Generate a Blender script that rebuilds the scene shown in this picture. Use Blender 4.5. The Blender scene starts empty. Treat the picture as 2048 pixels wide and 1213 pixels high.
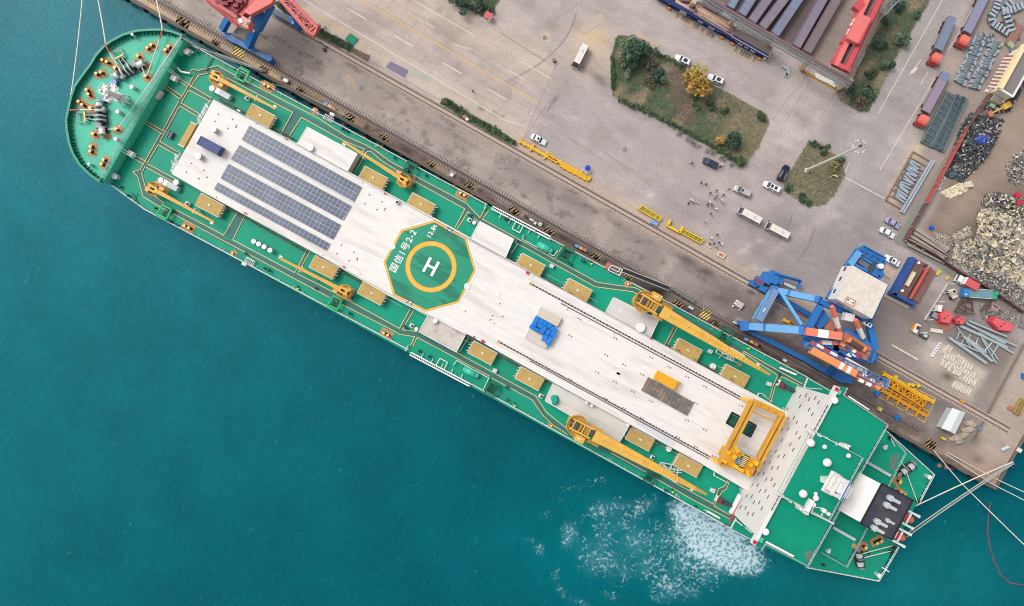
import bpy, bmesh, math, random
import numpy as np
from math import radians, sin, cos, pi, atan2, hypot
from mathutils import Vector, Matrix
random.seed(7)
SC = bpy.context.scene
COL = SC.collection
F = 2048*24.0/36.0        # the drone's lens, in photo pixels
H = 193.0                 # its height above the quay
WZ = -3.6                 # water level
DZ, TZ, FZ = 9.0, 12.0, 12.5   # main deck, tank-top trunk, forecastle deck
SA, QA = radians(-28.2), radians(-29.5)   # headings of the ship and of the quay
def W(x, y, z=0.0):
	"""survey: a point measured on the photograph, standing at height z"""
	s = (H-z)/F
	return Vector(((x-1024)*s, (606.5-y)*s, z))
def PX(p, z): return [W(a[0], a[1], z) for a in p]
def rot2(x, y, a): return (x*cos(a)-y*sin(a), x*sin(a)+y*cos(a))
def ang(p, q): return atan2(-(q[1]-p[1]), q[0]-p[0])
def lin(c):
	c = c/255.0
	return c/12.92 if c <= .04045 else ((c+.055)/1.055)**2.4
MATS = {}
GAIN = 1.2
def mat(name, rgb, rough=.6, metal=0.0, var=.10, scale=1.2, dirt=None, damt=0.0, dscale=.12, stretch=None, bump=0.0, spec=.4, dsharp=.16):
	if name in MATS: return MATS[name]
	m = bpy.data.materials.new(name); m.use_nodes = True
	nt = m.node_tree; N = nt.nodes; L = nt.links
	b = N['Principled BSDF']
	b.inputs['Roughness'].default_value = rough; b.inputs['Metallic'].default_value = metal
	b.inputs['Specular IOR Level'].default_value = spec
	base = [min(.82, lin(c)/GAIN) for c in rgb]
	geo = N.new('ShaderNodeNewGeometry'); vec = geo.outputs['Position']
	if stretch:
		mp = N.new('ShaderNodeMapping'); mp.vector_type = 'TEXTURE'
		mp.inputs['Rotation'].default_value = (0, 0, stretch[0]); mp.inputs['Scale'].default_value = (stretch[1], stretch[2], 1)
		L.new(vec, mp.inputs['Vector']); vec = mp.outputs['Vector']
	n1 = N.new('ShaderNodeTexNoise'); n1.inputs['Scale'].default_value = scale; n1.inputs['Detail'].default_value = 6; n1.inputs['Roughness'].default_value = .65
	L.new(vec, n1.inputs['Vector'])
	mr = N.new('ShaderNodeMapRange'); mr.inputs[1].default_value = .3; mr.inputs[2].default_value = .7
	mr.inputs[3].default_value = 1-var; mr.inputs[4].default_value = 1+var*.7
	L.new(n1.outputs['Fac'], mr.inputs[0])
	mx = N.new('ShaderNodeMix'); mx.data_type = 'RGBA'; mx.blend_type = 'MULTIPLY'; mx.inputs[0].default_value = 1
	mx.inputs[6].default_value = (*base, 1); L.new(mr.outputs[0], mx.inputs[7])
	out = mx.outputs[2]
	if dirt:
		n2 = N.new('ShaderNodeTexNoise'); n2.inputs['Scale'].default_value = dscale; n2.inputs['Detail'].default_value = 8; n2.inputs['Roughness'].default_value = .6
		L.new(vec, n2.inputs['Vector'])
		r2 = N.new('ShaderNodeMapRange'); r2.inputs[1].default_value = .5; r2.inputs[2].default_value = .5+dsharp; r2.inputs[4].default_value = damt
		L.new(n2.outputs['Fac'], r2.inputs[0])
		m2 = N.new('ShaderNodeMix'); m2.data_type = 'RGBA'
		m2.inputs[7].default_value = (*[lin(c)/GAIN for c in dirt], 1)
		L.new(r2.outputs[0], m2.inputs[0]); L.new(out, m2.inputs[6]); out = m2.outputs[2]
	L.new(out, b.inputs['Base Color'])
	if bump:
		bp = N.new('ShaderNodeBump'); bp.inputs['Strength'].default_value = bump; bp.inputs['Distance'].default_value = .05
		L.new(n1.outputs['Fac'], bp.inputs['Height']); L.new(bp.outputs[0], b.inputs['Normal'])
	m.diffuse_color = (*base, 1)
	MATS[name] = m
	return m
A1, A2 = SA, QA
WHITE = mat('white_deck_paint', (235, 229, 223), .55, var=.09, scale=.9, dirt=(170, 156, 144), damt=.5, dscale=.16, stretch=(A1, 3.4, .55), dsharp=.26)
WHITE2 = mat('grey_white_paint', (214, 209, 203), .5, var=.06, scale=.5, dirt=(188, 176, 165), damt=.5, dscale=.2, stretch=(A1, 2, .8))
WPAINT = mat('white_paint', (240, 237, 232), .4, var=.03)
WALLW = mat('white_wall_paint', (232, 228, 224), .45, var=.03, scale=.3, dirt=(206, 200, 196), damt=.5, dscale=.1)
GREEN = mat('green_deck_paint', (14, 156, 124), .5, spec=.2, var=.09, scale=.9, dirt=(44, 132, 112), damt=.6, dscale=.11, stretch=(A1, 2.2, .7), dsharp=.2)
GREENB = mat('green_bow_paint', (84, 198, 166), .5, spec=.2, var=.05, scale=.35, dirt=(52, 152, 126), damt=.5, dscale=.15, dsharp=.25)
GREENA = mat('green_roof_paint', (4, 146, 115), .5, spec=.2, var=.05, scale=.4, dirt=(40, 158, 122), damt=.5, dscale=.08, dsharp=.3)
GREEND = mat('dark_green_paint', (8, 96, 80), .5)
GREENX = mat('bright_green_paint', (0, 186, 106), .45, var=.04)
GREENF = mat('frame_dark_green', (12, 112, 78), .5)
HULLG = mat('hull_green_paint', (26, 142, 114), .45, var=.05)
TEAL = mat('teal_tank_paint', (70, 196, 168), .35, var=.04)
WALK = mat('walkway_grey_green', (54, 112, 106), .6, var=.06, scale=.5)
YLINE = mat('deck_yellow_line', (218, 192, 128), .6, var=.05)
YPAD = mat('pad_orange', (205, 155, 104), .7, var=.14, scale=2.2)
YDARK = mat('pad_stripe_brown', (140, 92, 60), .7)
YCAP = mat('bollard_cap_yellow', (244, 208, 120), .5)
BLACK = mat('black_steel', (38, 38, 40), .5)
DGREY = mat('dark_grey_steel', (70, 72, 76), .55)
GREY = mat('grey_steel', (148, 150, 150), .5)
LGREY = mat('light_grey_paint', (196, 204, 204), .45, var=.04)
TAN = mat('hatch_tan_paint', (194, 162, 92), .6, var=.05, scale=.5, dirt=(172, 138, 78), damt=.5, dscale=.25)
CRANEY = mat('crane_yellow_paint', (228, 176, 76), .45, var=.1, scale=.5, dirt=(206, 146, 48), damt=.5, dscale=.3)
CRANEO = mat('gantry_yellow_paint', (214, 158, 50), .45, var=.06, scale=.6, dirt=(190, 132, 30), damt=.55, dscale=.3)
CRANEK = mat('crane_platform_ochre', (186, 146, 70), .6, var=.15, scale=1.5)
CREAM = mat('cream_mark', (250, 226, 160), .5)
RUST = mat('rust_brown', (128, 92, 80), .8, var=.2, scale=1.6)
RAILB = mat('rail_brown', (86, 74, 72), .7, var=.2, scale=2.0)
SOLAR = mat('solar_cell_blue', (82, 93, 114), .3, var=.10, scale=.22, spec=.5, dirt=(108, 117, 136), damt=.6, dscale=.12)
SFRAME = mat('solar_frame', (206, 208, 212), .4)
NAVYBOX = mat('container_navy', (62, 80, 134), .5, var=.08, scale=.8)
HELI_Y = mat('helideck_yellow', (244, 184, 66), .55, var=.03)
HELI_D = mat('helideck_ochre', (196, 138, 52), .55)
HELI_G = mat('helideck_green', (24, 150, 116), .5, var=.05, scale=.4, dirt=(8, 116, 92), damt=.85, dscale=.2, stretch=(A1, 2.4, .6), dsharp=.08)
CRATEB = mat('crate_blue_plastic', (0, 128, 222), .4, var=.05)
RED = mat('red_paint', (206, 40, 60), .5)
FUNNEL = mat('funnel_black', (58, 60, 74), .6, var=.12, scale=.4, dirt=(98, 86, 82), damt=.7, dscale=.12)
ORANGE = mat('lifeboat_orange', (232, 112, 82), .4)
WINDOW = mat('window_glass_dark', (72, 76, 80), .15, spec=.6, var=.03)
PLATE = mat('slab_brown_grey', (132, 118, 108), .8, var=.22, scale=1.4)
ROPE = mat('rope_cream', (230, 222, 208), .8, var=.05)
ROPEG = mat('rope_grey', (176, 182, 176), .8)
BLUEC = mat('harbour_crane_blue', (104, 166, 216), .5, var=.06, scale=.4)
BLUED = mat('harbour_crane_dark_blue', (46, 116, 188), .5, var=.08, scale=.5)
BLUEN = mat('navy_blue_paint', (26, 48, 108), .5, var=.06)
BLUEG = mat('crane_blue_grey', (98, 122, 168), .55, var=.08)
CORAL = mat('crane_coral', (236, 128, 100), .5, var=.05)
ORB = mat('crane_orange', (240, 150, 96), .5, var=.05)
REDC = mat('crane_red_paint', (196, 84, 84), .5, var=.10, scale=.6)
REDC2 = mat('crane_pale_red', (224, 112, 104), .5, var=.08)
RUSTO = mat('rusty_orange_deck', (192, 120, 94), .7, var=.2, scale=.8)
TYRE = mat('tyre_rubber', (44, 44, 46), .85)
SKIN = mat('skin', (214, 160, 130), .6, var=.02)
STEELP = mat('galvanised_grey', (168, 178, 188), .5, var=.14, scale=1.5)
STEELG = mat('steel_green_grey', (112, 126, 128), .6, var=.14, scale=1.0)
PURP = mat('girder_lilac_grey', (134, 122, 138), .6, var=.07, scale=.3, dirt=(120, 106, 116), damt=.5, dscale=.12)
PURPB = mat('girder_blue_grey', (122, 134, 156), .6, var=.07, scale=.3, dirt=(126, 120, 140), damt=.6, dscale=.1)
YEL = mat('spreader_yellow', (240, 186, 30), .5, var=.08)
YELD = mat('rack_yellow', (226, 196, 60), .5, var=.08)
YELO = mat('spreader_orange', (220, 148, 30), .55, var=.1)
CONC = mat('concrete_block', (224, 214, 200), .85, var=.10, scale=1.2)
TANROOF = mat('tan_roof', (192, 160, 140), .8, var=.08, scale=.6)
BROWNROOF = mat('brown_deck', (118, 88, 82), .8, var=.14, scale=.6)
GREYROOF = mat('grey_roof', (132, 126, 124), .85, var=.08, scale=.6)
TRUNK = mat('bark', (92, 76, 62), .9)
class MB:
	def __init__(s, m=None):
		s.v = []; s.f = []; s.mi = []; s.mats = []; s.cur = 0
		if m: s.use(m)
	def use(s, m):
		if m not in s.mats: s.mats.append(m)
		s.cur = s.mats.index(m); return s
	def add(s, vs, fs):
		b = len(s.v); s.v += [tuple(v) for v in vs]
		for f in fs: s.f.append(tuple(b+i for i in f)); s.mi.append(s.cur)
		return s
	def prism(s, p, z0, z1, p1=None, top=None, bottom=True):
		p = [(a[0], a[1]) for a in p]; q = [(a[0], a[1]) for a in (p1 or p)]
		ar = sum(p[i][0]*p[(i+1) % len(p)][1]-p[(i+1) % len(p)][0]*p[i][1] for i in range(len(p)))
		if ar < 0: p = p[::-1]; q = q[::-1]
		n = len(p)
		f = [(i, (i+1) % n, n+(i+1) % n, n+i) for i in range(n)]
		if bottom: f.append(tuple(range(n-1, -1, -1)))
		vs = [(x, y, z0) for x, y in p]+[(x, y, z1) for x, y in q]
		if top:
			s.add(vs, f); c = s.cur; s.use(top); s.add([(x, y, z1) for x, y in q], [tuple(range(n))]); s.cur = c
		else: s.add(vs, f+[tuple(range(n, 2*n))])
		return s
	def box(s, c, sz, rz=0.0, taper=None):
		hx, hy = sz[0]/2, sz[1]/2
		p = [(c[0]+rot2(x, y, rz)[0], c[1]+rot2(x, y, rz)[1]) for x, y in ((-hx, -hy), (hx, -hy), (hx, hy), (-hx, hy))]
		q = None
		if taper: q = [(c[0]+rot2(x*taper[0], y*taper[1], rz)[0], c[1]+rot2(x*taper[0], y*taper[1], rz)[1]) for x, y in ((-hx, -hy), (hx, -hy), (hx, hy), (-hx, hy))]
		return s.prism(p, c[2], c[2]+sz[2], q)
	def bar(s, p, q, w, h=None, w2=None, h2=None):
		p = Vector(p); q = Vector(q); d = q-p
		if d.length < 1e-6: return s
		d.normalize()
		side = d.cross(Vector((0, 0, 1)))
		if side.length < 1e-3: side = Vector((1, 0, 0))
		side.normalize(); up = side.cross(d)
		h = h or w; w2 = w2 or w; h2 = h2 or h
		vs = [p-side*w/2-up*h/2, p+side*w/2-up*h/2, p+side*w/2+up*h/2, p-side*w/2+up*h/2,
              q-side*w2/2-up*h2/2, q+side*w2/2-up*h2/2, q+side*w2/2+up*h2/2, q-side*w2/2+up*h2/2]
		return s.add(vs, [(0, 1, 2, 3), (7, 6, 5, 4), (0, 4, 5, 1), (1, 5, 6, 2), (2, 6, 7, 3), (3, 7, 4, 0)])
	def tube(s, p, q, r, r2=None, n=8):
		p = Vector(p); q = Vector(q); d = (q-p)
		if d.length < 1e-6: return s
		d.normalize()
		a = d.cross(Vector((0, 0, 1)))
		if a.length < 1e-3: a = Vector((1, 0, 0))
		a.normalize(); b = d.cross(a); r2 = r if r2 is None else r2
		vs = [p+(a*cos(2*pi*i/n)+b*sin(2*pi*i/n))*r for i in range(n)]+[q+(a*cos(2*pi*i/n)+b*sin(2*pi*i/n))*r2 for i in range(n)]
		return s.add(vs, [(i, n+i, n+(i+1) % n, (i+1) % n) for i in range(n)]+[tuple(range(n)), tuple(range(2*n-1, n-1, -1))])
	def path(s, pts, r, n=6):
		for a, b in zip(pts, pts[1:]): s.tube(a, b, r, n=n)
		return s
	def cyl(s, c, r, h, n=16, r2=None): return s.tube((c[0], c[1], c[2]+h), c, r2 if r2 is not None else r, r, n)
	def lathe(s, c, prof, n=16):
		vs = []; k = len(prof)
		for i in range(n):
			t = 2*pi*i/n
			vs += [(c[0]+r*cos(t), c[1]+r*sin(t), c[2]+z) for r, z in prof]
		fs = []
		for i in range(n):
			j = (i+1) % n
			fs += [(i*k+a, j*k+a, j*k+a+1, i*k+a+1) for a in range(k-1)]
		return s.add(vs, fs)
	def dome(s, c, r, h=None, n=14, m=5):
		h = h or r
		return s.lathe(c, [(r*cos(pi/2*i/m)+1e-4, h*sin(pi/2*i/m)) for i in range(m+1)], n)
	def ring(s, c, r0, r1, z, n=48):
		vs = [(c[0]+r*cos(2*pi*i/n), c[1]+r*sin(2*pi*i/n), z) for i in range(n) for r in (r0, r1)]
		return s.add(vs, [(2*i, 2*i+1, (2*i+3) % (2*n), (2*i+2) % (2*n)) for i in range(n)])
	def flat(s, p, z=None):
		vs = [(a[0], a[1], z if z is not None else a[2]) for a in p]
		ar = sum(vs[i][0]*vs[(i+1) % len(vs)][1]-vs[(i+1) % len(vs)][0]*vs[i][1] for i in range(len(vs)))
		if ar < 0: vs = vs[::-1]
		return s.add(vs, [tuple(range(len(vs)))])
	def ribbon(s, p, w, z, closed=False):
		p = [Vector((a[0], a[1])) for a in p]; n = len(p); L_ = []; R_ = []
		for i in range(n):
			a = p[i-1] if (i > 0 or closed) else None; b = p[(i+1) % n] if (i < n-1 or closed) else None
			d0 = (p[i]-a).normalized() if a is not None else None; d1 = (b-p[i]).normalized() if b is not None else None
			if d0 is None: d0 = d1
			if d1 is None: d1 = d0
			t = (d0+d1); t = t.normalized() if t.length > 1e-4 else d1
			nn = Vector((-t.y, t.x)); k = 1/max(.35, nn.dot(Vector((-d1.y, d1.x))))
			L_.append(p[i]+nn*w/2*k); R_.append(p[i]-nn*w/2*k)
		m = n if closed else n-1
		for i in range(m):
			j = (i+1) % n
			s.flat([(*R_[i], z), (*R_[j], z), (*L_[j], z), (*L_[i], z)])
		return s
	def rail(s, p, h=1.05, r=.045, posts=1.8, w=None):
		"""guard rail along 3-D points: two rails and posts"""
		p = [Vector(a) for a in p]
		for a, b in zip(p, p[1:]):
			for k in (h, h*.55): s.tube(a+Vector((0, 0, k)), b+Vector((0, 0, k)), r, n=4)
			m = max(1, int((b-a).length/posts))
			for i in range(m+1): q = a.lerp(b, i/m); s.tube(q, q+Vector((0, 0, h)), r, n=4)
		return s
	def truss(s, p, q, w, h, n, r):
		"""box lattice between two points"""
		p = Vector(p); q = Vector(q); d = (q-p).normalized(); sd = d.cross(Vector((0, 0, 1)))
		if sd.length < 1e-3: sd = Vector((1, 0, 0))
		sd.normalize(); up = sd.cross(d)
		cs = [(-1, -1), (1, -1), (1, 1), (-1, 1)]
		pt = lambda i, k: p.lerp(q, i/n)+sd*cs[k][0]*w/2+up*cs[k][1]*h/2
		for k in range(4):
			s.bar(pt(0, k), pt(n, k), r*1.5)
			for i in range(n):
				a, b = (i, i+1) if i % 2 else (i+1, i)
				s.bar(pt(a, k), pt(b, (k+1) % 4), r)
		for i in range(n+1):
			for k in range(4): s.bar(pt(i, k), pt(i, (k+1) % 4), r)
		return s
ROOT = {}     # object name -> (world location, rz) of the frame its children are given in
KIDS = {}
def tag(o, label=None, cat=None, group=None, kind=None):
	if label: o['label'] = label
	if cat: o['category'] = cat
	if group: o['group'] = group
	if kind: o['kind'] = kind
	return o
def thing(name, label, cat, loc=(0, 0, 0), rz=0.0, group=None):
	o = bpy.data.objects.new(name, None); COL.objects.link(o)
	o.location = loc; o.rotation_euler = (0, 0, rz); o.empty_display_size = .5
	ROOT[o.name] = (Vector(loc), rz)
	return tag(o, label, cat, group)
def build(mb, name, parent=None, label=None, cat=None, group=None, kind=None, smooth=False, local=False, loc=None, rz=0.0):
	vs = [Vector(v) for v in mb.v]
	org, r0 = ROOT[parent.name] if parent else (Vector((0, 0, 0)), 0.0)
	own = None
	if local and loc is not None: own = (Vector(loc), rz)
	elif not local and parent:
		M_ = Matrix.Rotation(-r0, 3, 'Z'); vs = [M_ @ (v-org) for v in vs]
	elif not local and not parent:
		lo = [min(v[i] for v in vs) for i in range(3)]; hi = [max(v[i] for v in vs) for i in range(3)]
		c = Vector(((lo[0]+hi[0])/2, (lo[1]+hi[1])/2, lo[2])); vs = [v-c for v in vs]; own = (c, 0.0)
	me = bpy.data.meshes.new(name); me.from_pydata([tuple(v) for v in vs], [], mb.f)
	for m in mb.mats: me.materials.append(m)
	me.polygons.foreach_set('material_index', mb.mi)
	if smooth: me.polygons.foreach_set('use_smooth', [True]*len(mb.f))
	me.update()
	o = bpy.data.objects.new(name, me); COL.objects.link(o)
	if parent: o.parent = parent; KIDS.setdefault(parent.name, []).append(o)
	if own:
		o.location = own[0]-(org if parent else Vector((0, 0, 0))); o.rotation_euler = (0, 0, own[1])
		ROOT[o.name] = own
	else: ROOT[o.name] = (org, r0)
	return tag(o, label, cat, group, kind)
def dup(o, loc, rz, label=None, cat=None, parent=None, swap=None, scale=None):
	"""a copy of a thing (or part) with copies of its parts and sub-parts"""
	def cp(ob, par):
		c = ob.copy(); COL.objects.link(c); c.parent = par
		if swap and c.data is not None and any(m in swap for m in c.data.materials):
			c.data = c.data.copy()
			for i, m in enumerate(c.data.materials):
				if m in swap: c.data.materials[i] = swap[m]
		for k in KIDS.get(ob.name, []):
			n = cp(k, c); KIDS.setdefault(c.name, []).append(n)
		return c
	c = cp(o, parent)
	c.location = Vector(loc)-(ROOT[parent.name][0] if parent else Vector((0, 0, 0))); c.rotation_euler = (0, 0, rz)
	if scale: c.scale = scale
	if parent: KIDS.setdefault(parent.name, []).append(c)
	ROOT[c.name] = (Vector(loc), rz)
	if label: c['label'] = label
	if cat: c['category'] = cat
	return c
SUN_EL, SUN_AZ = radians(52), atan2(.62, -.78)     # direction towards the sun
world = bpy.data.worlds.new('World'); SC.world = world; world.use_nodes = True
nt = world.node_tree; bg = nt.nodes['Background']
sky = nt.nodes.new('ShaderNodeTexSky'); sky.sky_type = 'NISHITA'; sky.sun_disc = False
sky.sun_elevation = SUN_EL; sky.sun_rotation = pi/2-SUN_AZ; sky.dust_density = 4.0; sky.air_density = 1.0
hs = nt.nodes.new('ShaderNodeHueSaturation'); hs.inputs['Saturation'].default_value = .22
nt.links.new(sky.outputs[0], hs.inputs['Color']); nt.links.new(hs.outputs[0], bg.inputs['Color'])
bg.inputs['Strength'].default_value = .15
sun = bpy.data.lights.new('sun', 'SUN'); sun.energy = .9; sun.angle = radians(20); sun.color = (1, .965, .93)
so = bpy.data.objects.new('sun', sun); COL.objects.link(so)
so.rotation_euler = Vector((-cos(SUN_EL)*cos(SUN_AZ), -cos(SUN_EL)*sin(SUN_AZ), -sin(SUN_EL))).to_track_quat('-Z', 'Y').to_euler()
so.location = (0, 0, 300)
cam = bpy.data.cameras.new('camera'); cam.lens = 24; cam.sensor_width = 36; cam.clip_end = 5000; cam.clip_start = 1
co = bpy.data.objects.new('camera', cam); COL.objects.link(co); co.location = (0, 0, H); co.rotation_euler = (0, 0, 0)
SC.camera = co
SC.view_settings.view_transform = 'Standard'; SC.view_settings.look = 'None'; SC.view_settings.gamma = 1
SC.view_settings.exposure = EXPO if 'EXPO' in globals() else 0.36
SC.cycles.filter_width = .95; SC.cycles.max_bounces = 6; SC.cycles.diffuse_bounces = 3; SC.cycles.glossy_bounces = 2; SC.cycles.transparent_max_bounces = 6
CQ, SQ = cos(QA), sin(QA)
def Q(a, n, z=0.0): return Vector((a*CQ-n*SQ, a*SQ+n*CQ, z))     # along the quay, away from the water
def toQ(v): return (v[0]*CQ+v[1]*SQ, -v[0]*SQ+v[1]*CQ)
N0, A_END = 21.9, 144.5
def sdf(px, py, poly):
	"""signed distance in photo pixels (negative inside)"""
	d = np.full(px.shape, 1e9); ins = np.zeros(px.shape, bool); n = len(poly)
	for i in range(n):
		ax, ay = poly[i]; bx, by = poly[(i+1) % n]
		ex, ey = bx-ax, by-ay; wx, wy = px-ax, py-ay
		t = np.clip((wx*ex+wy*ey)/(ex*ex+ey*ey+1e-9), 0, 1)
		d = np.minimum(d, np.hypot(wx-ex*t, wy-ey*t))
		c = ((ay > py) != (by > py))
		ins ^= c & (px < ex*(py-ay)/(ey if abs(ey) > 1e-9 else 1e-9)+ax)
	return np.where(ins, -d, d)
def blob(px, py, x, y, rx, ry=None, a=0.0):
	ry = ry or rx; dx, dy = px-x, py-y
	u = dx*cos(a)+dy*sin(a); v = -dx*sin(a)+dy*cos(a)
	return np.exp(-((u/rx)**2+(v/ry)**2))
def seg(px, py, p, q, r):
	ex, ey = q[0]-p[0], q[1]-p[1]; wx, wy = px-p[0], py-p[1]
	t = np.clip((wx*ex+wy*ey)/(ex*ex+ey*ey), 0, 1)
	return np.exp(-((np.hypot(wx-ex*t, wy-ey*t))/r)**2)
def grid_obj(name, us, vs_, zfun, tow, attrs, m, kind='structure'):
	U, V = np.meshgrid(us, vs_); X, Y = tow(U, V); Z = zfun(X, Y)
	nv, nu = U.shape
	co_ = np.stack([X.ravel(), Y.ravel(), Z.ravel()], 1)
	idx = np.arange(nu*nv).reshape(nv, nu)
	f = np.stack([idx[:-1, :-1].ravel(), idx[:-1, 1:].ravel(), idx[1:, 1:].ravel(), idx[1:, :-1].ravel()], 1)
	me = bpy.data.meshes.new(name)
	me.vertices.add(len(co_)); me.vertices.foreach_set('co', co_.ravel().astype(np.float32))
	me.loops.add(f.size); me.loops.foreach_set('vertex_index', f.ravel().astype(np.int32))
	me.polygons.add(len(f)); me.polygons.foreach_set('loop_start', (np.arange(len(f))*4).astype(np.int32))
	me.update(calc_edges=True)
	px = X.ravel()*F/(H-Z.ravel())+1024; py = 606.5-Y.ravel()*F/(H-Z.ravel())
	for an, fn in attrs.items():
		at = me.color_attributes.new(an, 'FLOAT_COLOR', 'POINT')
		c = fn(px, py); c = np.concatenate([c, np.ones((len(c), 1))], 1)
		at.data.foreach_set('color', c.ravel().astype(np.float32))
	me.materials.append(m)
	o = bpy.data.objects.new(name, me); COL.objects.link(o); tag(o, kind=kind)
	return o
def L3(c): return np.array([lin(x)/GAIN for x in c])
def vnoise(px, py, s, seed):
	g = np.random.RandomState(seed).rand(400, 400); x = px/s+150; y = py/s+150; i = np.floor(x).astype(int) % 399; j = np.floor(y).astype(int) % 399; u = x-np.floor(x); v = y-np.floor(y)
	u = u*u*(3-2*u); v = v*v*(3-2*v)
	return (g[i, j]*(1-u)+g[i+1, j]*u)*(1-v)+(g[i, j+1]*(1-u)+g[i+1, j+1]*u)*v
def ground_color(px, py):
	C = np.tile(L3((180, 168, 165)), (len(px), 1))
	def lay(mask, col, k=1.0):
		nonlocal C
		m = (np.clip(mask, 0, 1)*k)[:, None]; C = C*(1-m)+L3(col)*m
	def inside(poly, soft=4): return 1/(1+np.exp(np.clip(sdf(px, py, poly)/soft*2, -30, 30)))
	n = -(-(px-1024)*SQ*1.0)*0; qn = ((px-1024)*0.4924-(py-606.5)*0.8704)   # px distance from nadir, across the quay
	qa = ((px-1024)*0.8704+(py-606.5)*0.4924)
	lay(inside([(560, -60), (980, -60), (1112, 135), (1040, 292), (620, 52)], 5), (202, 184, 170))
	lay(inside([(560, -40), (820, 20), (1100, 180), (1060, 262), (700, 60)], 16), (188, 172, 165), .8)
	lay(inside([(700, -20), (900, 40), (1000, 80), (990, 100), (800, 40)], 12), (212, 190, 170), .5)
	lay(inside([(880, 0), (1300, -40), (1300, 60), (1150, 90), (1000, 70)], 20), (180, 167, 162), .8)
	lay(inside([(1640, 225), (1760, 250), (1760, 560), (1540, 560), (1480, 470), (1560, 420), (1650, 400)], 25), (158, 150, 151), .8)
	lay(inside([(1460, 480), (1760, 400), (1760, 560), (1500, 560)], 25), (150, 140, 138), .55)
	lay(inside([(1700, 180), (1860, -40), (1960, -40), (1800, 300), (1700, 460), (1640, 330)], 10), (170, 163, 160), .9)
	lay(inside([(1600, 70), (1700, 150), (1640, 260), (1520, 330), (1500, 300), (1540, 230)], 6), (190, 178, 172), .8)
	ap = 1/(1+np.exp(-(qn-176)/3))*(1-1/(1+np.exp(-(qn-268)/3)))
	lay(ap, (168, 154, 147));
	lay(ap*np.clip(1-np.abs(qn-240)/22, 0, 1)*(1/(1+np.exp(-(qa+330)/60))), (142, 129, 125), .85)
	lay(ap*(1/(1+np.exp((qa+420)/40))), (176, 162, 152), .9)
	lay(ap*(1/(1+np.exp(-(qa-330)/60)))*np.clip(1.3-(qn-176)/70, .35, 1), (100, 90, 88), .8)
	sw = 1-1/(1+np.exp(-(qn-172)/2.0))
	lay(sw, (128, 106, 98)); lay(sw*(1/(1+np.exp((qa+470)/30))), (206, 178, 140))
	lay(sw*(1/(1+np.exp(-(qn-166)/2)))*(qa > -420), (150, 126, 112), .6)
	lay(sw*(1/(1+np.exp(-(qa-120)/50))), (74, 64, 64), .9); lay(sw*(1/(1+np.exp(-(qa-600)/40))), (150, 132, 116), .9)
	st = .5*vnoise(qa/2.2+4000, qn, 11, 1)+.3*vnoise(qa+4000, qn, 6, 2)+.2*vnoise(qa+4000, qn, 3.5, 3)
	lay(sw*np.clip((st-.52)*9, 0, 1)*(qa > -430), (64, 54, 52), .75); lay(sw*np.clip((.42-st)*9, 0, 1), (176, 148, 124), .5)
	lay(ap*np.clip((st-.60)*9, 0, 1), (98, 86, 82), .5); lay(ap*np.clip((.40-st)*8, 0, 1), (172, 158, 150), .4)
	s2 = .6*vnoise(px+4000, py+4000, 46, 5)+.4*vnoise(px+4000, py+4000, 17, 6)
	lay(np.clip((s2-.6)*6, 0, 1), (160, 146, 140), .45); lay(np.clip((.38-s2)*6, 0, 1), (198, 184, 176), .4)
	lay(np.exp(-((qn-283)/14)**2)*(qa > -180)*(qa < 560), (192, 170, 152), .8)
	lay(blob(px, py, 1190, 78, 34, 24, .5), (218, 192, 150), 1.0); lay(blob(px, py, 1180, 110, 60, 50), (200, 180, 160), .7)
	lay(blob(px, py, 1094, 72, 9), (214, 192, 160), .9); lay(blob(px, py, 1200, 34, 8, 5), (214, 198, 178), .8)
	lay(inside([(1200, 400), (1330, 440), (1420, 500), (1320, 470), (1180, 390)], 16), (200, 172, 148), .7)
	for p, q, r, k in (((1330, 405), (1560, 480), 26, .5), ((1080, 200), (1400, 330), 40, .25), ((1560, 560), (1760, 300), 18, .35)):
		lay(seg(px, py, p, q, r), (160, 150, 150), k)
	for p, q, r, k in (((1545, 500), (1640, 440), 14, .5), ((1640, 440), (1720, 330), 12, .4), ((1500, 360), (1600, 440), 10, .4), ((1600, 420), (1665, 408), 12, .6)):
		lay(seg(px, py, p, q, r), (188, 178, 172), k)
	lay(inside([(1400, -10), (1700, 160), (1770, 40), (1810, -60), (1400, -60)], 8), (150, 134, 126), .9); lay(inside([(1415, -10), (1600, 110), (1700, -40), (1420, -60)], 10), (112, 98, 94), .9)
	lay(inside([(1955, -40), (2100, -40), (2100, 60), (1990, 180), (1905, 290), (1840, 420), (1800, 470), (1770, 430), (1830, 290), (1890, 150)], 6), (160, 146, 138), .9)
	lay(seg(px, py, (1835, 295), (1785, 400), 13), (198, 180, 156), .9); lay(blob(px, py, 1905, 130, 14, 30, .5), (190, 170, 150), .7)
	lay(inside([(1960, 210), (2100, 60), (2100, 560), (1990, 620), (1830, 480), (1868, 420)], 8), (146, 127, 114))
	lay(inside([(2010, 200), (2060, 180), (2060, 330), (1960, 380), (1900, 480), (1880, 440), (1960, 330)], 14), (166, 146, 130), .8)
	lay(inside([(1900, 470), (2100, 330), (2100, 640), (2030, 640), (1880, 540)], 10), (128, 118, 106), .9)
	lay(inside([(1700, 560), (1990, 600), (2060, 720), (1960, 900), (1860, 860), (1700, 720)], 20), (150, 138, 132), .9)
	lay(inside([(1905, 640), (2060, 700), (2010, 780), (1890, 680)], 20), (122, 112, 108), .7)
	lay(inside([(1858, 680), (1890, 690), (1975, 745), (1940, 800), (1920, 790), (1845, 720)], 7), (206, 192, 172), .9)
	lay(blob(px, py, 1868, 712, 26, 30), (198, 194, 192), .7)
	lay(inside([(1815, 700), (1860, 690), (1950, 800), (1935, 815), (1850, 745)], 8), (186, 170, 156), .5)
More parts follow.
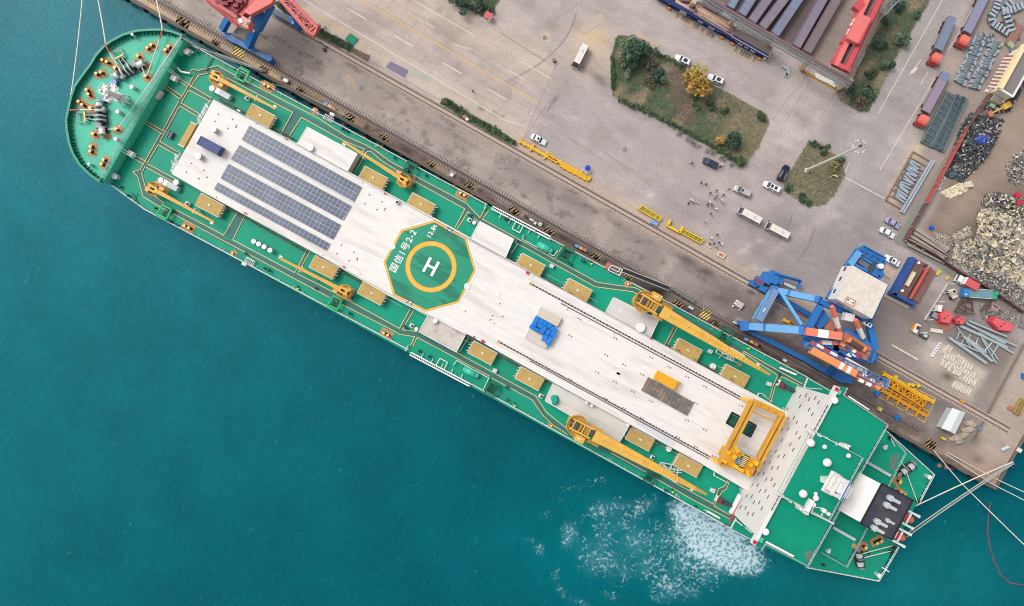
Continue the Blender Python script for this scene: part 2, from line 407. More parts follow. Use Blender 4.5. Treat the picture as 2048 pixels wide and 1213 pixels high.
	lay(blob(px, py, 1895, 754, 16, 9, .5), (80, 76, 68), .8)
	lay(inside([(2030, 700), (2100, 640), (2100, 900), (1990, 972), (1950, 930), (1950, 880)], 8), (180, 164, 150), .95)
	lay(inside([(1856, 890), (1950, 900), (2010, 930), (1990, 970), (1960, 950)], 10), (176, 150, 132), .7)
	lay(blob(px, py, 1950, 880, 18, 14), (130, 122, 114), .8); lay(blob(px, py, 1955, 920, 12, 8, .4), (110, 106, 98), .7)
	lay(seg(px, py, (2048, 690), (1948, 880), 4), (92, 84, 82), .8)
	lay(blob(px, py, 1830, 640, 50, 24, .6), (112, 104, 102), .6); lay(blob(px, py, 1770, 650, 30), (150, 140, 134), .5)
	lay(seg(px, py, (1745, 730), (1880, 815), 22), (120, 110, 106), .7)
	lay(seg(px, py, (1690, 790), (1880, 890), 14), (112, 98, 90), .6)
	for x, y, rx, ry, a, k in ((1375, 520, 22, 7, .5, .75), (1415, 545, 16, 8, .4, .75), (1502, 585, 8, 5, .3, .8), (1460, 590, 30, 16, .6, .45), (1500, 620, 34, 14, .6, .35), (1440, 600, 40, 12, .5, .35),
                               (1048, 393, 6, 3.5, .5, .8), (1201, 160, 22, 9, .7, .6), (1165, 135, 18, 6, .7, .35), (1110, 200, 10, 4, -.9, .6), (1100, 215, 8, 3, -.9, .5),
                               (848, 268, 6, 9, 0, .5), (897, 306, 12, 8, 0, .45), (815, 243, 4, 3, 0, .5), (640, 130, 12, 5, .5, .3), (650, 100, 3, 3, 0, .7),
                               (880, 20, 6, 6, 0, .3), (965, 220, 5, 3, 0, .5), (988, 225, 5, 3, 0, .5), (1005, 232, 5, 3, 0, .5), (960, 215, 4, 6, 0, .4), (1720, 660, 26, 16, .4, .35), (1650, 150, 14, 10, 0, .2)):
		lay(blob(px, py, x, y, rx, ry, a), (84, 74, 72), k)
	for x, y, rx, ry, k in ((575, 165, 16, 8, .9), (615, 195, 30, 10, .85), (650, 212, 24, 9, .8), (815, 295, 22, 9, .7), (845, 318, 16, 8, .7), (760, 255, 8, 8, .5), (1000, 415, 26, 10, .7), (1140, 480, 30, 10, .75), (1190, 520, 40, 9, .7), (1290, 575, 60, 9, .6), (960, 395, 18, 8, .6)):
		lay(blob(px, py, x, y, rx, ry, .5)*sw, (66, 56, 56), k)
	for x, y, r in ((1496, 490, 12), (1520, 482, 8), (1490, 500, 9), (1510, 535, 8), (1530, 540, 8), (1300, 390, 10), (1285, 410, 10), (1480, 505, 8), (1670, 430, 14)):
		lay(blob(px, py, x, y, r, r*.6), (206, 194, 184), .5)
	return C
def ground_mat():
	m = bpy.data.materials.new('quay_ground'); m.use_nodes = True
	nt = m.node_tree; N = nt.nodes; L = nt.links; b = N['Principled BSDF']; b.inputs['Roughness'].default_value = .85; b.inputs['Specular IOR Level'].default_value = .25
	at = N.new('ShaderNodeVertexColor'); at.layer_name = 'tone'
	geo = N.new('ShaderNodeNewGeometry')
	col = at.outputs['Color']
	def mul(vec, scale, lo, hi, a, b_, detail=8, rough=.65, col=None):
		n = N.new('ShaderNodeTexNoise'); n.inputs['Scale'].default_value = scale; n.inputs['Detail'].default_value = detail; n.inputs['Roughness'].default_value = rough
		L.new(vec, n.inputs['Vector'])
		r = N.new('ShaderNodeMapRange'); r.inputs[1].default_value = lo; r.inputs[2].default_value = hi; r.inputs[3].default_value = a; r.inputs[4].default_value = b_
		L.new(n.outputs['Fac'], r.inputs[0])
		x = N.new('ShaderNodeMix'); x.data_type = 'RGBA'; x.blend_type = 'MULTIPLY'; x.inputs[0].default_value = 1
		L.new(col, x.inputs[6]); L.new(r.outputs[0], x.inputs[7]); return x.outputs[2], n
	mp = N.new('ShaderNodeMapping'); mp.vector_type = 'TEXTURE'; mp.inputs['Rotation'].default_value = (0, 0, QA); mp.inputs['Scale'].default_value = (4, 1, 1)
	L.new(geo.outputs['Position'], mp.inputs['Vector'])
	col, n1 = mul(geo.outputs['Position'], 1.6, .3, .7, .84, 1.12, col=col)
	col, _ = mul(mp.outputs[0], .25, .3, .7, .86, 1.10, col=col)
	col, _ = mul(geo.outputs['Position'], .06, .35, .65, .90, 1.07, col=col)
	col, _ = mul(geo.outputs['Position'], .45, .60, .72, 1.0, .72, rough=.78, col=col)     # dirt specks
	L.new(col, b.inputs['Base Color'])
	bp = N.new('ShaderNodeBump'); bp.inputs['Strength'].default_value = .15; bp.inputs['Distance'].default_value = .05
	L.new(n1.outputs['Fac'], bp.inputs['Height']); L.new(bp.outputs[0], b.inputs['Normal'])
	return m
GM = ground_mat()
us = np.concatenate([[-900, -500, -300, -200, -165], np.arange(-150, A_END-.3, .6), [A_END]])
vs = np.concatenate([np.arange(N0, 150, .6), [160, 190, 260, 400, 700]])
grid_obj('ground', us, vs, lambda X, Y: np.zeros_like(X), lambda U, V: (U*CQ-V*SQ, U*SQ+V*CQ), {'tone': ground_color}, GM)
QW = mat('quay_wall_concrete', (196, 184, 168), .85, var=.15, scale=.8, dirt=(120, 104, 92), damt=.6, dscale=.25)
QW2 = mat('coping_concrete', (116, 100, 90), .85, var=.15, scale=1.2, dirt=(96, 80, 72), damt=.7, dscale=.15)
q = thing('quay_wall', 'long concrete quay wall that drops from the dockside into the water', 'quay wall', tuple(Q(0, N0, WZ)))
b = MB(QW)
def qbox(b, a0, a1, n0, n1, z0, z1): return b.prism([Q(a0, n0), Q(a1, n0), Q(a1, n1), Q(a0, n1)], z0, z1)
qbox(b, -900, A_END, N0-.5, N0, WZ-4, -.02); qbox(b, A_END, A_END+.5, N0-.5, 700, WZ-4, -.02)
build(b, 'wall', q)
b = MB(QW2); qbox(b, -900, A_END+.5, N0-.6, N0+.35, -.015, .22); qbox(b, A_END-.35, A_END+.55, N0+.36, 700, -.015, .24)
build(b, 'coping', q)
b = MB(TYRE)
for i in range(-24, 24): qbox(b, i*6-.6, i*6+.6, N0-1.15, N0-.5, -2.2, -.1)
build(b, 'rubber_fender', q)
def foam_density(px, py):
	d = np.zeros_like(px)
	d = np.maximum(d, 1.5*blob(px, py, 1428, 1076, 84, 62, .5)); d = np.maximum(d, 1.25*blob(px, py, 1386, 1030, 58, 50, .6))
	d = np.maximum(d, 1.25*blob(px, py, 1468, 1110, 76, 46, .3)); d = np.maximum(d, .68*blob(px, py, 1390, 1120, 125, 80, .4))
	for x, y, rx, ry, a, k in ((1135, 1070, 18, 34, .1, .62), (1080, 1100, 16, 16, 0, .6), (1190, 1025, 26, 14, .3, .58), (1235, 1012, 34, 14, .2, .55), (1112, 1150, 14, 16, .5, .56), (1290, 1010, 40, 20, .2, .55),
                               (1150, 975, 40, 10, -.2, .46), (1060, 1080, 30, 8, .2, .46), (1090, 1030, 26, 12, -.4, .47), (1120, 1180, 14, 30, -.5, .5), (1160, 1205, 40, 12, .4, .5), (1220, 1190, 34, 14, .3, .5), (1120, 1000, 10, 14, 0, .48),
                               (1280, 1080, 70, 70, 0, .50), (1340, 1170, 60, 50, 0, .55), (1240, 1150, 50, 40, 0, .50), (1300, 1130, 60, 50, 0, .52), (1350, 1080, 60, 60, 0, .58), (1380, 1180, 40, 40, 0, .52), (1200, 960, 40, 20, 0, .42)):
		d = np.maximum(d, (k+.07)*blob(px, py, x, y, rx*1.25, ry*1.25, a))
	d = np.maximum(d, (.30+.33*vnoise(px+4000, py+4000, 38, 9))*np.clip(1.5*blob(px, py, 1270, 1080, 190, 120, .1), 0, 1))
	d = np.minimum(d, 1.0)*(1/(1+np.exp(-((py-606)-(px-1024)*.5364-209)/3)))
	return np.stack([d, d, d], 1)
def water_tone(px, py):
	t = 1/(1+np.exp(-((1024-px)*.55+(620-py)*1.0-180)/260))  # paler towards the upper left: sky glare put into the water colour
	C = L3((0, 88, 99))[None, :]*(1-t[:, None])+L3((22, 114, 126))[None, :]*t[:, None]
	m = (np.exp(-(((px-1760)/330)**2+((py-1150)/120)**2))*.55)[:, None]
	C = C*(1-m)+L3((22, 124, 128))*m
	m = (np.exp(-(((px-1250)/260)**2+((py-1080)/110)**2))*.8)[:, None]
	C = C*(1-m)+L3((0, 112, 120))*m
	return C
def water_mat():
	m = bpy.data.materials.new('sea_water'); m.use_nodes = True
	nt = m.node_tree; N = nt.nodes; L = nt.links; b = N['Principled BSDF']
	b.inputs['IOR'].default_value = 1.33; b.inputs['Specular IOR Level'].default_value = .12
	geo = N.new('ShaderNodeNewGeometry'); pos = geo.outputs['Position']
	tone = N.new('ShaderNodeVertexColor'); tone.layer_name = 'tone'
	fd = N.new('ShaderNodeVertexColor'); fd.layer_name = 'foam'
	sp = N.new('ShaderNodeSeparateColor'); L.new(fd.outputs['Color'], sp.inputs[0])
	def noise(scale, detail, rough=.6, dist=0, vec=None):
		n = N.new('ShaderNodeTexNoise'); n.inputs['Scale'].default_value = scale; n.inputs['Detail'].default_value = detail
		n.inputs['Roughness'].default_value = rough; n.inputs['Distortion'].default_value = dist; L.new(vec or pos, n.inputs['Vector']); return n.outputs['Fac']
	def math_(op, a, b_=None, clamp=False):
		n = N.new('ShaderNodeMath'); n.operation = op; n.use_clamp = clamp
		for i, x in enumerate((a, b_)):
			if x is None: continue
			if isinstance(x, (int, float)): n.inputs[i].default_value = x
			else: L.new(x, n.inputs[i])
		return n.outputs[0]
	def rng(x, a, b_, c=0, d=1):
		r = N.new('ShaderNodeMapRange'); r.interpolation_type = 'SMOOTHSTEP'
		for i, y in enumerate((a, b_, c, d)): r.inputs[i+1].default_value = y
		L.new(x, r.inputs[0]); return r.outputs[0]
	f1 = noise(.42, 9, .68, 1.1); f2 = noise(1.1, 6, .6, .8); f3 = noise(.12, 4)
	wp = N.new('ShaderNodeVectorMath'); wp.operation = 'MULTIPLY_ADD'; wn = N.new('ShaderNodeTexNoise'); wn.inputs['Scale'].default_value = .5; wn.inputs['Detail'].default_value = 4
	L.new(pos, wn.inputs['Vector']); L.new(wn.outputs['Color'], wp.inputs[0]); wp.inputs[1].default_value = (2.2, 2.2, 0); L.new(pos, wp.inputs[2])
	vo = N.new('ShaderNodeTexVoronoi'); vo.feature = 'F1'; vo.inputs['Scale'].default_value = 1.2; L.new(wp.outputs[0], vo.inputs['Vector'])
	cell = math_('ADD', vo.outputs['Distance'], math_('MULTIPLY', math_('SUBTRACT', f2, .5), .8))
	thr = math_('SUBTRACT', .98, math_('MULTIPLY', sp.outputs[0], .68))
	web = math_('DIVIDE', math_('SUBTRACT', cell, math_('SUBTRACT', thr, .14)), .44, True)
	patch = rng(math_('ADD', f1, math_('MULTIPLY', math_('SUBTRACT', sp.outputs[0], .45), .55)), .50, .60)
	foam = math_('MULTIPLY', math_('MULTIPLY', web, patch), rng(sp.outputs[0], .12, .3), True)
	thick = math_('MULTIPLY', foam, rng(sp.outputs[0], .3, 1.0, .38, .88))
	mp = N.new('ShaderNodeMapping'); mp.vector_type = 'TEXTURE'; mp.inputs['Rotation'].default_value = (0, 0, radians(62)); mp.inputs['Scale'].default_value = (2.4, 1, 1)
	L.new(pos, mp.inputs['Vector'])
	w1 = noise(1.3, 5, .62, .3, mp.outputs[0]); w2 = noise(.05, 3); w3 = noise(2.6, 3, .6, 0, mp.outputs[0])
	mul = math_('MULTIPLY', rng(w1, .25, .75, .90, 1.12), rng(w2, .3, .7, .90, 1.08))
	mx = N.new('ShaderNodeMix'); mx.data_type = 'RGBA'; mx.blend_type = 'MULTIPLY'; mx.inputs[0].default_value = 1
	L.new(tone.outputs['Color'], mx.inputs[6]); L.new(mul, mx.inputs[7])
	gl = rng(w1, .66, .80, 0, .35)      # paler tint on the small wave crests
	m0 = N.new('ShaderNodeMix'); m0.data_type = 'RGBA'; L.new(gl, m0.inputs[0]); L.new(mx.outputs[2], m0.inputs[6]); m0.inputs[7].default_value = (.25, .42, .45, 1)
	m2 = N.new('ShaderNodeMix'); m2.data_type = 'RGBA'; L.new(thick, m2.inputs[0]); ma = N.new('ShaderNodeMix'); ma.data_type = 'RGBA'; L.new(rng(math_('MULTIPLY', sp.outputs[0], rng(f3, .25, .7, .7, 1.1)), .35, 1.1, 0, .5), ma.inputs[0]); L.new(m0.outputs[2], ma.inputs[6]); ma.inputs[7].default_value = (.16, .42, .48, 1); L.new(ma.outputs[2], m2.inputs[6]); m2.inputs[7].default_value = (.54, .65, .72, 1)
	L.new(m2.outputs[2], b.inputs['Base Color'])
	L.new(rng(foam, 0, 1, .25, .8), b.inputs['Roughness'])
	bp = N.new('ShaderNodeBump'); bp.inputs['Strength'].default_value = .4; bp.inputs['Distance'].default_value = .22
	L.new(math_('ADD', w1, math_('MULTIPLY', w3, .35)), bp.inputs['Height']); L.new(bp.outputs[0], b.inputs['Normal'])
	return m
us = np.concatenate([[-1500, -700, -350], np.arange(-170, 170.1, 1.2), [350, 700, 1500]])
vs = np.concatenate([[-1500, -700, -300], np.arange(-110, 110.1, 1.2), [300, 700, 1500]])
grid_obj('water', us, vs, lambda X, Y: np.full_like(X, WZ), lambda U, V: (U, V), {'tone': water_tone, 'foam': foam_density}, water_mat())
WLINE = mat('road_white_line', (222, 210, 202), .8, var=.14, scale=1.5, dirt=(196, 180, 170), damt=.8, dscale=.5)
YROAD = mat('road_yellow_line', (226, 184, 108), .8, var=.14, scale=1.5, dirt=(200, 176, 150), damt=.8, dscale=.5)
JOINT = mat('joint_tar', (146, 134, 129), .9, var=.2)
bt = MB(mat('tyre_mark', (160, 147, 143), .9, var=.1)); bw, by, bj = MB(WLINE), MB(YROAD), MB(JOINT)
def rl(b, pts, w=.22, z=.012): b.ribbon(PX(pts, 0), w, z)
for p in (((607, 0), (1012, 242)), ((1012, 242), (1050, 252)), ((825, 0), (950, 72)), ((1031, 117), (1103, 158)), ((1755, 230), (1885, 0)), ((1886, 0), (1890, -8)), ((1760, 340), (1850, 190)),
          ((1850, 190), (1870, 155)), ((1842, 168), (1856, 144)), ((1895, 105), (1955, 0))): rl(bw, p)
for x, y in ((694, 17), (789, 72), (885, 126), (977, 179), (600, -36)): rl(bw, ((x, y), (x+38, y+22)), .3)
for p in (((770, 0), (780, 5)), ((835, 36), (847, 44)), ((852, 46), (870, 57)), ((910, 90), (946, 100)), ((1018, 141), (1050, 160)), ((1700, 325), (1690, 345))): rl(bw, p, .2)
rl(bw, ((1818, 150), (1842, 120)), .3); bw.prism(PX([(1817, 150), (1822, 142), (1833, 134), (1836, 138), (1828, 146)], 0), .012, .016)
rl(bw, ((1690, 355), (1770, 398)), .3)
for p in (((575, 0), (697, 68)), ((722, 0), (1075, 205)), ((1273, 67), (1315, 90)), ((1315, 90), (1312, 98)), ((1345, 110), (1353, 112)), ((1382, 127), (1402, 140)), ((1415, 146), (1422, 150)), ((715, 80), (728, 87)), ((728, 87), (720, 98)), ((705, 160), (708, 170)), ((690, 150), (708, 161)),
          ((510, 70), (545, 90))): rl(by, p, .3)
for x0, y0, x1, y1, n in ((1337, 31, 1374, 49, 7), (1377, 53, 1430, 83, 10), (1460, 101, 1507, 127, 9)):
	rl(by, ((x0, y0), (x1, y1)), .16)
	for i in range(n+1):
		t = i/n; X, Y = x0+(x1-x0)*t, y0+(y1-y0)*t
		rl(by, ((X, Y), (X+5, Y-13)), .14)
for t in range(9): rl(by, ((911+t*9.6+(t//2)*6, 265+t*5.3+(t//2)*3.4), (916+t*9.6+(t//2)*6, 268+t*5.3+(t//2)*3.4)), .2)
for p in (((1110, 135), (1040, 292)), ((1000, 65), (1110, 135)), ((1110, 135), (1113, 137)), ((1100, 250), (1240, 345)), ((1190, 293), (1260, 340)), ((1645, 110), (1545, 240)), ((1680, 170), (1640, 240)), ((1620, 165), (1570, 245)), ((838, 38), (820, 60)), ((905, 100), (898, 110)),
          ((855, 112), (840, 127)), ((480, 52), (478, 60)), ((700, 100), (960, 245)), ((880, 60), (1075, 195)), ((1100, 200), (1040, 290)), ((1530, 325), (1570, 345)), ((1695, 358), (1760, 400)), ((1165, 70), (1205, 48))): rl(bj, p, .12, .008)
for p in ((1250, 300), (1090, 76), (1112, 127), (1108, 122)): bj.cyl((*W(*p)[:2], .006), .7, .004)
for k in range(6):
	a = (640+k*6, 20-k*15+34); rl(bj, ((620+k*62, -20+k*0), (1060-k*-6, 232-k*22)) if False else ((600+k*50, -10-k*3), (1048+k*11, 240-k*22)), .07, .008)
for k in range(9): rl(bj, ((668+k*46, 62+k*25), (720+k*46, -28+k*25)), .06, .008)
for x, y, rr in ((1600, 470, 300), (1600, 470, 312), (1585, 455, 340), (1560, 440, 250), (1560, 440, 262), (1120, 40, 330), (1120, 40, 345), (1180, -60, 300)):
	pts = [(x+rr*cos(t)*.9-rr*.8, y+rr*sin(t)*.55-rr*.1) for t in np.linspace(.1, 1.0, 14)]
	rl(bt, pts, .22, .007)
build(bt, 'road_tyre_mark', kind='structure'); build(bw, 'road_line_white', kind='structure'); build(by, 'road_line_yellow', kind='structure'); build(bj, 'road_joint', kind='structure')
bb = MB(mat('plate_blue_grey', (124, 118, 138), .7, var=.05)); bb.flat(PX([(781, 123), (818, 141), (810, 157), (771, 135)], .014))
build(bb, 'road_patch', kind='structure')
bb = MB(mat('pale_patch', (182, 176, 164), .8)); bb.flat(PX([(828, 136), (866, 158), (858, 168), (820, 148)], .010)); build(bb, 'road_patch', kind='structure')
STEEL = mat('rail_steel', (74, 66, 66), .5, var=.15)
TICK = mat('sleeper_dark', (104, 90, 86), .8, var=.2)
TICKL = mat('sleeper_pale', (208, 186, 164), .8, var=.12)
BED = mat('rail_bed', (132, 114, 108), .9, var=.15, scale=1.5)
BEDL = mat('rail_bed_pale', (190, 170, 156), .9, var=.12, scale=1.5)
def crane_rail(n, a0, a1, bed, tick, label, wid, twin):
	r = thing('crane_rail', label, 'rail', tuple(Q((a0+a1)/2, n, 0)), group='crane rails along the quay')
	b = MB(bed); qbox(b, a0, a1, n-(.45 if wid > 1.3 else wid), n+(.45 if wid > 1.3 else wid), 0, .02); build(b, 'bed', r)
	b = MB(STEEL)
	for k in twin: qbox(b, a0, a1, n+k-.1, n+k+.1, .02, .16)
	qbox(b, a0, a1, n+twin[-1]+.24, n+twin[-1]+.34, .02, .08); build(b, 'rail_head', r)
	b = MB(tick)
	a = a0+.4
	while a < a1:
		for k0, k1 in ((-wid+.1, twin[0]-.3), (twin[-1]+.5, wid-.1)): qbox(b, a, a+.22, n+k0, n+k1, .02, .05)
		a += .78
	t = build(b, 'sleeper', r, kind='stuff')
crane_rail(24.9, -150, 118, BED, TICK, 'dark crane rail with short sleepers along the seaward edge of the quay', 1.5, (0,))
crane_rail(37.8, -150, 140, BEDL, TICK, 'crane rail with closely set sleepers between the apron and the concrete yard', 1.25, (-.55, .55))
# ================================================================ THE SHIP (one thing; everything fixed to it is a part)
ship = thing('ship', 'huge green and white aquaculture ship with a helideck, moored along the quay', 'ship', (0, 0, WZ))
CS, SS = cos(SA), sin(SA)
def S(a, n, z=0.0): return Vector((a*CS-n*SS, a*SS+n*CS, z))      # along the ship towards the stern, across towards the quay
def part(mb, name, label=None, parent=None, kind=None, smooth=False): return build(mb, name, parent or ship, label=label, kind=kind, smooth=smooth)
BOW = [(365, 71), (345, 63), (325, 59), (302, 59), (274, 61), (246, 69), (223, 81), (207, 93), (191, 111), (179, 131), (163, 152), (149, 172), (141.5, 194), (136, 218),
       (131.6, 239), (132.6, 259), (137.6, 287), (145.5, 308.6), (159, 330), (179, 350), (199, 364)]
PORT = [(372, 84), (384, 92.5), (400, 100), (1614, 755), (1700, 801), (1769, 861), (1864.6, 948)]
STB = [(1754, 1160), (1610, 1133), (1530, 1094), (1459, 1056), (292, 420), (262, 398), (227, 372), (208, 367)]
bowW = PX(BOW, 14.0); main = PX(PORT, DZ)+PX(STB, DZ)
outline = main+[Vector((p.x, p.y, 0)) for p in PX(BOW[::-1], 14.0)]
bc = S(-104, 0)
def under(p):
	a = p.x*CS+p.y*SS
	k = max(0.0, min(1.0, (-a-96)/34)); q = Vector((p.x, p.y))
	c = Vector((bc.x, bc.y)); return c+(q-c)*(1-.42*k)
lowp = [under(p) for p in outline]
b = MB(HULLG); b.prism([(p.x, p.y) for p in lowp], WZ-5, DZ-.02, [(p.x, p.y) for p in outline]); part(b, 'hull')
b = MB(mat('boot_red', (150, 50, 48), .6))
b.prism([(p.x*1.0006, p.y*1.002) for p in lowp], WZ-5.1, WZ+.4, [(p.x*1.0008, p.y*1.004) for p in lowp]); part(b, 'boot_topping')
b = MB(GREEN); b.prism([(p.x, p.y) for p in main], DZ-.019, DZ); part(b, 'main_deck')
b = MB(GREENB); b.prism([(p.x, p.y) for p in bowW], DZ+.02, FZ); fo = part(b, 'forecastle')
b = MB(HULLG); cen = sum((Vector((p.x, p.y)) for p in bowW), Vector((0, 0)))/len(bowW)
for p, q in zip(bowW, bowW[1:]):
	d = Vector((q.x-p.x, q.y-p.y)).normalized(); nrm = Vector((-d.y, d.x))
	if nrm.dot(cen-Vector((p.x, p.y))) < 0: nrm = -nrm
	i0, i1 = Vector((p.x, p.y))+nrm*.12, Vector((q.x, q.y))+nrm*.12
	b.prism([p, q, i1, i0], FZ, 14.0)
	L_ = (q-p).length; k = 0.4
	o0, o1 = Vector((p.x, p.y))-nrm*.18, Vector((q.x, q.y))-nrm*.18; i2, i3 = Vector((p.x, p.y))+nrm*.42, Vector((q.x, q.y))+nrm*.42
	b.prism([o0, o1, i3, i2], 14.0, 14.14)
	while k < L_:
		m = Vector((p.x, p.y))+d*k; e = m+nrm*1.15
		s1 = m+d*.12; s2 = e+d*.12
		b.add([(m.x, m.y, FZ), (e.x, e.y, FZ), (m.x, m.y, 13.9), (s1.x, s1.y, FZ), (s2.x, s2.y, FZ), (s1.x, s1.y, 13.9)], [(0, 1, 2), (5, 4, 3), (0, 3, 4, 1), (1, 4, 5, 2)])
		k += 1.0
part(b, 'bulwark')
b = MB(LGREY); e0, e1 = W(201, 362, FZ), W(363, 75, FZ)
b.rail([e0, e1], 1.1, .07); b.rail([W(204, 362, FZ), W(366, 76, FZ)], 1.1, .05, 3.0); part(b, 'forecastle_rail')
b = MB(GREEN)
for c in ((351, 118), (231, 325)): b.box(tuple(W(*c, DZ)), (3.3, 2.6, 2.9), SA)
part(b, 'stores_locker', parent=None)
b = MB(WPAINT)
for pts in ([(384, 92.5), (400, 100), (975, 410.5)], [(1100, 478), (1209, 536)], [(1262, 566), (1614, 755)], [(1459, 1055), (943, 768)], [(818, 700), (292, 420), (262, 398), (227, 372)]):
	p = PX(pts, DZ); b.rail(p, 1.1, .085, 2.0)
	for q, r in zip(p, p[1:]): b.bar(q+Vector((0, 0, .12)), r+Vector((0, 0, .12)), .22, .3)
rng_ = random.Random(3)
for (x0, y0, x1, y1, sg) in ((400, 102, 1600, 748, -1), (300, 420, 1440, 1040, 1)):   # stays of the rail
	for i in range(64):
		t = rng_.random(); p = W(x0+(x1-x0)*t, y0+(y1-y0)*t, DZ)
		d = S(0, sg*(.35+rng_.random()*.4)); b.bar(p+Vector((0, 0, .9)), p+d+Vector((0, 0, .05)), .07)
part(b, 'deck_rail')
b = MB(RED)
for x, y in ((400, 100), (448, 124), (553, 182), (638, 225), (686, 251), (730, 275), (764, 293), (909, 371), (944, 390), (1018, 436), (1072, 464), (1135, 497), (1180, 522), (1214, 540), (1338, 608), (1381, 632), (1427, 657), (1482, 688), (1604, 757), (1455, 1050)):
	b.box(tuple(W(x, y, DZ+.7)), (.5, .25, .5), SA)
part(b, 'lifebuoy_box')
_wz = [0]
def wk(b, pts, w, z=DZ+.004):
	_wz[0] += 1; b.ribbon(PX(pts, DZ), w*.1348, z+(_wz[0] % 30)*.004)
b = MB(WALK)
for pts, w in (([(390, 148), (436, 139.5), (471, 158), (604, 231), (690, 277), (733, 298), (765, 316), (800, 341), (932, 413), (961, 443), (1030, 480), (1111, 525), (1192, 570), (1268, 580), (1290, 590)], 9),
               ([(568, 275), (595, 228)], 16), ([(706, 346.5), (733, 300)], 7), ([(914, 450), (938, 413)], 6), ([(960, 440), (974, 416)], 6), ([(1331, 692), (1353, 652)], 6), ([(1118, 521), (1130, 500)], 8),
               ([(1290, 590), (1485, 703), (1605, 771)], 9), ([(1541, 803), (1549, 774), (1560, 752)], 6),
               ([(390, 154), (283, 342)], 8.5), ([(361, 162), (388, 180)], 6), ([(328, 172), (366, 196)], 7), ([(383, 176), (424, 200)], 7), ([(363, 211), (398, 231)], 7), ([(287, 243), (329, 267)], 6.5),
               ([(318, 286), (354, 308)], 7), ([(273, 316), (295, 328)], 6.5), ([(293, 331), (351, 364)], 7), ([(286, 338), (275, 349), (291, 387), (326, 411), (447, 480), (592, 554), (800, 664), (835, 669), (912, 712), (1067, 796), (1090, 835), (1134, 863), (1222, 906), (1400, 1000), (1459, 1035)], 9.5),
               ([(457, 476), (482.5, 428)], 17), ([(592, 547), (617, 502)], 6.5), ([(802, 659), (824, 619)], 7), ([(823, 693), (832, 675)], 6), ([(1428, 1010), (1440, 980), (1452, 974), (1459, 960)], 6.5)):
	wk(b, pts, w)
part(b, 'walkway')
b = MB(YLINE)
for pts in ([(381, 144), (386, 139.5), (397, 142), (436, 132), (471, 152), (637, 237), (690, 272), (732.5, 291), (750, 301), (782, 324.6), (806, 337.5)], [(827.5, 351), (934, 408), (938, 413), (960, 436), (972, 415)],
			[(395, 152), (416.5, 147)], [(453, 156), (586, 225.5), (562, 270)], [(576, 277), (603.6, 235.6), (687, 282), (729.6, 299), (703, 346)], [(709, 347), (734, 304), (742.4, 304), (764, 322.6), (798, 344)], [(827.5, 362), (930, 418.6), (909.6, 456.6)],
			[(914.5, 458.6), (936, 424), (956, 443.7)], [(977, 422), (965, 439), (1109.7, 519), (1123.5, 495)], [(1113.6, 521), (1194.8, 565.4), (1270, 576), (1286, 584)], [(1028.6, 484), (1190, 574), (1266, 584), (1274, 589)], [(1348, 654), (1328.5, 690.6)], [(1357, 650), (1333.4, 693.5)],
			[(1484, 704), (1555, 751), (1545, 773), (1538, 801)], [(1486, 702), (1605.6, 769)], [(1541, 806), (1549, 776), (1563, 753.4), (1602.7, 773)],
			[(388, 152), (362, 198)], [(397, 153), (381, 176)], [(358, 203), (326.5, 261)], [(322, 268), (281, 340), (267, 344), (276, 354), (287, 394), (321.6, 415), (349.5, 429.5), (660, 595.6)], [(378, 181), (363, 207)], [(360, 213), (321, 283)], [(317, 290), (295, 328)], [(291, 333), (284, 348), (293, 380), (329.5, 407.5)],
			[(362, 160), (381, 171)], [(360, 164), (376, 174)], [(329, 170), (365, 193)], [(327, 174), (360, 199)], [(381, 172), (424, 197)], [(378, 181), (422, 204)], [(363, 207), (399, 228)], [(361, 213), (396, 234)], [(289, 241), (330, 264)], [(286, 245), (326, 269)], [(320, 283), (355, 304)], [(317, 290), (352, 310)], [(273, 313), (293, 324)], [(271, 319), (289, 330)], [(295, 328), (352, 359)], [(291, 334), (349, 366)],
			[(353.4, 420.6), (448, 471), (475, 424.5)], [(490, 432), (466, 480), (590, 546), (613.5, 500.7)], [(620.5, 503.6), (594.8, 548), (666, 583.8), (690, 597)], [(690, 597), (798.8, 657.4), (820.6, 618)], [(827.5, 620.8), (805, 660), (837.6, 664)], [(670, 602), (778, 657), (800, 669), (829.7, 674), (820.8, 692)], [(825.7, 694), (834.6, 675), (980, 753)],
			[(913, 705), (1071, 792), (1092.5, 824), (1133, 857)], [(983, 756), (1065, 800.5), (1085.6, 831), (1107, 851), (1135, 869)], [(1222, 906), (1291, 944)], [(1313, 958), (1386, 1000), (1459, 1038)], [(1343, 962), (1425.7, 1008), (1436.6, 977.6), (1448.5, 972.6), (1455, 960)], [(1459, 1030), (1427.7, 1012), (1443.5, 983.5), (1452, 979), (1459, 961.7)]):
	wk(b, pts, 1.65, DZ+.13)
part(b, 'walkway_line')
def hole_prism(mb, outer, hole, z0, z1, top):
	mb.prism(outer, z0, z1-.0)   # sides and base
	n = len(outer); mb.f.pop(); mb.mi.pop()
	bm = bmesh.new()
	def loop(p):
		vs = [bm.verts.new((a[0], a[1], z1)) for a in p]
		return [bm.edges.new((vs[i], vs[(i+1) % len(vs)])) for i in range(len(vs))]
	es = loop(outer)+loop(hole)
	bmesh.ops.triangle_fill(bm, use_beauty=True, use_dissolve=False, edges=es)
	bm.verts.index_update()
	for f in bm.faces:
		if f.normal.z < 0: f.normal_flip()
	c = mb.cur; mb.use(top); mb.add([v.co[:] for v in bm.verts], [tuple(v.index for v in f.verts) for f in bm.faces]); mb.cur = c
	bm.free()
TR = PX([(427, 199), (593, 287), (764, 380), (900, 453), (1171, 605), (1487, 777), (1576, 826), (1500, 985), (1400, 926.5), (1108, 766), (938.5, 671), (854, 632), (778, 592), (614.5, 498.7), (403, 383), (343, 348)], TZ)
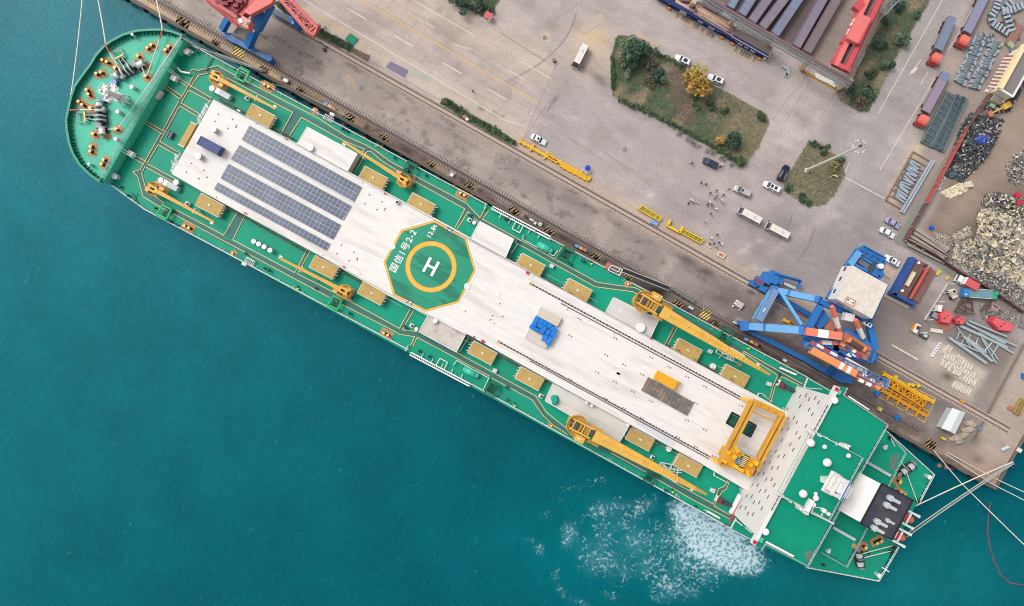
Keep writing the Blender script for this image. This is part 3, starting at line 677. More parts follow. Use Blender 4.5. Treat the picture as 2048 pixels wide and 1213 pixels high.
PIT = PX([(1464, 824.6), (1512.7, 851.3), (1500.8, 875), (1452, 846.4)], TZ)
b = MB(WALLW); hole_prism(b, TR, PIT, DZ+.03, TZ, WHITE); trunk = part(b, 'tank_trunk')
b = MB(GREEND); b.flat([(p.x, p.y, TZ-1.2) for p in PIT]); part(b, 'hatch_pit_floor')
b = MB(BLACK)
for i in range(4): b.bar(PIT[i]+Vector((0, 0, .06)), PIT[(i+1) % 4]+Vector((0, 0, .06)), .28, .16)
part(b, 'hatch_coaming')
def side_house(px, z, m, label=None):
	p = PX(px, z); b = MB(WALLW); b.prism(p, DZ+.04, z, top=m)
	e = MB(WPAINT)
	for i in range(len(p)):
		a, c = p[i], p[(i+1) % len(p)]; e.bar(a+Vector((0, 0, .05)), c+Vector((0, 0, .05)), .16, .1)
	h = part(b, 'side_house', label); build(e, 'roof_edge', h); return h
side_house([(614.5, 254.4), (714.7, 307.8), (695, 342.4), (594.8, 287)], TZ+.25, WHITE)
side_house([(959, 442.7), (1027.6, 478.4), (1010, 518), (940.5, 479)], TZ+.25, WHITE)
side_house([(1228.6, 595.6), (1317.6, 640), (1301, 675.7), (1211, 628)], TZ+.1, WHITE2)
side_house([(856.4, 630.7), (931.6, 669), (912.8, 705), (837.6, 664)], TZ+.1, mat('stained_house_roof', (206, 196, 188), .6, var=.06, scale=.5, dirt=(158, 142, 132), damt=.6, dscale=.35))
side_house([(1107, 767), (1259.7, 850), (1237, 887.6), (1090.6, 802.5)], TZ+.1, mat('grey_house_roof', (212, 208, 200), .55, var=.05, scale=.4, dirt=(190, 182, 172), damt=.5, dscale=.2))
b = MB(RUST)
for x0, y0, x1, y1, off in ((450, 408, 614, 500, .6), (640, 514, 778, 592, .6), (945, 676, 1100, 763, .6), (1262, 852, 1400, 930, .6), (440, 203, 590, 283, -.4), (716, 355, 770, 384, -.4), (1020, 522, 1165, 603, -.3), (1330, 690, 1480, 773, -.3)):
	b = MB(RUST); p, q = W(x0, y0, DZ), W(x1, y1, DZ); d = S(0, -off)
	b.tube(p+d+Vector((0, 0, .9)), q+d+Vector((0, 0, .9)), .14, n=6)
	n = int((q-p).length/1.1)
	for i in range(n):
		t = p.lerp(q, (i+rng_.random()*.5)/n)+d
		b.box((t.x, t.y, DZ), (.12+.3*rng_.random(), .3, .5+1.2*rng_.random()), SA)
	part(b, 'trunk_pipework')
b = MB(mat('socket_brown', (122, 98, 84), .8))
for base in ((1010, 600), (1050, 640), (1090, 585), (1130, 640)): pass
for i in range(13):
	for j in range(5):
		a = 12+i*5.4; n = -10.5+j*5.1
		if rng_.random() < .25: continue
		p = S(a+rng_.uniform(-.4, .4), n, TZ)
		px, py = p.x*F/(H-TZ)+1024, 606.5-p.y*F/(H-TZ)
		if abs(px-1090) < 42 and abs(py-660) < 45: continue
		for k in (0, .75):
			q = S(a+k, n-.1, TZ); b.box((q.x, q.y, TZ), (.26, .42, .06), SA)
for px in ((437, 229), (430, 243), (465, 239), (473, 252), (456, 257), (472, 255), (383, 327), (373, 345), (408, 341), (398, 358), (414, 355), (739, 390), (764, 404), (730, 408), (754, 420), (769, 420), (771, 417), (683, 491), (674, 508), (708, 505), (698, 522), (714, 520), (715, 517), (931, 623), (1000, 608), (985, 632), (981, 640), (1006, 633)):
	q = W(*px, TZ); b.box((q.x, q.y, TZ), (.34, .34, .06), SA)
part(b, 'deck_socket')
b = MB(mat('seam_grey', (196, 184, 174), .7, var=.12))
for n in (-14.6, -11.5, -8.6, -5.2, -2.0, 1.6, 4.6, 7.8, 11.0):
	a = -60.0
	while a < 76:
		l = rng_.uniform(4, 16)
		if not (-28 < a+l/2 < -3 and abs(n) < 12) and rng_.random() < .55 and not -66 < a < -38: b.ribbon([S(a, n), S(a+l, n)], .07, TZ+.012)
		a += l+rng_.uniform(1, 8)
for p, q in (((896, 458), (1090, 562)), ((1096, 790), (1250, 872)), ((938, 477), (1016, 519))): b.ribbon(PX([p, q], TZ+.25), .1, TZ+.262)
part(b, 'plate_seam')
b = MB(GREY)
for pts in ([(427, 199), (1487, 777)], [(1400, 926.5), (403, 383)]): b.rail(PX(pts, TZ), .9, .04, 3.2)
part(b, 'trunk_rail')
b = MB(WPAINT)
for pts in ([(424, 203), (412, 215), (410, 224), (416, 213)], [(410, 224), (397, 243), (401, 233)], [(399, 228), (404, 238), (396, 251)], [(360, 303), (364, 308), (352, 325), (349, 345)], [(352, 325), (357, 312)], [(344, 345), (349, 333), (346, 322)]):
	b.rail(PX(pts, DZ+1.5), 1.0, .07, .7)
for p, q in (((414, 210), (404, 230)), ((402, 232), (397, 246)), ((354, 310), (351, 328)), ((349, 328), (344, 345))): b.bar(W(*p, TZ-.3), W(*q, DZ+.3), 1.1, .12)
part(b, 'stairway')
b = MB(RAILB)
for (p0, p1, p2) in (((1067, 571), (1124, 603), (1482, 795)), ((1003, 687), (1062, 718), (1420, 914))):
	p, m, q = W(*p0, TZ), W(*p1, TZ), W(*p2, TZ)
	b.bar(p+Vector((0, 0, .1)), q+Vector((0, 0, .1)), .22, .2)
	b.bar(m+S(0, -.62)+Vector((0, 0, .1)), q+S(0, -.62)+Vector((0, 0, .1)), .22, .2)
	n = int((q-p).length/.95)
	for i in range(n): t = p.lerp(q, i/n); b.box((t.x, t.y, TZ), (.26, .5, .08), SA)
	e = W(p0[0]-5, p0[1]-3, TZ); b.use(YPAD); b.box((e.x, e.y, TZ), (1.0, .6, .3), SA); b.use(RAILB)
part(b, 'gantry_rail')
for (q4, rows, cols) in ((((498.8, 251), (722.7, 374), (705.8, 403.8), (483, 280)), 2, 28), (((479, 290), (702, 411.7), (685, 440.5), (461, 318.7)), 2, 28), (((457, 327.6), (681, 449.7), (664.3, 478.4), (440.5, 357)), 2, 28), (((435.5, 365), (659.3, 487.3), (652, 501), (427.6, 379)), 1, 28)):
	c = PX(q4, TZ+.45); u = (c[1]-c[0]); v = (c[3]-c[0])
	b = MB(SFRAME); b.prism(c, TZ+.3, TZ+.43)
	for i in range(6):
		for j in (0.08, .92):
			t = c[0]+u*((i+.5)/6)+v*j; b.box((t.x, t.y, TZ), (.2, .2, .31), SA)
	ar = part(b, 'solar_array'); b = MB(SOLAR)
	gu, gv = .045/ (u.length/cols), .05/(v.length/rows)
	for r in range(rows):
		for k in range(cols):
			for h in (0, .5):
				u0, u1 = (k+gu)/cols, (k+1-gu)/cols; v0, v1 = (r+h+gv*(1 if h == 0 else .5))/rows, (r+h+.5-gv*(.5 if h == 0 else 1))/rows
				b.prism([c[0]+u*u0+v*v0, c[0]+u*u1+v*v0, c[0]+u*u1+v*v1, c[0]+u*u0+v*v1], TZ+.431, TZ+.455)
	build(b, 'solar_cell', ar)
OCT = [(869, 442), (932, 477), (951, 541), (917.5, 605), (851, 623), (787, 590), (768, 524), (803, 461)]
oc = PX(OCT, TZ); ctr = sum(oc, Vector((0, 0, 0)))/8
def scaled(p, k): return [ctr+(q-ctr)*k for q in p]
b = MB(WPAINT); b.prism(scaled(oc, 1.05), TZ-.6, TZ+.05); hd = part(b, 'helideck')
b = MB(HELI_D); b.flat(scaled(oc, 1.012), TZ+.056); b.use(HELI_Y); b.flat(scaled(oc, 1.002), TZ+.062); b.use(HELI_D); b.flat(scaled(oc, .968), TZ+.068)
b.use(HELI_G); b.flat(scaled(oc, .96), TZ+.076); build(b, 'deck_paint', hd)
rc = W(862, 534, TZ); b = MB(HELI_D); b.ring(rc, 5.5, 6.82, TZ+.082); b.use(HELI_Y); b.ring(rc, 5.62, 6.7, TZ+.090); build(b, 'landing_circle', hd)
b = MB(WPAINT)
vx = S(0, 1).normalized(); ux = S(1, 0).normalized()
def gl(pts, w, hgt=TZ+.092):
	b.ribbon([rc+ux*p[0]+vx*p[1] for p in pts], w, hgt)
gl([(-1.2, -2.15), (-1.2, 2.15)], .74); gl([(1.2, -2.15), (1.2, 2.15)], .74); gl([(-.83, 0), (.83, 0)], .66); build(b, 'landing_letter', hd)
def text(s, c, size, rz, z, name, parent, m, bold=.02, squash=1.0):
	cu = bpy.data.curves.new(name, 'FONT'); cu.body = s; cu.size = size; cu.offset = bold; cu.align_x = 'CENTER'; cu.align_y = 'CENTER'; cu.extrude = .004; cu.space_character = 1.12
	t = bpy.data.objects.new(name, cu); COL.objects.link(t); bpy.context.view_layer.update()
	me = bpy.data.meshes.new_from_object(t.evaluated_get(bpy.context.evaluated_depsgraph_get()))
	bpy.data.objects.remove(t); bpy.data.curves.remove(cu)
	mb = MB(m); cc = Vector((c[0], c[1], z))
	for v in me.vertices:
		x, y = rot2(v.co.x*squash, v.co.y, rz); mb.v.append((cc.x+x, cc.y+y, z+v.co.z))
	for f in me.polygons: mb.f.append(tuple(f.vertices)); mb.mi.append(0)
	bpy.data.meshes.remove(me)
	return build(mb, name, parent)
va = SA+pi/2
text('国信1号2-2', W(807, 503, TZ), 2.4, va, TZ+.092, 'deck_lettering', hd, WPAINT, .03, 1.0)
text('12.8t', W(864, 463.5, TZ), 1.7, va, TZ+.092, 'deck_lettering', hd, WPAINT, .045)
b = MB(WPAINT)
for c in ((899, 462), (821, 604)):
	q = W(*c, TZ); b.box((q.x, q.y, TZ+.04), (1.9, .7, .03), SA)
build(b, 'number_patch', hd)
text('22', W(899, 462, TZ), 2.0, SA+pi, TZ+.096, 'deck_lettering', hd, mat('number_dark', (96, 92, 90), .6), .03)
text('22', W(821, 604, TZ), 2.0, SA, TZ+.096, 'deck_lettering', hd, mat('number_dark', (96, 92, 90), .6), .03)
for c in ((784.5, 493), (934.5, 573)): b = MB(WPAINT); b.ring(W(*c, TZ), .55, .85, TZ+.096, 20); b.cyl((*W(*c, TZ)[:2], TZ+.088), .5, .004); build(b, 'aiming_mark', hd)
# ================================================================ superstructure
ZA, ZB, ZC, ZP = 28.0, 30.8, 19.5, 12.2
def u_of(p, z): w = W(*p, z); return w.x*CS+w.y*SS
def n_of(p, z): w = W(*p, z); return -w.x*SS+w.y*CS
UF = 78.2; HL, HR = -21.6, 16.6
UBK = u_of((1692, 990), ZA)
ss = MB(WALLW); ss.prism([S(UF, HL), S(UF, HR), S(UBK-.6, HR-.4), S(UBK-.6, HL+.4)], DZ+.05, ZA-.4); sup = part(ss, 'superstructure')
wz = [13.6, 16.4, 19.1, 21.8, 24.5]
for r, z in enumerate(wz):
	w0 = MB(WINDOW)
	for k in range(11):
		n = HL+2.2+k*3.3+(.8 if r % 2 else 0)
		if rng_.random() < .12: continue
		p = S(UF-.03, n, z); q = S(UF-.03, n+1.05, z)
		w0.prism([p, q, q+S(.06, 0), p+S(.06, 0)], z, z+.45)
		build(w0, 'window', sup); w0 = MB(WINDOW)
bw_ = MB(WINDOW)
for k in range(24):
	n = -14.4+k*1.2; bw_.prism([S(UF-.03, n), S(UF-.03, n+1.0), S(UF+.02, n+1.0), S(UF+.02, n)], ZB-1.5, ZB-1.15)
build(bw_, 'bridge_window', sup)
WIN = PX([(1672, 773), (1692, 776), (1684, 790), (1772, 849), (1613, 1130), (1528, 1086), (1521, 1098), (1506, 1088)], ZA)
b = MB(WPAINT); b.prism([S(UF-.12, n_of((1506, 1088), ZA)), S(UF-.12, n_of((1672, 773), ZA)), WIN[1], WIN[2], WIN[3], WIN[4], WIN[5], WIN[6]], ZA-.38, ZA, top=GREENA)
ad = part(b, 'bridge_deck')
b = MB(WALLW); nB0, nB1 = n_of((1558, 987.5), ZB), n_of((1621.6, 861), ZB); uB = u_of((1690, 975), ZB)
b.prism([S(UF-.02, nB0), S(UF-.02, nB1), S(uB, nB1), S(uB, nB0)], ZA+.01, ZB, top=GREENA); wh = part(b, 'wheelhouse')
for n0, n1 in ((nB1+.02, n_of((1672, 773), ZA)), (n_of((1506, 1088), ZA), nB0-.02)):
	b = MB(WALLW); b.prism([S(UF-.14, n0), S(UF-.14, n1), S(UF+.9, n1), S(UF+.9, n0)], ZA+.01, ZA+1.15)
	n = n1-.7 if n0 > 0 else n0+.7; b.use(RED); p = S(UF+.3, n); b.box((p.x, p.y, ZA+1.16), (.9, .9, .12), SA); part(b, 'bridge_wing')
b = MB(LGREY)
def er(pts, z, h=1.1): b.rail(PX(pts, z), h, .06, 1.6)
er([(1691, 776), (1684, 790), (1772, 849), (1613, 1130), (1528, 1086), (1521, 1098)], ZA); er([(1621.6, 861), (1722, 915), (1655, 1039), (1558, 987.5), (1621.6, 861)], ZB)
part(b, 'bridge_rail')
b = MB(WPAINT)
for p, q in (((1623, 864), (1676, 890)), ((1686, 896), (1698, 895)), ((1562, 990), (1602, 1012)), ((1602, 1018), (1618, 1030))):
	for k in range(14):
		t = W(*p, ZB).lerp(W(*q, ZB), k/13); b.box((t.x+rng_.uniform(-.2, .2), t.y+rng_.uniform(-.3, .3), ZA+.02), (rng_.uniform(.3, .8), rng_.uniform(.3, .8), rng_.uniform(1, 3.4)), SA+rng_.random())
b.bar(W(1676, 890, ZA+.8), W(1698, 896, ZA+.8), .9, .3); b.bar(W(1532, 1084, ZA+.9), W(1587, 1113, ZA+.9), .5, .3); b.bar(W(1602, 1016, ZA+.9), W(1668, 1048, ZA+.9), .35, .3); b.bar(W(1697, 793, ZA+.9), W(1738, 820, ZA+.9), .3, .3)
part(b, 'vent_locker')
for c in ((1665, 800), (1528, 1061)):
	b = MB(LGREY); p = W(*c, ZA); b.cyl((p.x, p.y, ZA), .85, 1.3); b.use(WPAINT); b.dome((p.x, p.y, ZA+1.3), .8, .25); h = part(b, 'compass_stand')
b = MB(TEAL)
for c in ((1675, 784), (1520, 1078)): p = W(*c, ZA); b.box((p.x, p.y, ZA), (1.2, .9, 1.0), SA+pi/2)
part(b, 'wing_console')
TC = PX([(1768, 860), (1808, 905), (1691, 1132), (1638, 1103)], ZC)
uc0, uc1 = UBK-.58, u_of((1750, 1018), ZC)
b = MB(WALLW); b.prism([S(uc0, -18.2), S(uc0, 13.0), S(uc1, 13.0), S(uc1, -18.2)], DZ+.05, ZC, top=GREENA); tier = part(b, 'after_house')
b = MB(LGREY); er([(1771, 862), (1808, 905), (1691, 1132), (1641, 1104)], ZC); er([(1729, 921), (1765, 942)], ZC); b.bar(W(1731, 923, ZC+.5), W(1781, 952, ZC+.5), .7, .5); b.bar(W(1666, 1055, ZC+.5), W(1710, 1080, ZC+.5), .7, .5); part(b, 'after_rail')
b = MB(mat('worn_grey_green', (96, 122, 112), .8, var=.2)); b.flat(PX([(1783, 911), (1800, 907), (1789, 942), (1776, 938)], ZC+.02), ZC+.02); b.flat(PX([(1608, 1106), (1632, 1098), (1626, 1118), (1612, 1126)], ZA+.02), ZA+.02); part(b, 'deck_wear')
b = MB(WALLW); f0 = PX([(1719, 951), (1763, 967), (1722, 1048), (1677, 1028)], 27.6); u0, u1, u2 = u_of((1698, 990), 26.5), u_of((1742, 1008), 28.5), u_of((1803, 1043), 28.5)
nf0, nf1 = n_of((1722, 1046), 28.5), n_of((1762, 968), 28.5)
b.add([S(u0, nf0, ZC-6), S(u0, nf1, ZC-6), S(u1, nf1, ZC-6), S(u1, nf0, ZC-6), S(u0, nf0, 25.0), S(u0, nf1, 25.0), S(u1, nf1, 28.4), S(u1, nf0, 28.4), S(u0+2.2, nf0, 26.9), S(u0+2.2, nf1, 26.9)],
      [(4, 8, 9, 5), (8, 7, 6, 9), (0, 4, 5, 1), (1, 5, 9, 6, 2), (3, 7, 8, 4, 0)][:3]+[(1, 2, 6, 9, 5), (0, 4, 8, 7, 3)])
b.mi[0] = 0; hood = part(b, 'funnel_hood')
b = MB(FUNNEL); b.prism([S(u1+.02, nf0-.15), S(u1+.02, nf1+.15), S(u2, nf1+.15), S(u2, nf0-.15)], DZ+2, 28.5); fun = part(b, 'funnel')
b = MB(BLACK)
for p, q in zip([S(u1+.02, nf0-.15, 28.55), S(u1+.02, nf1+.15, 28.55), S(u2, nf1+.15, 28.55), S(u2, nf0-.15, 28.55)], [S(u1+.02, nf1+.15, 28.55), S(u2, nf1+.15, 28.55), S(u2, nf0-.15, 28.55), S(u1+.02, nf0-.15, 28.55)]): b.bar(p, q, .4, .3)
build(b, 'funnel_rim', fun)
for c, k in (((1789, 1001), 1), ((1782, 1015), 1), ((1763, 1048), 1), ((1757, 1061), 1), ((1782, 1045), .7)):
	b = MB(LGREY); p = W(*c, 29); d = S(1.15*k, 0); q1 = Vector((p.x, p.y, 28.5))
	b.tube(q1-d, q1-d+Vector((0, 0, 1.0*k)), .75*k, n=10); b.tube(q1-d*1.3+Vector((0, 0, .85*k)), q1+d*1.1+Vector((0, 0, .7*k)), .48*k, .42*k, n=10); build(b, 'exhaust_pipe', fun)
for c, r in (((1624, 887.5), 1.0), ((1651, 895), .58), ((1657, 927), 1.05), ((1699, 913), .6), ((1608.7, 989.5), 1.0), ((1634, 998), .75), ((1654, 979), .5), ((1633, 989), .5)):
	b = MB(WPAINT); p = W(*c, ZB+1.5*r+.4); b.cyl((p.x, p.y, ZB), r*.35, r+.2, 10); b.lathe((p.x, p.y, ZB+.25+r), [(.01, -.72*r), (r*.72, -.62*r), (r, 0), (r*.86, .5*r), (r*.5, .86*r), (.01, r)], 18); part(b, 'radome', smooth=True)
b = MB(WPAINT)
for c, s in (((1619, 1012), (1.1, 3.0, 1.2)), ((1628, 1010), (.9, .9, 1)), ((1649, 1022), (.9, .9, 1)), ((1658, 1029), (.8, .8, .9))):
	p = W(*c, ZB+1); b.box((p.x, p.y, ZB), s, SA)
b.rail(PX([(1624, 1012), (1645, 1016), (1640, 1031), (1620, 1024), (1624, 1012)], ZB), 1.0, .06)
part(b, 'roof_locker')
b = MB(WPAINT); mp_ = W(1648, 958, ZB); m0 = Vector((mp_.x, mp_.y, ZB))
b.bar(m0, m0+Vector((0, 0, 10.0)), 1.8, 1.4, 1.1, .9)
for i, (z, w, l) in enumerate(((3.2, 5.2, 2.2), (5.4, 3.6, 2.6), (7.4, 4.6, 2.2), (9.3, 2.4, 2.4))):
	b.box((m0.x, m0.y, ZB+z), (l, w, .25), SA)
	for k in range(5):
		d = S(rng_.uniform(-l/2, l/2), rng_.uniform(-w/2, w/2)); b.box((m0.x+d.x, m0.y+d.y, ZB+z+.25), (.5, .5, .7), SA)
	d = [S(sx*l/2, sy*w/2) for sx, sy in ((-1, -1), (1, -1), (1, 1), (-1, 1))]
	b.rail([Vector((m0.x, m0.y, ZB+z+.25))+d[k % 4] for k in range(5)], .9, .05, 1.5)
for k in range(3): b.bar(m0+S(.8, -1.6+1.6*k)+Vector((0, 0, 6)), m0+S(2.6, -1.6+1.6*k)+Vector((0, 0, 7)), .18)
rm = part(b, 'radar_mast')
b = MB(WPAINT); a_ = Vector((m0.x, m0.y, ZB+10.6)); b.bar(a_+S(-.2, -2.4), a_+S(-.2, 2.4), .55, .3); b.use(mat('radar_blue', (48, 110, 196), .5)); b.bar(a_+S(-.2, -2.38)+Vector((0, 0, .2)), a_+S(-.2, 2.38)+Vector((0, 0, .2)), .25, .1); b.use(GREY); b.bar(a_+Vector((0, 0, -1)), a_, .5); build(b, 'radar_scanner', rm)
b = MB(mat('guard_rail_red', (204, 44, 72), .5)); b.bar(W(1459, 1044, TZ), W(1513, 950, TZ), .5, .3); b.bar(W(1512, 950, TZ), W(1519, 940, TZ), .55, .3); part(b, 'red_pipe')
b = MB(WPAINT); b.bar(W(1462, 1028, 10.2), W(1481, 990, 10.2), 1.3, .8); part(b, 'white_duct')
b = MB(LGREY)
for c in ((1570, 819), (1484, 979)): p = W(*c, DZ); b.cyl((p.x, p.y, DZ), .75, 2.0, 14)
part(b, 'vent_post')
b = MB(WPAINT); b.rail(PX([(1612, 757), (1605, 775), (1640, 778)], DZ+4), 1.1, .08); b.rail(PX([(1614, 756), (1660, 783)], DZ+4), 1.1, .08); b.rail(PX([(1470, 1036), (1459, 1056), (1505, 1080)], DZ+4), 1.1, .08)
b.bar(W(1470, 1040, 11), W(1485, 1052, 11), .3); b.bar(W(1490, 1055, 11), W(1503, 1066, 11), .3); b.rail(PX([(1769, 861), (1864.6, 948), (1834, 1006)], DZ), 1.1, .09); b.rail(PX([(1610, 1133), (1754, 1160), (1794, 1092)], DZ), 1.1, .09); part(b, 'stern_rail')
b = MB(WPAINT); b.bar(W(1764, 1135, DZ+1), W(1778, 1144, DZ+1), .3); part(b, 'flag_staff')
# ================================================================ deck equipment (parts of the ship, repeated by copying)
def place(o, px, z, rz=SA, scale=None): return dup(o, W(px[0], px[1], z), rz, parent=ship, scale=scale)
def loc_part(mb, name, px, z, rz=SA, smooth=False): return build(mb, name, ship, local=True, loc=W(px[0], px[1], z), rz=rz, smooth=smooth)
def sub(mb, name, par, smooth=False): return build(mb, name, par, local=True, smooth=smooth)
def ziglines(b, hx, hy, n, z=.05):
	b.use(YDARK)
	for i in range(n): x = -hx+(i+.5)*2*hx/n; b.box((x, 0, z), (.07, 2*hy*.96, .02))
	b.use(YPAD)
b = MB(YPAD); b.box((0, 0, 0), (3.6, 2.2, .05)); ziglines(b, 1.8, 1.1, 9)
bitts = loc_part(b, 'mooring_bitts', (303, 96), FZ, ang((1000, 487), (1040, 457)))
b = MB(BLACK); b.box((0, 0, .07), (2.3, .62, .12)); sub(b, 'base_plate', bitts)
for x in (-.62, .62):
	b = MB(BLACK); b.cyl((x, 0, .19), .30, 1.05, 12); b.use(YCAP); b.cyl((x, 0, 1.24), .40, .14, 12); sub(b, 'bollard_post', bitts)
for px, p, q, z in (((338, 100), (0, 40), (35, 0), FZ), ((214, 125), (0, 0), (48, 20), FZ), ((202, 149), (0, 15), (55, 0), FZ), ((180, 187), (0, 0), (20, 50), FZ), ((166, 209), (0, 0), (38, 32), FZ), ((186, 300), (5, 0), (0, 40), FZ), ((210, 326), (20, 0), (0, 43), FZ),
					((377, 455), (0, 0), (48, 24), DZ), ((925, 390), (0, 0), (42, 22), DZ), ((773, 668), (0, 0), (42, 22), DZ), ((1754, 1082), (0, 20), (40, 0), DZ), ((1800, 986), (0, 0), (20, 14), DZ), ((536, 174), (0, 0), (40, 22), DZ)):
	place(bitts, px, z, ang(p, q))
b = MB(YPAD); b.cyl((0, 0, 0), 1.35, .05, 12)
b.use(YDARK)
for i in range(7): x = -1.1+i*.37; b.box((x, 0, .05), (.06, 2*math.sqrt(max(.1, 1.3**2-x*x))*.95, .02))
bitt1 = loc_part(b, 'mooring_bitt', (280, 115), FZ, .4)
b = MB(BLACK); b.cyl((0, 0, .06), .42, .2, 14); b.cyl((0, 0, .26), .33, 1.0, 14); b.use(YCAP); b.cyl((0, 0, 1.26), .45, .12, 14); sub(b, 'bollard_post', bitt1)
for px in ((234.5, 138.5), (295, 155), (186, 218.6), (191, 270), (236, 260)): place(bitt1, px, FZ, rng_.random())
for px in ((1727, 1093), (1795.5, 962)): place(bitt1, px, DZ, rng_.random())
for px in ((467, 507.6), (1255, 569), (1102, 851), (629.5, 222.5)): place(bitt1, px, DZ, rng_.random(), (.72, .72, .6))
b = MB(YPAD); b.box((0, 0, 0), (2.3, 1.5, .05)); ziglines(b, 1.15, .75, 6); pad = loc_part(b, 'anti_slip_pad', (295, 131.5), FZ, ang((0, 0), (12, 30)))
place(pad, (214, 273), FZ, 0.0); place(pad, (1708, 1092), ZC, SA+1.5, (.5, .7, 1)); place(pad, (1479, 729.5), DZ, SA, (.4, .6, 1)); place(pad, (528, 170), DZ)
def windlass(px, z, rz, k=1.0):
	r = MB(DGREY); r.box((0, 0, 0), (7.2, 2.6, .25)); w = loc_part(r, 'anchor_windlass', px, z, rz)
	r = MB(DGREY); r.tube((-4.4, 0, 1.1), (4.6, 0, 1.1), .22, n=10); sub(r, 'shaft', w)
	for x, rr, l in ((-3.9, .8, 1.0), (3.1, .75, 1.7)):
		r = MB(WPAINT); r.tube((x-l/2, 0, 1.2), (x+l/2, 0, 1.2), rr, n=18); r.use(LGREY)
		for e in (-l/2-.1, l/2+.1): r.tube((x+e-.08, 0, 1.2), (x+e+.08, 0, 1.2), rr+.3, n=18)
		sub(r, 'rope_drum', w)
	for x in (-1.9, -.7, .4):
		r = MB(LGREY); n = 16
		r.tube((x-.14, 0, 1.2), (x+.14, 0, 1.2), 1.35, n=n); r.use(BLACK); r.tube((x-.16, 0, 1.2), (x+.16, 0, 1.2), .6, n=n); sub(r, 'brake_wheel', w)
	r = MB(GREY); r.box((1.6, .9, .25), (1.4, 1.6, 1.1)); r.box((-2.6, -1.0, .25), (.9, 1.0, 1.3)); r.tube((4.3, 0, 1.1), (5.0, 0, 1.1), .42, .34, 12); sub(r, 'gear_case', w)
	r = MB(LGREY); r.bar((-1.2, 1.2, .9), (-1.6, 4.0, .9), .18); r.bar((0, 1.2, .9), (-.6, 4.0, .9), .18)
	r.rail([(-2.3, 4.2, 0), (.2, 4.2, 0), (.2, 6.2, 0), (-2.3, 6.2, 0), (-2.3, 4.2, 0)], 1.1, .09); r.use(YCAP); r.bar((-2.3, 4.2, 1.0), (.2, 4.2, 1.0), .4); r.use(BLACK); r.box((-1.1, 3.4, 0), (1.6, 1.0, .6)); sub(r, 'chain_stopper', w)
	r = MB(BLACK)
	for i in range(9): r.box((-1.3+.1*(i % 2), 1.7+i*.4, .1), (.25, .42, .18), .5*(i % 2))
	sub(r, 'anchor_chain', w)
	return w
w1 = windlass((264, 142), FZ, radians(26))
w2 = dup(w1, W(207, 241, FZ), radians(-84), parent=ship, scale=(1, -1, 1))
b = MB(DGREY); b.box((0, 0, 0), (4.6, 1.8, .3)); sw = loc_part(b, 'mooring_winch', (1809, 937), DZ, radians(33))
for x, rr, l in ((-1.1, .85, 1.3), (1.2, .85, 1.3)):
	b = MB(LGREY); b.tube((x-l/2, 0, 1.3), (x+l/2, 0, 1.3), rr, n=18); b.use(DGREY)
	for e in (-l/2-.1, l/2+.1): b.tube((x+e-.06, 0, 1.3), (x+e+.06, 0, 1.3), rr+.28, n=18)
	sub(b, 'rope_drum', sw)
b = MB(GREY); b.tube((-2.5, 0, 1.3), (-1.8, 0, 1.3), .5, n=10); b.box((0, .2, .3), (.6, 1.4, 1.5)); b.box((2.4, .3, .3), (.9, 1.2, 1.2)); b.tube((-3.2, 0, 1.3), (-2.5, 0, 1.3), .35, .5, 12); sub(b, 'gear_case', sw)
dup(sw, W(1714.5, 1115, DZ), radians(-82), parent=ship)
b = MB(TAN); b.box((0, 0, 0), (6.85, 3.3, 2.2)); b.box((0, 0, 2.2), (7.0, 3.42, .1))
for x, y in ((-2.2, .95), (2.3, .95), (-2.3, -1.0), (2.2, -1.0)): b.use(mat('hatch_bolt', (130, 98, 58), .7)); b.cyl((x, y, 2.3), .11, .06, 8)
b.use(WPAINT); b.box((.05, 0, 2.3), (.5, .42, .22)); b.cyl((-.4, .15, 2.3), .13, .18, 8)
hatch = loc_part(b, 'hatch_cover', (520.5, 231.5), DZ)
def hpos(px): return W(px[0], px[1], DZ+2.3)
b = MB(WPAINT)
for y in (-1.78, 1.78): b.bar((-3.5, y, 1.95), (3.5, y, 1.95), .22)
for x in (-3.55, 3.55): b.bar((x, -1.78, 1.95), (x, 1.78, 1.95), .18)
for x in (-3.2, -1, 1, 3.2): b.bar((x, -1.8, 0), (x, -1.8, 1.9), .12); b.bar((x, 1.8, 0), (x, 1.8, 1.9), .12)
sub(b, 'hatch_frame', hatch)
b = MB(WPAINT)
for i in range(4):
	y = -1.4+i*.85; b.tube((3.5, y, 1.9), (4.0+.2*(i % 2), y+.25, 1.9), .10, n=6)
sub(b, 'pipe_manifold', hatch)
hatch.location = hpos((520.5, 231.5))-ROOT[ship.name][0]; hatch.location.z = DZ-WZ
def hplace(px, flip):
	p = hpos(px); p.z = DZ; return dup(hatch, p, SA+(pi if flip else 0), parent=ship)
for px, fl in (((418.7, 410.8), 0), ((746.3, 356.4), 0), ((841.8, 409.6), 0), ((647.2, 535.2), 0), ((743.6, 587), 0), ((1061.5, 530.8), 1), ((1155.7, 581), 1), ((964.9, 706.7), 1), ((1059.4, 758), 1), ((1376, 701), 1), ((1470.5, 753), 1), ((1280.7, 879.5), 1), ((1376.4, 932), 1)): hplace(px, fl)
b = MB(TAN); p = PX([(382, 244), (393, 250), (368, 295), (356, 289)], TZ-.3); b.prism(p, DZ+.04, TZ-.3)
b.use(WPAINT)
for i in (0, 2): b.bar(p[i]+Vector((0, 0, .05)), p[i+1]+Vector((0, 0, .05)), .2)
part(b, 'hatch_cover', 'long narrow tan hatch cover across the forward end of the white trunk')
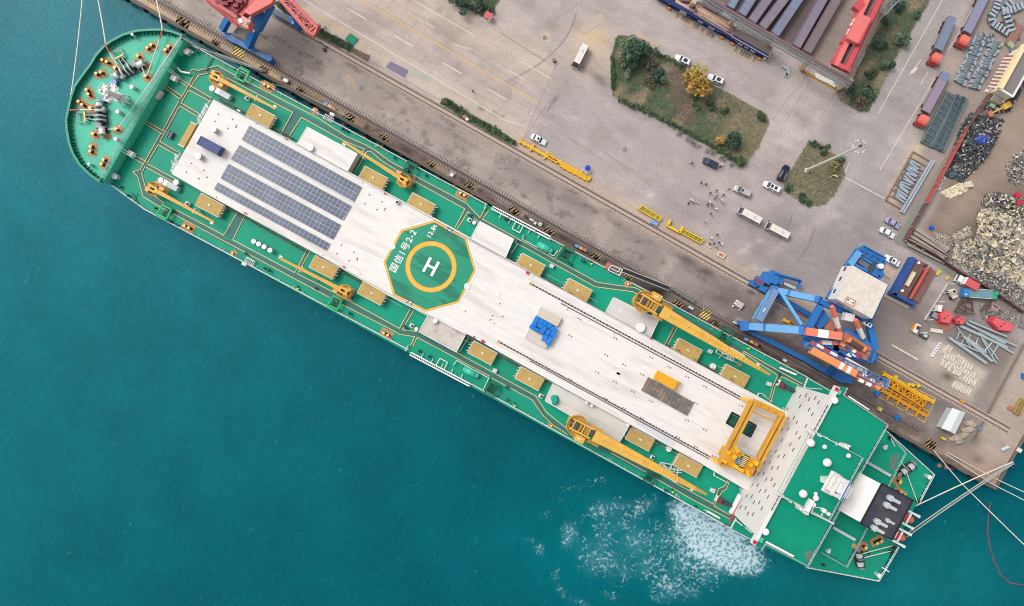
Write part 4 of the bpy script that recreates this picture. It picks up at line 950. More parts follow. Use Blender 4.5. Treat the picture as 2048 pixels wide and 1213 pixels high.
def small_crane(base, tip, cab_side=1, pad_=True):
	p0, p1 = W(*base, DZ+3.2), W(*tip, DZ+4.0); a = atan2(p1.y-p0.y, p1.x-p0.x); L_ = hypot(p1.x-p0.x, p1.y-p0.y)
	b = MB(CRANEK); b.cyl((0, 0, 0), .95, 2.4, 14); c = build(b, 'deck_crane', ship, local=True, loc=(p0.x, p0.y, DZ), rz=a)
	b = MB(YPAD); b.box((.4, -.6*cab_side, .0), (4.4, 3.6, .06), .15); sub(b, 'anti_slip_pad', c)
	b = MB(CRANEK); b.cyl((0, 0, 2.4), 1.75, .2, 18); b.use(CRANEY); b.ring((0, 0, 0), 1.6, 1.85, 2.75, 18); b.rail([(1.7*cos(t*.6), 1.7*sin(t*.6), 2.6) for t in range(2, 10)], .9, .06, 1.0); sub(b, 'platform', c)
	b = MB(CRANEY); b.box((.2, .55, 2.6), (2.6, .5, 1.5)); b.box((.2, -.55, 2.6), (2.6, .5, 1.5)); b.tube((-.5, -.9, 3.6), (-.5, .9, 3.6), .5, n=12); b.box((2.2, -1.1*cab_side, 2.6), (1.5, .9, 1.1)); b.box((-.9, .9*cab_side, 2.6), (1.0, .9, 1.2)); b.use(BLACK); b.box((.1, 0, 2.7), (.8, .5, 1.2)); b.box((1.4, -1.1*cab_side, 3.71), (.6, .5, .04)); sub(b, 'machinery', c)
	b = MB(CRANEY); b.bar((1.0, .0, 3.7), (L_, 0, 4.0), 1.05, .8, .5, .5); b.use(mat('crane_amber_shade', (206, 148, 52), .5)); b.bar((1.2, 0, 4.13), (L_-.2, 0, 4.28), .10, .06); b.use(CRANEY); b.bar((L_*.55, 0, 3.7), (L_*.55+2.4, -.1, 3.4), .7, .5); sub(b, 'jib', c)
	b = MB(WPAINT); b.box((L_-.5, .55*cab_side, 3.8), (.9, .4, .4)); b.box((L_*.66, .75, .0), (.2, .2, 3.6)); b.bar((L_*.66, -.8, 3.6), (L_*.66, .8, 3.6), .16); b.bar((L_*.66, .75, .1), (L_*.66+.9, -.6, 3.4), .14); sub(b, 'jib_rest', c)
	return c
small_crane((431, 155), (552, 218.5), 1); small_crane((305, 377.5), (428.6, 445), -1); small_crane((808, 362), (687, 284), 1); small_crane((690, 583), (557, 515.5), -1)
def big_crane(base, tip, s):
	p0, p1 = W(*base, DZ+9), W(*tip, DZ+10.5); a = atan2(p1.y-p0.y, p1.x-p0.x); L_ = hypot(p1.x-p0.x, p1.y-p0.y)
	b = MB(CRANEY); b.cyl((0, 0, 0), 1.9, 8.0, 20, 1.6); c = build(b, 'deck_crane', ship, label='large yellow deck crane with a tapering jib', local=True, loc=(p0.x, p0.y, DZ), rz=a)
	b = MB(CRANEK); b.cyl((0, 0, 7.6), 2.75, .2, 28); b.use(CRANEY); b.ring((0, 0, 0), 2.6, 2.85, 7.9, 28)
	for t in range(26):
		x, y = cos(t*pi/13), sin(t*pi/13); b.bar((x*2.75, y*2.75, 7.8), (x*2.75, y*2.75, 8.8), .09)
		if t % 2: b.bar((x*1.8, y*1.8, 7.86), (x*2.6, y*2.6, 7.86), .16, .08)
	b.rail([(2.75*cos(t*pi/10), 2.75*sin(t*pi/10), 7.8) for t in range(21)], 1.05, .06, 9); sub(b, 'platform', c)
	b = MB(CRANEY); b.box((1.2, 1.25, 7.8), (6.0, .45, 1.6)); b.box((1.2, -1.25, 7.8), (6.0, .45, 1.6)); b.bar((-1.1, -1.4, 9.2), (-1.1, 1.4, 9.2), .35); b.bar((1.6, -1.4, 9.3), (1.6, 1.4, 9.3), .3); b.bar((3.3, -1.4, 9.3), (3.3, 1.4, 9.3), .25)
	b.use(CRANEK); b.box((.2, 0, 7.8), (1.9, 2.0, 1.0)); b.box((2.5, 0, 7.8), (1.4, 2.0, 1.0)); b.use(DGREY); b.tube((-.3, -.9, 9.2), (-.3, .9, 9.2), .45, n=12); b.box((3.9, .2, 7.8), (1.1, 1.2, 1.5)); b.box((4.9, -.2, 7.8), (.7, .6, 1.3)); b.box((-1.7, .6, 7.9), (.8, .8, .9)); b.box((-1.5, -.5, 7.9), (.7, .7, .8)); sub(b, 'machinery', c)
	b = MB(CRANEY); b.box((2.0, 2.6*s, 7.0), (2.7, 1.9, 2.4), 0, (.92, .9)); b.use(WPAINT); b.box((1.7, 2.6*s, 9.41), (.9, .3, .06)); b.use(WINDOW); b.box((3.3, 2.6*s, 7.6), (.1, 1.5, 1.2)); cb = sub(b, 'operator_cab', c)
	b = MB(CRANEK); b.box((5.0, 2.0*s, 7.9), (4.6, .8, .1)); b.use(CRANEY); b.rail([(2.9, 2.4*s, 7.95), (7.2, 2.4*s, 7.95)], 1.0, .05); b.rail([(3.4, -2.1*s, 7.95), (6.0, -2.1*s, 7.95)], 1.0, .05); b.box((4.9, -1.7*s, 7.8), (3.0, .7, .12)); sub(b, 'side_gangway', c)
	b = MB(CRANEY); b.bar((4.8, 0, 9.0), (L_*.55, 0, 9.5), 3.0, 1.5, 2.2, 1.3); b.bar((L_*.55, 0, 9.5), (L_-3, 0, 10.0), 2.2, 1.3, .9, .8)
	b.use(CRANEK); b.bar((L_-3.2, 0, 10.0), (L_, 0, 10.2), 1.0, .5, .6, .4)
	b.use(CREAM)
	for t in (.19, .34, .5, .65, .77): b.bar((L_*t, -.45, 9.88+t*1.0), (L_*t, .45, 9.88+t*1.0), .18, .12)
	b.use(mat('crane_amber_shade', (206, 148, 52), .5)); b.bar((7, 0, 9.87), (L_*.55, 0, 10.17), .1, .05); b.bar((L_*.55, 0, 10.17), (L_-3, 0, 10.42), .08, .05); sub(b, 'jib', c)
	b = MB(WPAINT); b.box((L_-3.6, .8*s, 8.6), (.6, .5, .9)); b.box((L_*.74, 1.0*s, 6.0), (4.2, .35, 2.6)); b.box((L_*.72, -.6*s, 0), (.4, .4, 8.5)); sub(b, 'jib_rest', c)
	return c
big_crane((1290, 604), (1541, 750), 1); big_crane((1155, 853), (1414, 990), -1)
def reel_frame(px, m, rz=SA, k=1.0, dark=GREEND):
	b = MB(m); w = 1.4*k
	for y in (-w, w): b.bar((-w, y, 1.5), (w, y, 1.5), .42, .3); b.bar((-w, y, .15), (w, y, .15), .3)
	for x in (-w, w): b.bar((x, -w, 1.5), (x, w, 1.5), .36, .3)
	for x in (-w, w):
		for y in (-w, w): b.box((x, y, 0), (.3, .3, 1.6))
	b.bar((-w, -w-.5, 1.4), (w, -w-.5, 1.4), .2); b.bar((-w, -w-.6, 1.4), (-w, -w, 1.4), .2); b.bar((w, -w-.6, 1.4), (w, -w, 1.4), .2)
	f = build(b, 'reel_frame', ship, local=True, loc=W(*px, DZ), rz=rz)
	b = MB(dark); b.box((0, 0, .02), (2*w-.5, 2*w-.5, .05)); b.tube((w*.5-.5, w*.45, .7), (w*.5+.4, w*.45, .7), .55, n=14); b.bar((-.4, -w*.6, .3), (.6, -w*.5, .3), .2); sub(b, 'rope_reel', f)
	return f
reel_frame((488, 154), GREENX, SA+pi, dark=mat('reel_floor_green', (24, 120, 96), .5)); reel_frame((334.6, 425.5), GREENX); reel_frame((673, 605.5), GREENX)
for px, r in (((820.5, 340.5), pi), ((1131.5, 510), pi), ((985, 776), 0), ((1300, 951), 0), ((1448, 672), pi)): reel_frame(px, GREENF, SA+r)
for px in ((755, 292), (1182, 528), (1029, 811), (596, 578), (1495, 697), (1344, 983)):
	b = MB(GREENX); b.box((0, 0, 0), (1.1, .8, .4)); b.use(YCAP); b.cyl((.1, 0, .4), .26, .35, 8); b.use(GREEND); b.box((-.3, .5, 0), (.3, .6, .6)); build(b, 'valve_box', ship, local=True, loc=W(*px, DZ), rz=SA)
VENTBLUE = mat('vent_dark_teal', (10, 74, 92), .5)
b = MB(VENTBLUE); b.cyl((0, 0, 0), .22, .9, 10); b.dome((0, 0, .9), .42, .3, 12, 4); vent = loc_part(b, 'deck_vent', (686, 259), DZ)
for px in ((694.6, 263.7), (790, 316.7), (853, 352), (829.5, 372), (633, 577), (701, 627), (706, 596), (531, 537), (540, 541), (472, 140), (478, 138.5), (653, 238), (1036, 484), (1010, 438), (1016, 440), (1167, 523), (1141, 530), (1164, 522), (1016, 800), (1014, 774), (343, 443), (355, 450), (313, 417), (397, 106.5),
           (840, 702), (860, 713), (641, 561), (1330, 980), (1553, 764), (943, 432), (939, 431), (810, 653), (814, 657), (244, 375), (259, 392), (494, 508), (1390, 1011), (1556, 748)): place(vent, px, DZ, rng_.random()*6, (rng_.uniform(.8, 1.15),)*3)
b = MB(LGREY); b.cyl((0, 0, 0), .62, 1.4, 16); b.use(WPAINT); b.cyl((0, 0, 1.4), .66, .08, 16); b.cyl((0, 0, 1.48), .3, .05, 10); tank = loc_part(b, 'vent_cowl', (511, 484), DZ)
for px, s, z in (((521.6, 489.4), 1, DZ), ((532.4, 495), 1, DZ), ((544, 501.7), 1, DZ), ((378, 108), 1.15, DZ), ((236, 355), 1.2, DZ), ((429, 181), 1.15, DZ), ((327.5, 363), 1.15, DZ), ((358, 367), 1.15, DZ), ((949, 447), .8, DZ), ((834, 658), .8, DZ),
                 ((271, 74), .55, FZ), ((270, 178), .8, FZ), ((242, 227), .8, FZ), ((238, 281), .75, FZ), ((185, 331), .6, FZ), ((1424, 733), 1.35, DZ), ((1335, 896), 1.15, DZ), ((1852, 952), .9, DZ), ((1752, 1147), .9, DZ), ((432, 262), 1.2, TZ), ((402, 315), 1.2, TZ), ((1172, 804), .55, TZ+.1), ((1182, 810), .55, TZ+.1), ((1253, 849), .6, TZ+.1)):
	place(tank, px, z, 0, (s, s, .55 if s > 1.3 else 1.15))
for px, s, z in (((622, 297), 1.0, TZ+.25), ((1280, 655), 1.45, TZ+.1), ((871, 642), .75, TZ+.1)):
	b = MB(WPAINT); b.cyl((0, 0, 0), .8*s, .9, 22); b.cyl((0, 0, .9), .86*s, .1, 22); loc_part(b, 'roof_ventilator', px, z)
b = MB(WPAINT); b.box((0, 0, 0), (1.1, 1.0, 1.1)); b.use(LGREY); b.box((0, 0, 1.1), (.8, .7, .08)); box1 = loc_part(b, 'deck_locker', (1103, 533), DZ)
for px in ((990, 741), (1419, 703), (1536.5, 768), (1424, 980), (297, 226), (300, 420)):
	if px != (300, 420): place(box1, px, DZ, SA+.1)
b = MB(WPAINT); b.box((0, 0, 0), (1.0, 1.0, 1.0)); b.use(BLACK); b.box((.1, 0, 1.0), (.62, .66, .06)); b.use(WPAINT); b.bar((-.7, -.5, .9), (-.7, .5, .9), .08); fan = loc_part(b, 'fan_box', (940, 441.5), DZ)
for px in ((497, 199), (378, 409), (825, 652), (1196, 724), (1082, 792), (1304, 914)): place(fan, px, DZ, SA)
place(fan, (795, 405.5), TZ)
b = MB(LGREY); b.box((0, 0, 0), (4.4, 1.5, 1.5)); b.use(WPAINT); b.box((-1.5, 0, 1.5), (1.2, 1.5, .06)); b.use(GREY); b.box((2.1, 0, 1.5), (.25, 1.5, .05)); air = loc_part(b, 'air_handler', (450, 191), DZ)
place(air, (346, 373), DZ)
b = MB(mat('winch_pale', (206, 200, 188), .6)); b.box((0, 0, .3), (2.2, 1.5, 1.2)); b.tube((-1.2, 0, 1.3), (1.2, 0, 1.3), .75, n=12); b.use(DGREY); b.box((.9, 1.2, 0), (3.0, .3, .3)); b.box((1.2, -.9, 0), (1.8, .25, .4)); loc_part(b, 'hose_winch', (322, 192), DZ, radians(50))
b = MB(DGREY); b.box((0, 0, 0), (1.6, 1.9, .3)); b.use(STEELG); b.box((-.4, 0, .3), (.6, 1.8, .9)); b.box((.4, 0, .3), (.6, 1.8, .8)); loc_part(b, 'machinery_box', (342, 271), DZ, SA)
b = MB(WPAINT); b.tube((-1.0, -.9, 1.2), (.2, -.9, 1.2), .45, n=14); b.bar((-1.1, -.2, .5), (1.6, -.2, .5), .12); b.bar((-1.1, 1.0, .5), (1.6, 1.0, .5), .12)
for k in range(6): b.bar((-1.0+k*.5, -.3, .5), (-1.0+k*.5, 1.2, .5), .12)
for x in (-1, 1.5): b.box((x, .3, 0), (.14, .14, .6))
b.rail([(-.6, .9, .5), (1.6, .9, .5)], .9, .06, .6); raft = loc_part(b, 'life_raft_rack', (498, 525), DZ)
place(raft, (661, 236.5), DZ, SA+pi)
def ladder(p, q, s, name='gangway_ladder'):
	a, c = W(*p, DZ+.9), W(*q, DZ+.9); b = MB(WPAINT); d = S(0, s*.75)
	for o in (Vector((0, 0, 0)), d): b.bar(a+o, c+o, .3, .5)
	n = int((c-a).length/.55)
	for i in range(n+1): t = a.lerp(c, i/n); b.bar(t, t+d, .13)
	for i in range(1, 6): t = a.lerp(c, i/6); b.bar(t, t+S(0, -s*1.3)-Vector((0, 0, .6)), .16)
	for f in (.42, .55): t = a.lerp(c, f); b.bar(t, t+S(0, -s*2.2), .2);
	b.bar(a.lerp(c, .42)+S(0, -s*2.2), a.lerp(c, .55)+S(0, -s*2.2), .22)
	part(b, name)
ladder((983, 418), (1099, 479), 1); ladder((822, 705), (941, 768), -1)
b = MB(WPAINT)
for pts in ([(1047, 471), (1045, 480), (1107, 513), (1115, 502)], [(908, 730), (914, 721), (978, 756), (967, 779)], [(969, 420), (972, 410)], [(812, 702), (818, 690)], [(1023, 507), (1035, 489)], [(920, 703), (937, 676)], [(1612, 500), (1612, 500)][:0], [(1511, 795), (1515, 786), (1522, 787), (1541, 803)], [(1427, 943), (1426, 950), (1455, 965)], [(1558, 735), (1590, 748)], [(1409, 1019), (1438, 1036)]):
	if pts: b = MB(WPAINT); b.rail(PX(pts, DZ), 1.1, .1, 2.2); part(b, 'guard_rail')
for p, q in (((1560, 736), (1592, 750)), ((1415, 1023), (1438, 1036))): b = MB(WPAINT); b.bar(W(*p, DZ+.9), W(*q, DZ+.9), .5); part(b, 'davit_arm')
b = MB(TEAL); b.tube((-1.9, 0, .9), (1.5, 0, .9), .95, n=16); b.tube((1.5, 0, .9), (2.3, 0, .9), .95, .35, 16); b.tube((-2.4, 0, .9), (-1.9, 0, .9), .6, .95, 16)
for x in (-1.4, -.4, .6): b.tube((x, 0, .9), (x+.1, 0, .9), 1.0, n=16)
for x in (-1.3, 1.0): b.box((x, 0, 0), (.4, 1.8, .5))
pod = loc_part(b, 'pressure_tank', (1090, 497), DZ, SA, True); place(pod, (943, 745), DZ, SA)
b = MB(mat('net_teal', (20, 160, 142), .7, var=.25, scale=1.4))
for i in range(9):
	t = i*.7; b.lathe((rng_.uniform(-.6, .6), rng_.uniform(-.6, .6), 0), [(.9, 0), (.8, .5), (.45, .8+.1*i), (.01, .85+.1*i)], 9)
loc_part(b, 'net_heap', (1111, 800), TZ+.1, 0)
for px, rz in (((1450, 706), 0), ((1336, 936), .3)):
	b = MB(WPAINT)
	for k in range(16):
		x = rng_.uniform(-2.4, 2.4); y = rng_.uniform(-1.0, 1.0); z = rng_.uniform(.2, 1.4); t = rng_.choice((0, .15, 1.4, 1.6, -.2)); l = rng_.uniform(.8, 2.0)
		b.bar((x-l*cos(t), y-l*.6*sin(t), z), (x+l*cos(t), y+l*.6*sin(t), z+.2), .16)
	b.rail([(-2.5, -1.2, 0), (2.5, -1.2, 0), (2.5, 1.2, 0), (-2.5, 1.2, 0), (-2.5, -1.2, 0)], 1.2, .08, .9); loc_part(b, 'pipe_rack', px, DZ, SA+rz)
for px, rz in (((1571, 774), SA), ((1448, 1004), SA)):
	b = MB(mat('winch_maroon', (110, 62, 72), .6)); b.box((-1.6, 0, 0), (1.3, 1.5, 1.4)); b.use(DGREY); b.box((.6, .1, 0), (3.2, .9, .9)); b.tube((-.6, 0, 1.1), (2.2, 0, 1.1), .4, n=10); b.use(WPAINT); b.box((-2.5, 0, 0), (.3, 1.7, 1.2)); b.use(RED); b.box((-.4, -.9, 0), (1.4, .3, .5)); loc_part(b, 'hose_winch', px, DZ, rz)
b = MB(mat('firewater_red', (176, 84, 96), .6)); b.path([W(266, 265, DZ+1), W(258, 284, DZ+1), W(253, 289, DZ+1), (*W(258, 293, DZ+1)[:2], DZ+.3)], .16); part(b, 'red_pipe')
b = MB(GREEND)
for px in ((418, 130), (270, 398)):
	for k in range(6): p = W(px[0]+(k-2.5)*-2.2, px[1]+(k-2.5)*4.2*(1 if px[0] > 300 else -1), DZ); b.bar(p+S(-.4, 0)+Vector((0, 0, .3)), p+S(.4, .1)+Vector((0, 0, .3)), .2)
	b.bar(W(px[0]+5, px[1]-11, DZ+.3), W(px[0]-5, px[1]+11, DZ+.3), .12)
part(b, 'pilot_ladder')
b = MB(WPAINT)
for p, q in (((332, 139), (362, 159)), ((334, 135), (360, 154)), ((242, 296), (272, 314)), ((239, 300), (268, 318))): b.bar(W(*p, FZ), W(*q, DZ+1.2), .14)
for c in ((344, 155), (258, 306)): q = W(*c, 11); b.box((q.x, q.y, DZ), (1.6, 1.3, 1.6), SA)
for pts in ([(355, 136), (362, 144), (380, 147)], [(374, 97), (386, 106)], [(373, 104), (385, 104)]): b.path(PX(pts, DZ+1), .28)
part(b, 'forecastle_stair')
b = MB(WPAINT); q = W(252, 203, FZ); m0 = Vector((q.x, q.y, FZ)); b.bar(m0, m0+Vector((0, 0, 9.5)), 1.6, 1.2, .9, .7)
for z, w, l in ((3.0, 2.2, 2.0), (6.6, 4.6, 2.2), (9.3, 2.6, 2.0)):
	b.box((m0.x, m0.y, FZ+z), (l, w, .15), SA)
	d = [S(sx*l/2, sy*w/2) for sx, sy in ((-1, -1), (1, -1), (1, 1), (-1, 1))]; b.rail([Vector((m0.x, m0.y, FZ+z+.15))+d[k % 4] for k in range(5)], .9, .07, 1.0)
	for k in range(4): p = S(rng_.uniform(-.8, .8), rng_.uniform(-w/2, w/2)); b.box((m0.x+p.x, m0.y+p.y, FZ+z+.15), (.5, .6, .6), SA+.3)
b.bar(m0+S(0, -1.6)+Vector((0, 0, 0)), m0+Vector((0, 0, 6)), .3); b.bar(m0+S(0, 1.6), m0+Vector((0, 0, 6)), .3); b.bar(m0+S(1.7, 0), m0+Vector((0, 0, 6)), .3)
part(b, 'foremast')
for c in ((1816, 1037), (1799, 1073)):
	p = W(*c, 16); b = MB(ORANGE); n0 = Vector((p.x, p.y, 16))
	vs = []; K = 12; prof = [(-3.2, .35), (-2.6, .9), (-1.2, 1.15), (.8, 1.15), (2.2, .9), (3.0, .3)]
	for x, r in prof:
		for k in range(K): t = 2*pi*k/K; d = S(x*.72, r*cos(t)); vs.append((n0.x+d.x, n0.y+d.y, 15.2+r*1.05*sin(t)))
	fs = [(i*K+k, i*K+(k+1) % K, (i+1)*K+(k+1) % K, (i+1)*K+k) for i in range(len(prof)-1) for k in range(K)]+[tuple(range(K-1, -1, -1)), tuple(range((len(prof)-1)*K, len(prof)*K))]
	b.add(vs, fs); lb = part(b, 'lifeboat', smooth=True)
	b = MB(RED)
	d = S(-1.2, 0); b.box((n0.x+d.x, n0.y+d.y, 16.2), (1.7, 1.7, .35), SA); build(b, 'canopy', lb)
	b = MB(WPAINT); b.bar(n0+S(-.2, -1.4)+Vector((0, 0, .5)), n0+S(-.2, 1.4)+Vector((0, 0, .5)), .5, .3)
	for sgn in (-1, 1): b.bar(n0+S(-2.8, 1.75*sgn)+Vector((0, 0, .6)), n0+S(1.9, 1.75*sgn)+Vector((0, 0, .3)), .55, .5); b.bar(n0+S(-2.4, 1.75*sgn)-Vector((0, 0, 7)), n0+S(-2.4, 1.75*sgn)+Vector((0, 0, .6)), .4)
	for sgn in (-1, 1): b.box((*(n0+S(1.6, 1.75*sgn))[:2], 16.3), (.7, .7, .8), SA)
	b.bar(n0+S(-1.3, -.9)+Vector((0, 0, .55)), n0+S(-1.3, .9)+Vector((0, 0, .55)), .25); part(b, 'boat_davit')
b = MB(BLACK)
for px in ((1834, 1002), (1785, 1094), (1780, 1103), (1779, 876), (1755, 857)): q = W(*px, DZ); b.box((q.x, q.y, DZ), (1.0, .8, .9), SA);
for px in ((1450, 1050), (1646, 1130), (1735, 1105)): q = W(*px, DZ); b.box((q.x, q.y, DZ), (.9, .5, .5), SA)
part(b, 'fairlead')
b = MB(LGREY)
for px in ((1768, 895), (1655, 1102)): q = W(*px, ZC); b.cyl((q.x, q.y, ZC), .5, .7, 12); b.box((q.x+.4, q.y+.4, ZC), (.5, .5, .6), SA)
part(b, 'after_vent')
b = MB(RED)
for px in ((1055, 546), (965.5, 683)): q = W(*px, TZ); b.box((q.x, q.y, TZ), (.8, .75, .5), SA)
for px in ((573, 279), (770, 388), (491, 427), (1302, 678), (948, 674), (688, 534), (1240, 888)): q = W(*px, TZ); b.box((q.x, q.y, TZ), (.6, .3, .5), SA)
part(b, 'hose_box')
b = MB(WPAINT)
for px in ((478, 222), (511, 246), (430, 393), (722, 364), (643, 509), (718, 546), (1063, 551), (984, 694), (1240, 622), (1457, 766), (1378, 910), (1132, 615), (1175, 640), (1225, 666), (1131, 618), (985, 645)): q = W(*px, TZ); b.box((q.x, q.y, TZ), (.9, .35, .3), SA)
for px in ((1237, 746), (1236, 749), (995.5, 590), (1479, 806)): q = W(*px, TZ); b.box((q.x, q.y, TZ), (1.0, 1.0, .12), SA)
part(b, 'access_cover')
b = MB(mat('pale_puddle_grey', (212, 214, 216), .3)); b.flat(PX([(1268, 838), (1278, 836), (1352, 880), (1350, 893), (1338, 890), (1275, 850)], TZ+.014), TZ+.014); part(b, 'puddle')
# ================================================================ things that stand on the ship
def stand(px, z): return W(px[0], px[1], z)
g = thing('gantry_crane', 'yellow travelling gantry crane astride the rails at the stern end of the white deck', 'crane', tuple(W(1480, 870, TZ)), SA)
ZG = 18.5
gp = {k: W(*v, ZG) for k, v in dict(a=(1506, 804), b=(1442, 928), c=(1566, 831), d=(1509, 938)).items()}
b = MB(CRANEO);
for p, q in (('a', 'b'), ('c', 'd')):
	o = S(-.55, 0); b.bar(gp[p]+o, gp[q]+o, .75, 1.4); b.bar(gp[p]-o, gp[q]-o, .75, 1.4)
build(b, 'main_girder', g)
b = MB(RUST)
for p, q in (('a', 'b'), ('c', 'd')):
	o = S(.12, 0); b.bar(gp[p]+o+Vector((0, 0, .5)), gp[q]+o+Vector((0, 0, .5)), .22, .2)
	n = 30
build(b, 'trolley_rail', g)
b = MB(CRANEO); b.bar(gp['a'], gp['c'], 1.6, 1.3); b.bar(gp['a']+S(0, -2.4)-Vector((0, 0, .6)), gp['c']+S(-1, -2.4)-Vector((0, 0, .6)), .4, .5); b.bar(gp['b'], gp['d'], 1.2, 1.2)
for t in (.15, .4, .65, .9): q = gp['a'].lerp(gp['c'], t); b.box((q.x, q.y, ZG+.6), (1.1, .9, .5), SA)
build(b, 'end_tie', g)
for k, f in (('a', (1503, 808)), ('b', (1442, 927)), ('c', (1557, 836)), ('d', (1500, 957))):
	q = W(*f, TZ+.3); b = MB(CRANEO); top = gp[k] if k in 'ac' else gp[k]; b.bar(Vector((q.x, q.y, TZ+.8)) if k != 'd' else Vector((top.x, top.y, TZ+.8)), top-Vector((0, 0, .6)), 1.2, 1.0); build(b, 'leg', g)
b = MB(mat('bogie_bright_yellow', (248, 178, 20), .45))
for p, q in (((1481, 796), (1504, 805)), ((1421, 915), (1441, 927))): b.bar(W(*p, TZ+.9), W(*q, TZ+1.4), .5, .5, 1.3, 1.2)
for p in ((1470, 790), (1420, 913)): q = W(*p, TZ);
build(b, 'travel_bogie', g)
b = MB(CRANEO)
tr = PX([(1465, 896), (1516, 921), (1502, 957), (1440, 922)], ZG+1.2); b.prism(tr, ZG+.7, ZG+1.2)
b.use(mat('bogie_bright_yellow', (248, 178, 20), .45))
for px, r in (((1475, 902), .55), ((1469, 915), .6), ((1502, 931), .5), ((1495, 944), .5)): q = W(*px, ZG+2.4); b.cyl((q.x, q.y, ZG+1.2), r, 1.3, 16)
for px, s in (((1471, 933), (1.2, .9, 1.2)), ((1480, 939), (2.2, .8, 1.0)), ((1458, 906), (.8, .8, 1.0)), ((1450, 924), (1.0, .7, 1.0)), ((1512, 926), (1.0, 1.3, 1.4)), ((1497, 950), (.8, .8, 1.0)), ((1472, 897), (.7, .7, 1.2))): q = W(*px, ZG+2); b.box((q.x, q.y, ZG+1.2), s, SA)
b.use(BLACK)
for i in range(8): q = W(1487+i*-1.9+7, 913+i*2.95, ZG+1.7); b.box((q.x, q.y, ZG+1.2), (1.5, .28, .5), SA+.05)
b.use(CREAM)
for i in range(7): q = W(1486+i*-1.9+7, 914.5+i*2.95, ZG+1.9); b.box((q.x, q.y, ZG+1.2), (1.5, .22, .7), SA+.05)
b.use(mat('motor_blue', (92, 142, 190), .5)); q = W(1477, 923, ZG+2); b.box((q.x, q.y, ZG+1.2), (.9, 1.2, 1.0), SA); b.use(DGREY); q = W(1485, 912, ZG+2); b.bar(Vector((q.x, q.y, ZG+2)), W(1472, 935, ZG+2), .3)
tro = build(b, 'hoist_trolley', g)
b = MB(LGREY); b.rail([p+Vector((0, 0, .05)) for p in PX([(1476, 893), (1511, 914), (1507, 922)], ZG+1.0)], 1.0, .06); q = [W(*p, ZG) for p in ((1479, 897), (1508, 913))]; b.bar(q[0], q[1], .8, .08); b.rail(q, 1.0, .06); build(b, 'trolley_walkway', tro)
b = MB(CRANEO); q = W(1443, 901, TZ); b.box((q.x, q.y, TZ), (.9, 2.6, 1.6), SA); b.use(RUST); b.box((q.x+.2, q.y+.4, TZ+1.6), (.6, .8, .4), SA); build(b, 'cable_reel', g)
b = MB(DGREY)
for i in range(16): t = W(1535, 908, 17).lerp(W(1516, 938, 17), i/15); b.box((t.x, t.y, 16), (.5, .22, .5), SA)
b.bar(W(1535, 908, 16.4), W(1516, 938, 16.4), .3); b.use(LGREY); q = W(1533, 903, 17.5); b.box((q.x, q.y, 16), (.9, 1.6, 1.0), SA); q = W(1541, 908, 17); b.cyl((q.x, q.y, 16), .45, .8, 12); b.use(RUSTO); b.bar(W(1526, 915, 15.8), W(1504, 952, 15.8), 1.0, .15); build(b, 'service_platform', g)
def container(name, label, px, z, L_, Wd, Hh, m, rz=SA, group=None, ribs=True, end_m=None, rib=None):
	q = W(px[0], px[1], z+Hh); c = thing(name, label, 'container', (q.x, q.y, z), rz, group)
	b = MB(m); b.box((0, 0, 0), (L_-.1, Wd-.1, Hh-.06))
	if ribs:
		n = int(L_/.42); b.use(rib or m)
		for i in range(n): b.box((-L_/2+.2+i*(L_-.4)/(n-1), 0, Hh-.06), (.18, Wd-.3, .05))
		for i in range(n):
			for s in (-1, 1): b.box((-L_/2+.2+i*(L_-.4)/(n-1), s*(Wd/2-.03), .15), (.18, .06, Hh-.3))
	build(b, 'shell', c, local=True)
	b = MB(end_m or m)
	for x in (-L_/2+.06, L_/2-.06):
		for y in (-Wd/2+.06, Wd/2-.06): b.box((x, y, 0), (.14, .14, Hh))
		b.bar((x, -Wd/2, Hh), (x, Wd/2, Hh), .14)
	for y in (-Wd/2+.06, Wd/2-.06): b.bar((-L_/2, y, Hh), (L_/2, y, Hh), .14)
	build(b, 'corner_frame', c, local=True)
	b = MB(end_m or m); b.box((L_/2-.02, -.58, .1), (.06, 1.1, Hh-.25)); b.box((L_/2-.02, .58, .1), (.06, 1.1, Hh-.25)); b.use(GREY)
	for y in (-.8, -.3, .3, .8): b.tube((L_/2+.04, y, .15), (L_/2+.04, y, Hh-.2), .03, n=5)
	build(b, 'door', c, local=True)
	return c
container('container', 'navy blue corrugated container lying between the two white mushroom vents near the bow', (418, 291), TZ, 6.1, 2.44, 2.5, NAVYBOX)
yc = container('container', 'bright yellow container with an open end frame beside the brown slabs', (1332, 761), TZ, 5.9, 2.44, 1.6, mat('container_yellow', (240, 176, 28), .5, var=.08))
b = MB(CRANEO)
for y in (-1.2, 1.2): b.bar((2.9, y, 1.5), (3.8, y, 1.5), .2); b.box((3.8, y, 0), (.25, .25, 1.7))
b.bar((3.8, -1.3, 1.5), (3.8, 1.3, 1.5), .25); build(b, 'end_frame', yc, local=True)
CREAMR = mat('container_rib_shade', (208, 196, 182), .7)
CREAMW = mat('container_cream', (226, 214, 200), .6, var=.08, scale=.8)
container('container', 'ribbed cream flat container on the quay side of the blue crates', (1098, 634), TZ, 6.2, 2.5, 1.3, CREAMW, group='cream containers by the blue crates', rib=CREAMR)
container('container', 'weathered cream container with a rusty corner on the seaward side of the blue crates', (1075, 678), TZ, 6.2, 2.5, 1.3, CREAMW, group='cream containers by the blue crates', rib=CREAMR)
slab = thing('slab_stack', 'low stack of brown grey weathered slabs beside the yellow container', 'slab stack', tuple(W(1335, 793, TZ)), SA)
p = PX([(1296.8, 754.9), (1388, 805.5), (1374.4, 830.8), (1283, 781.6)], TZ+.5); u, v = p[1]-p[0], p[3]-p[0]
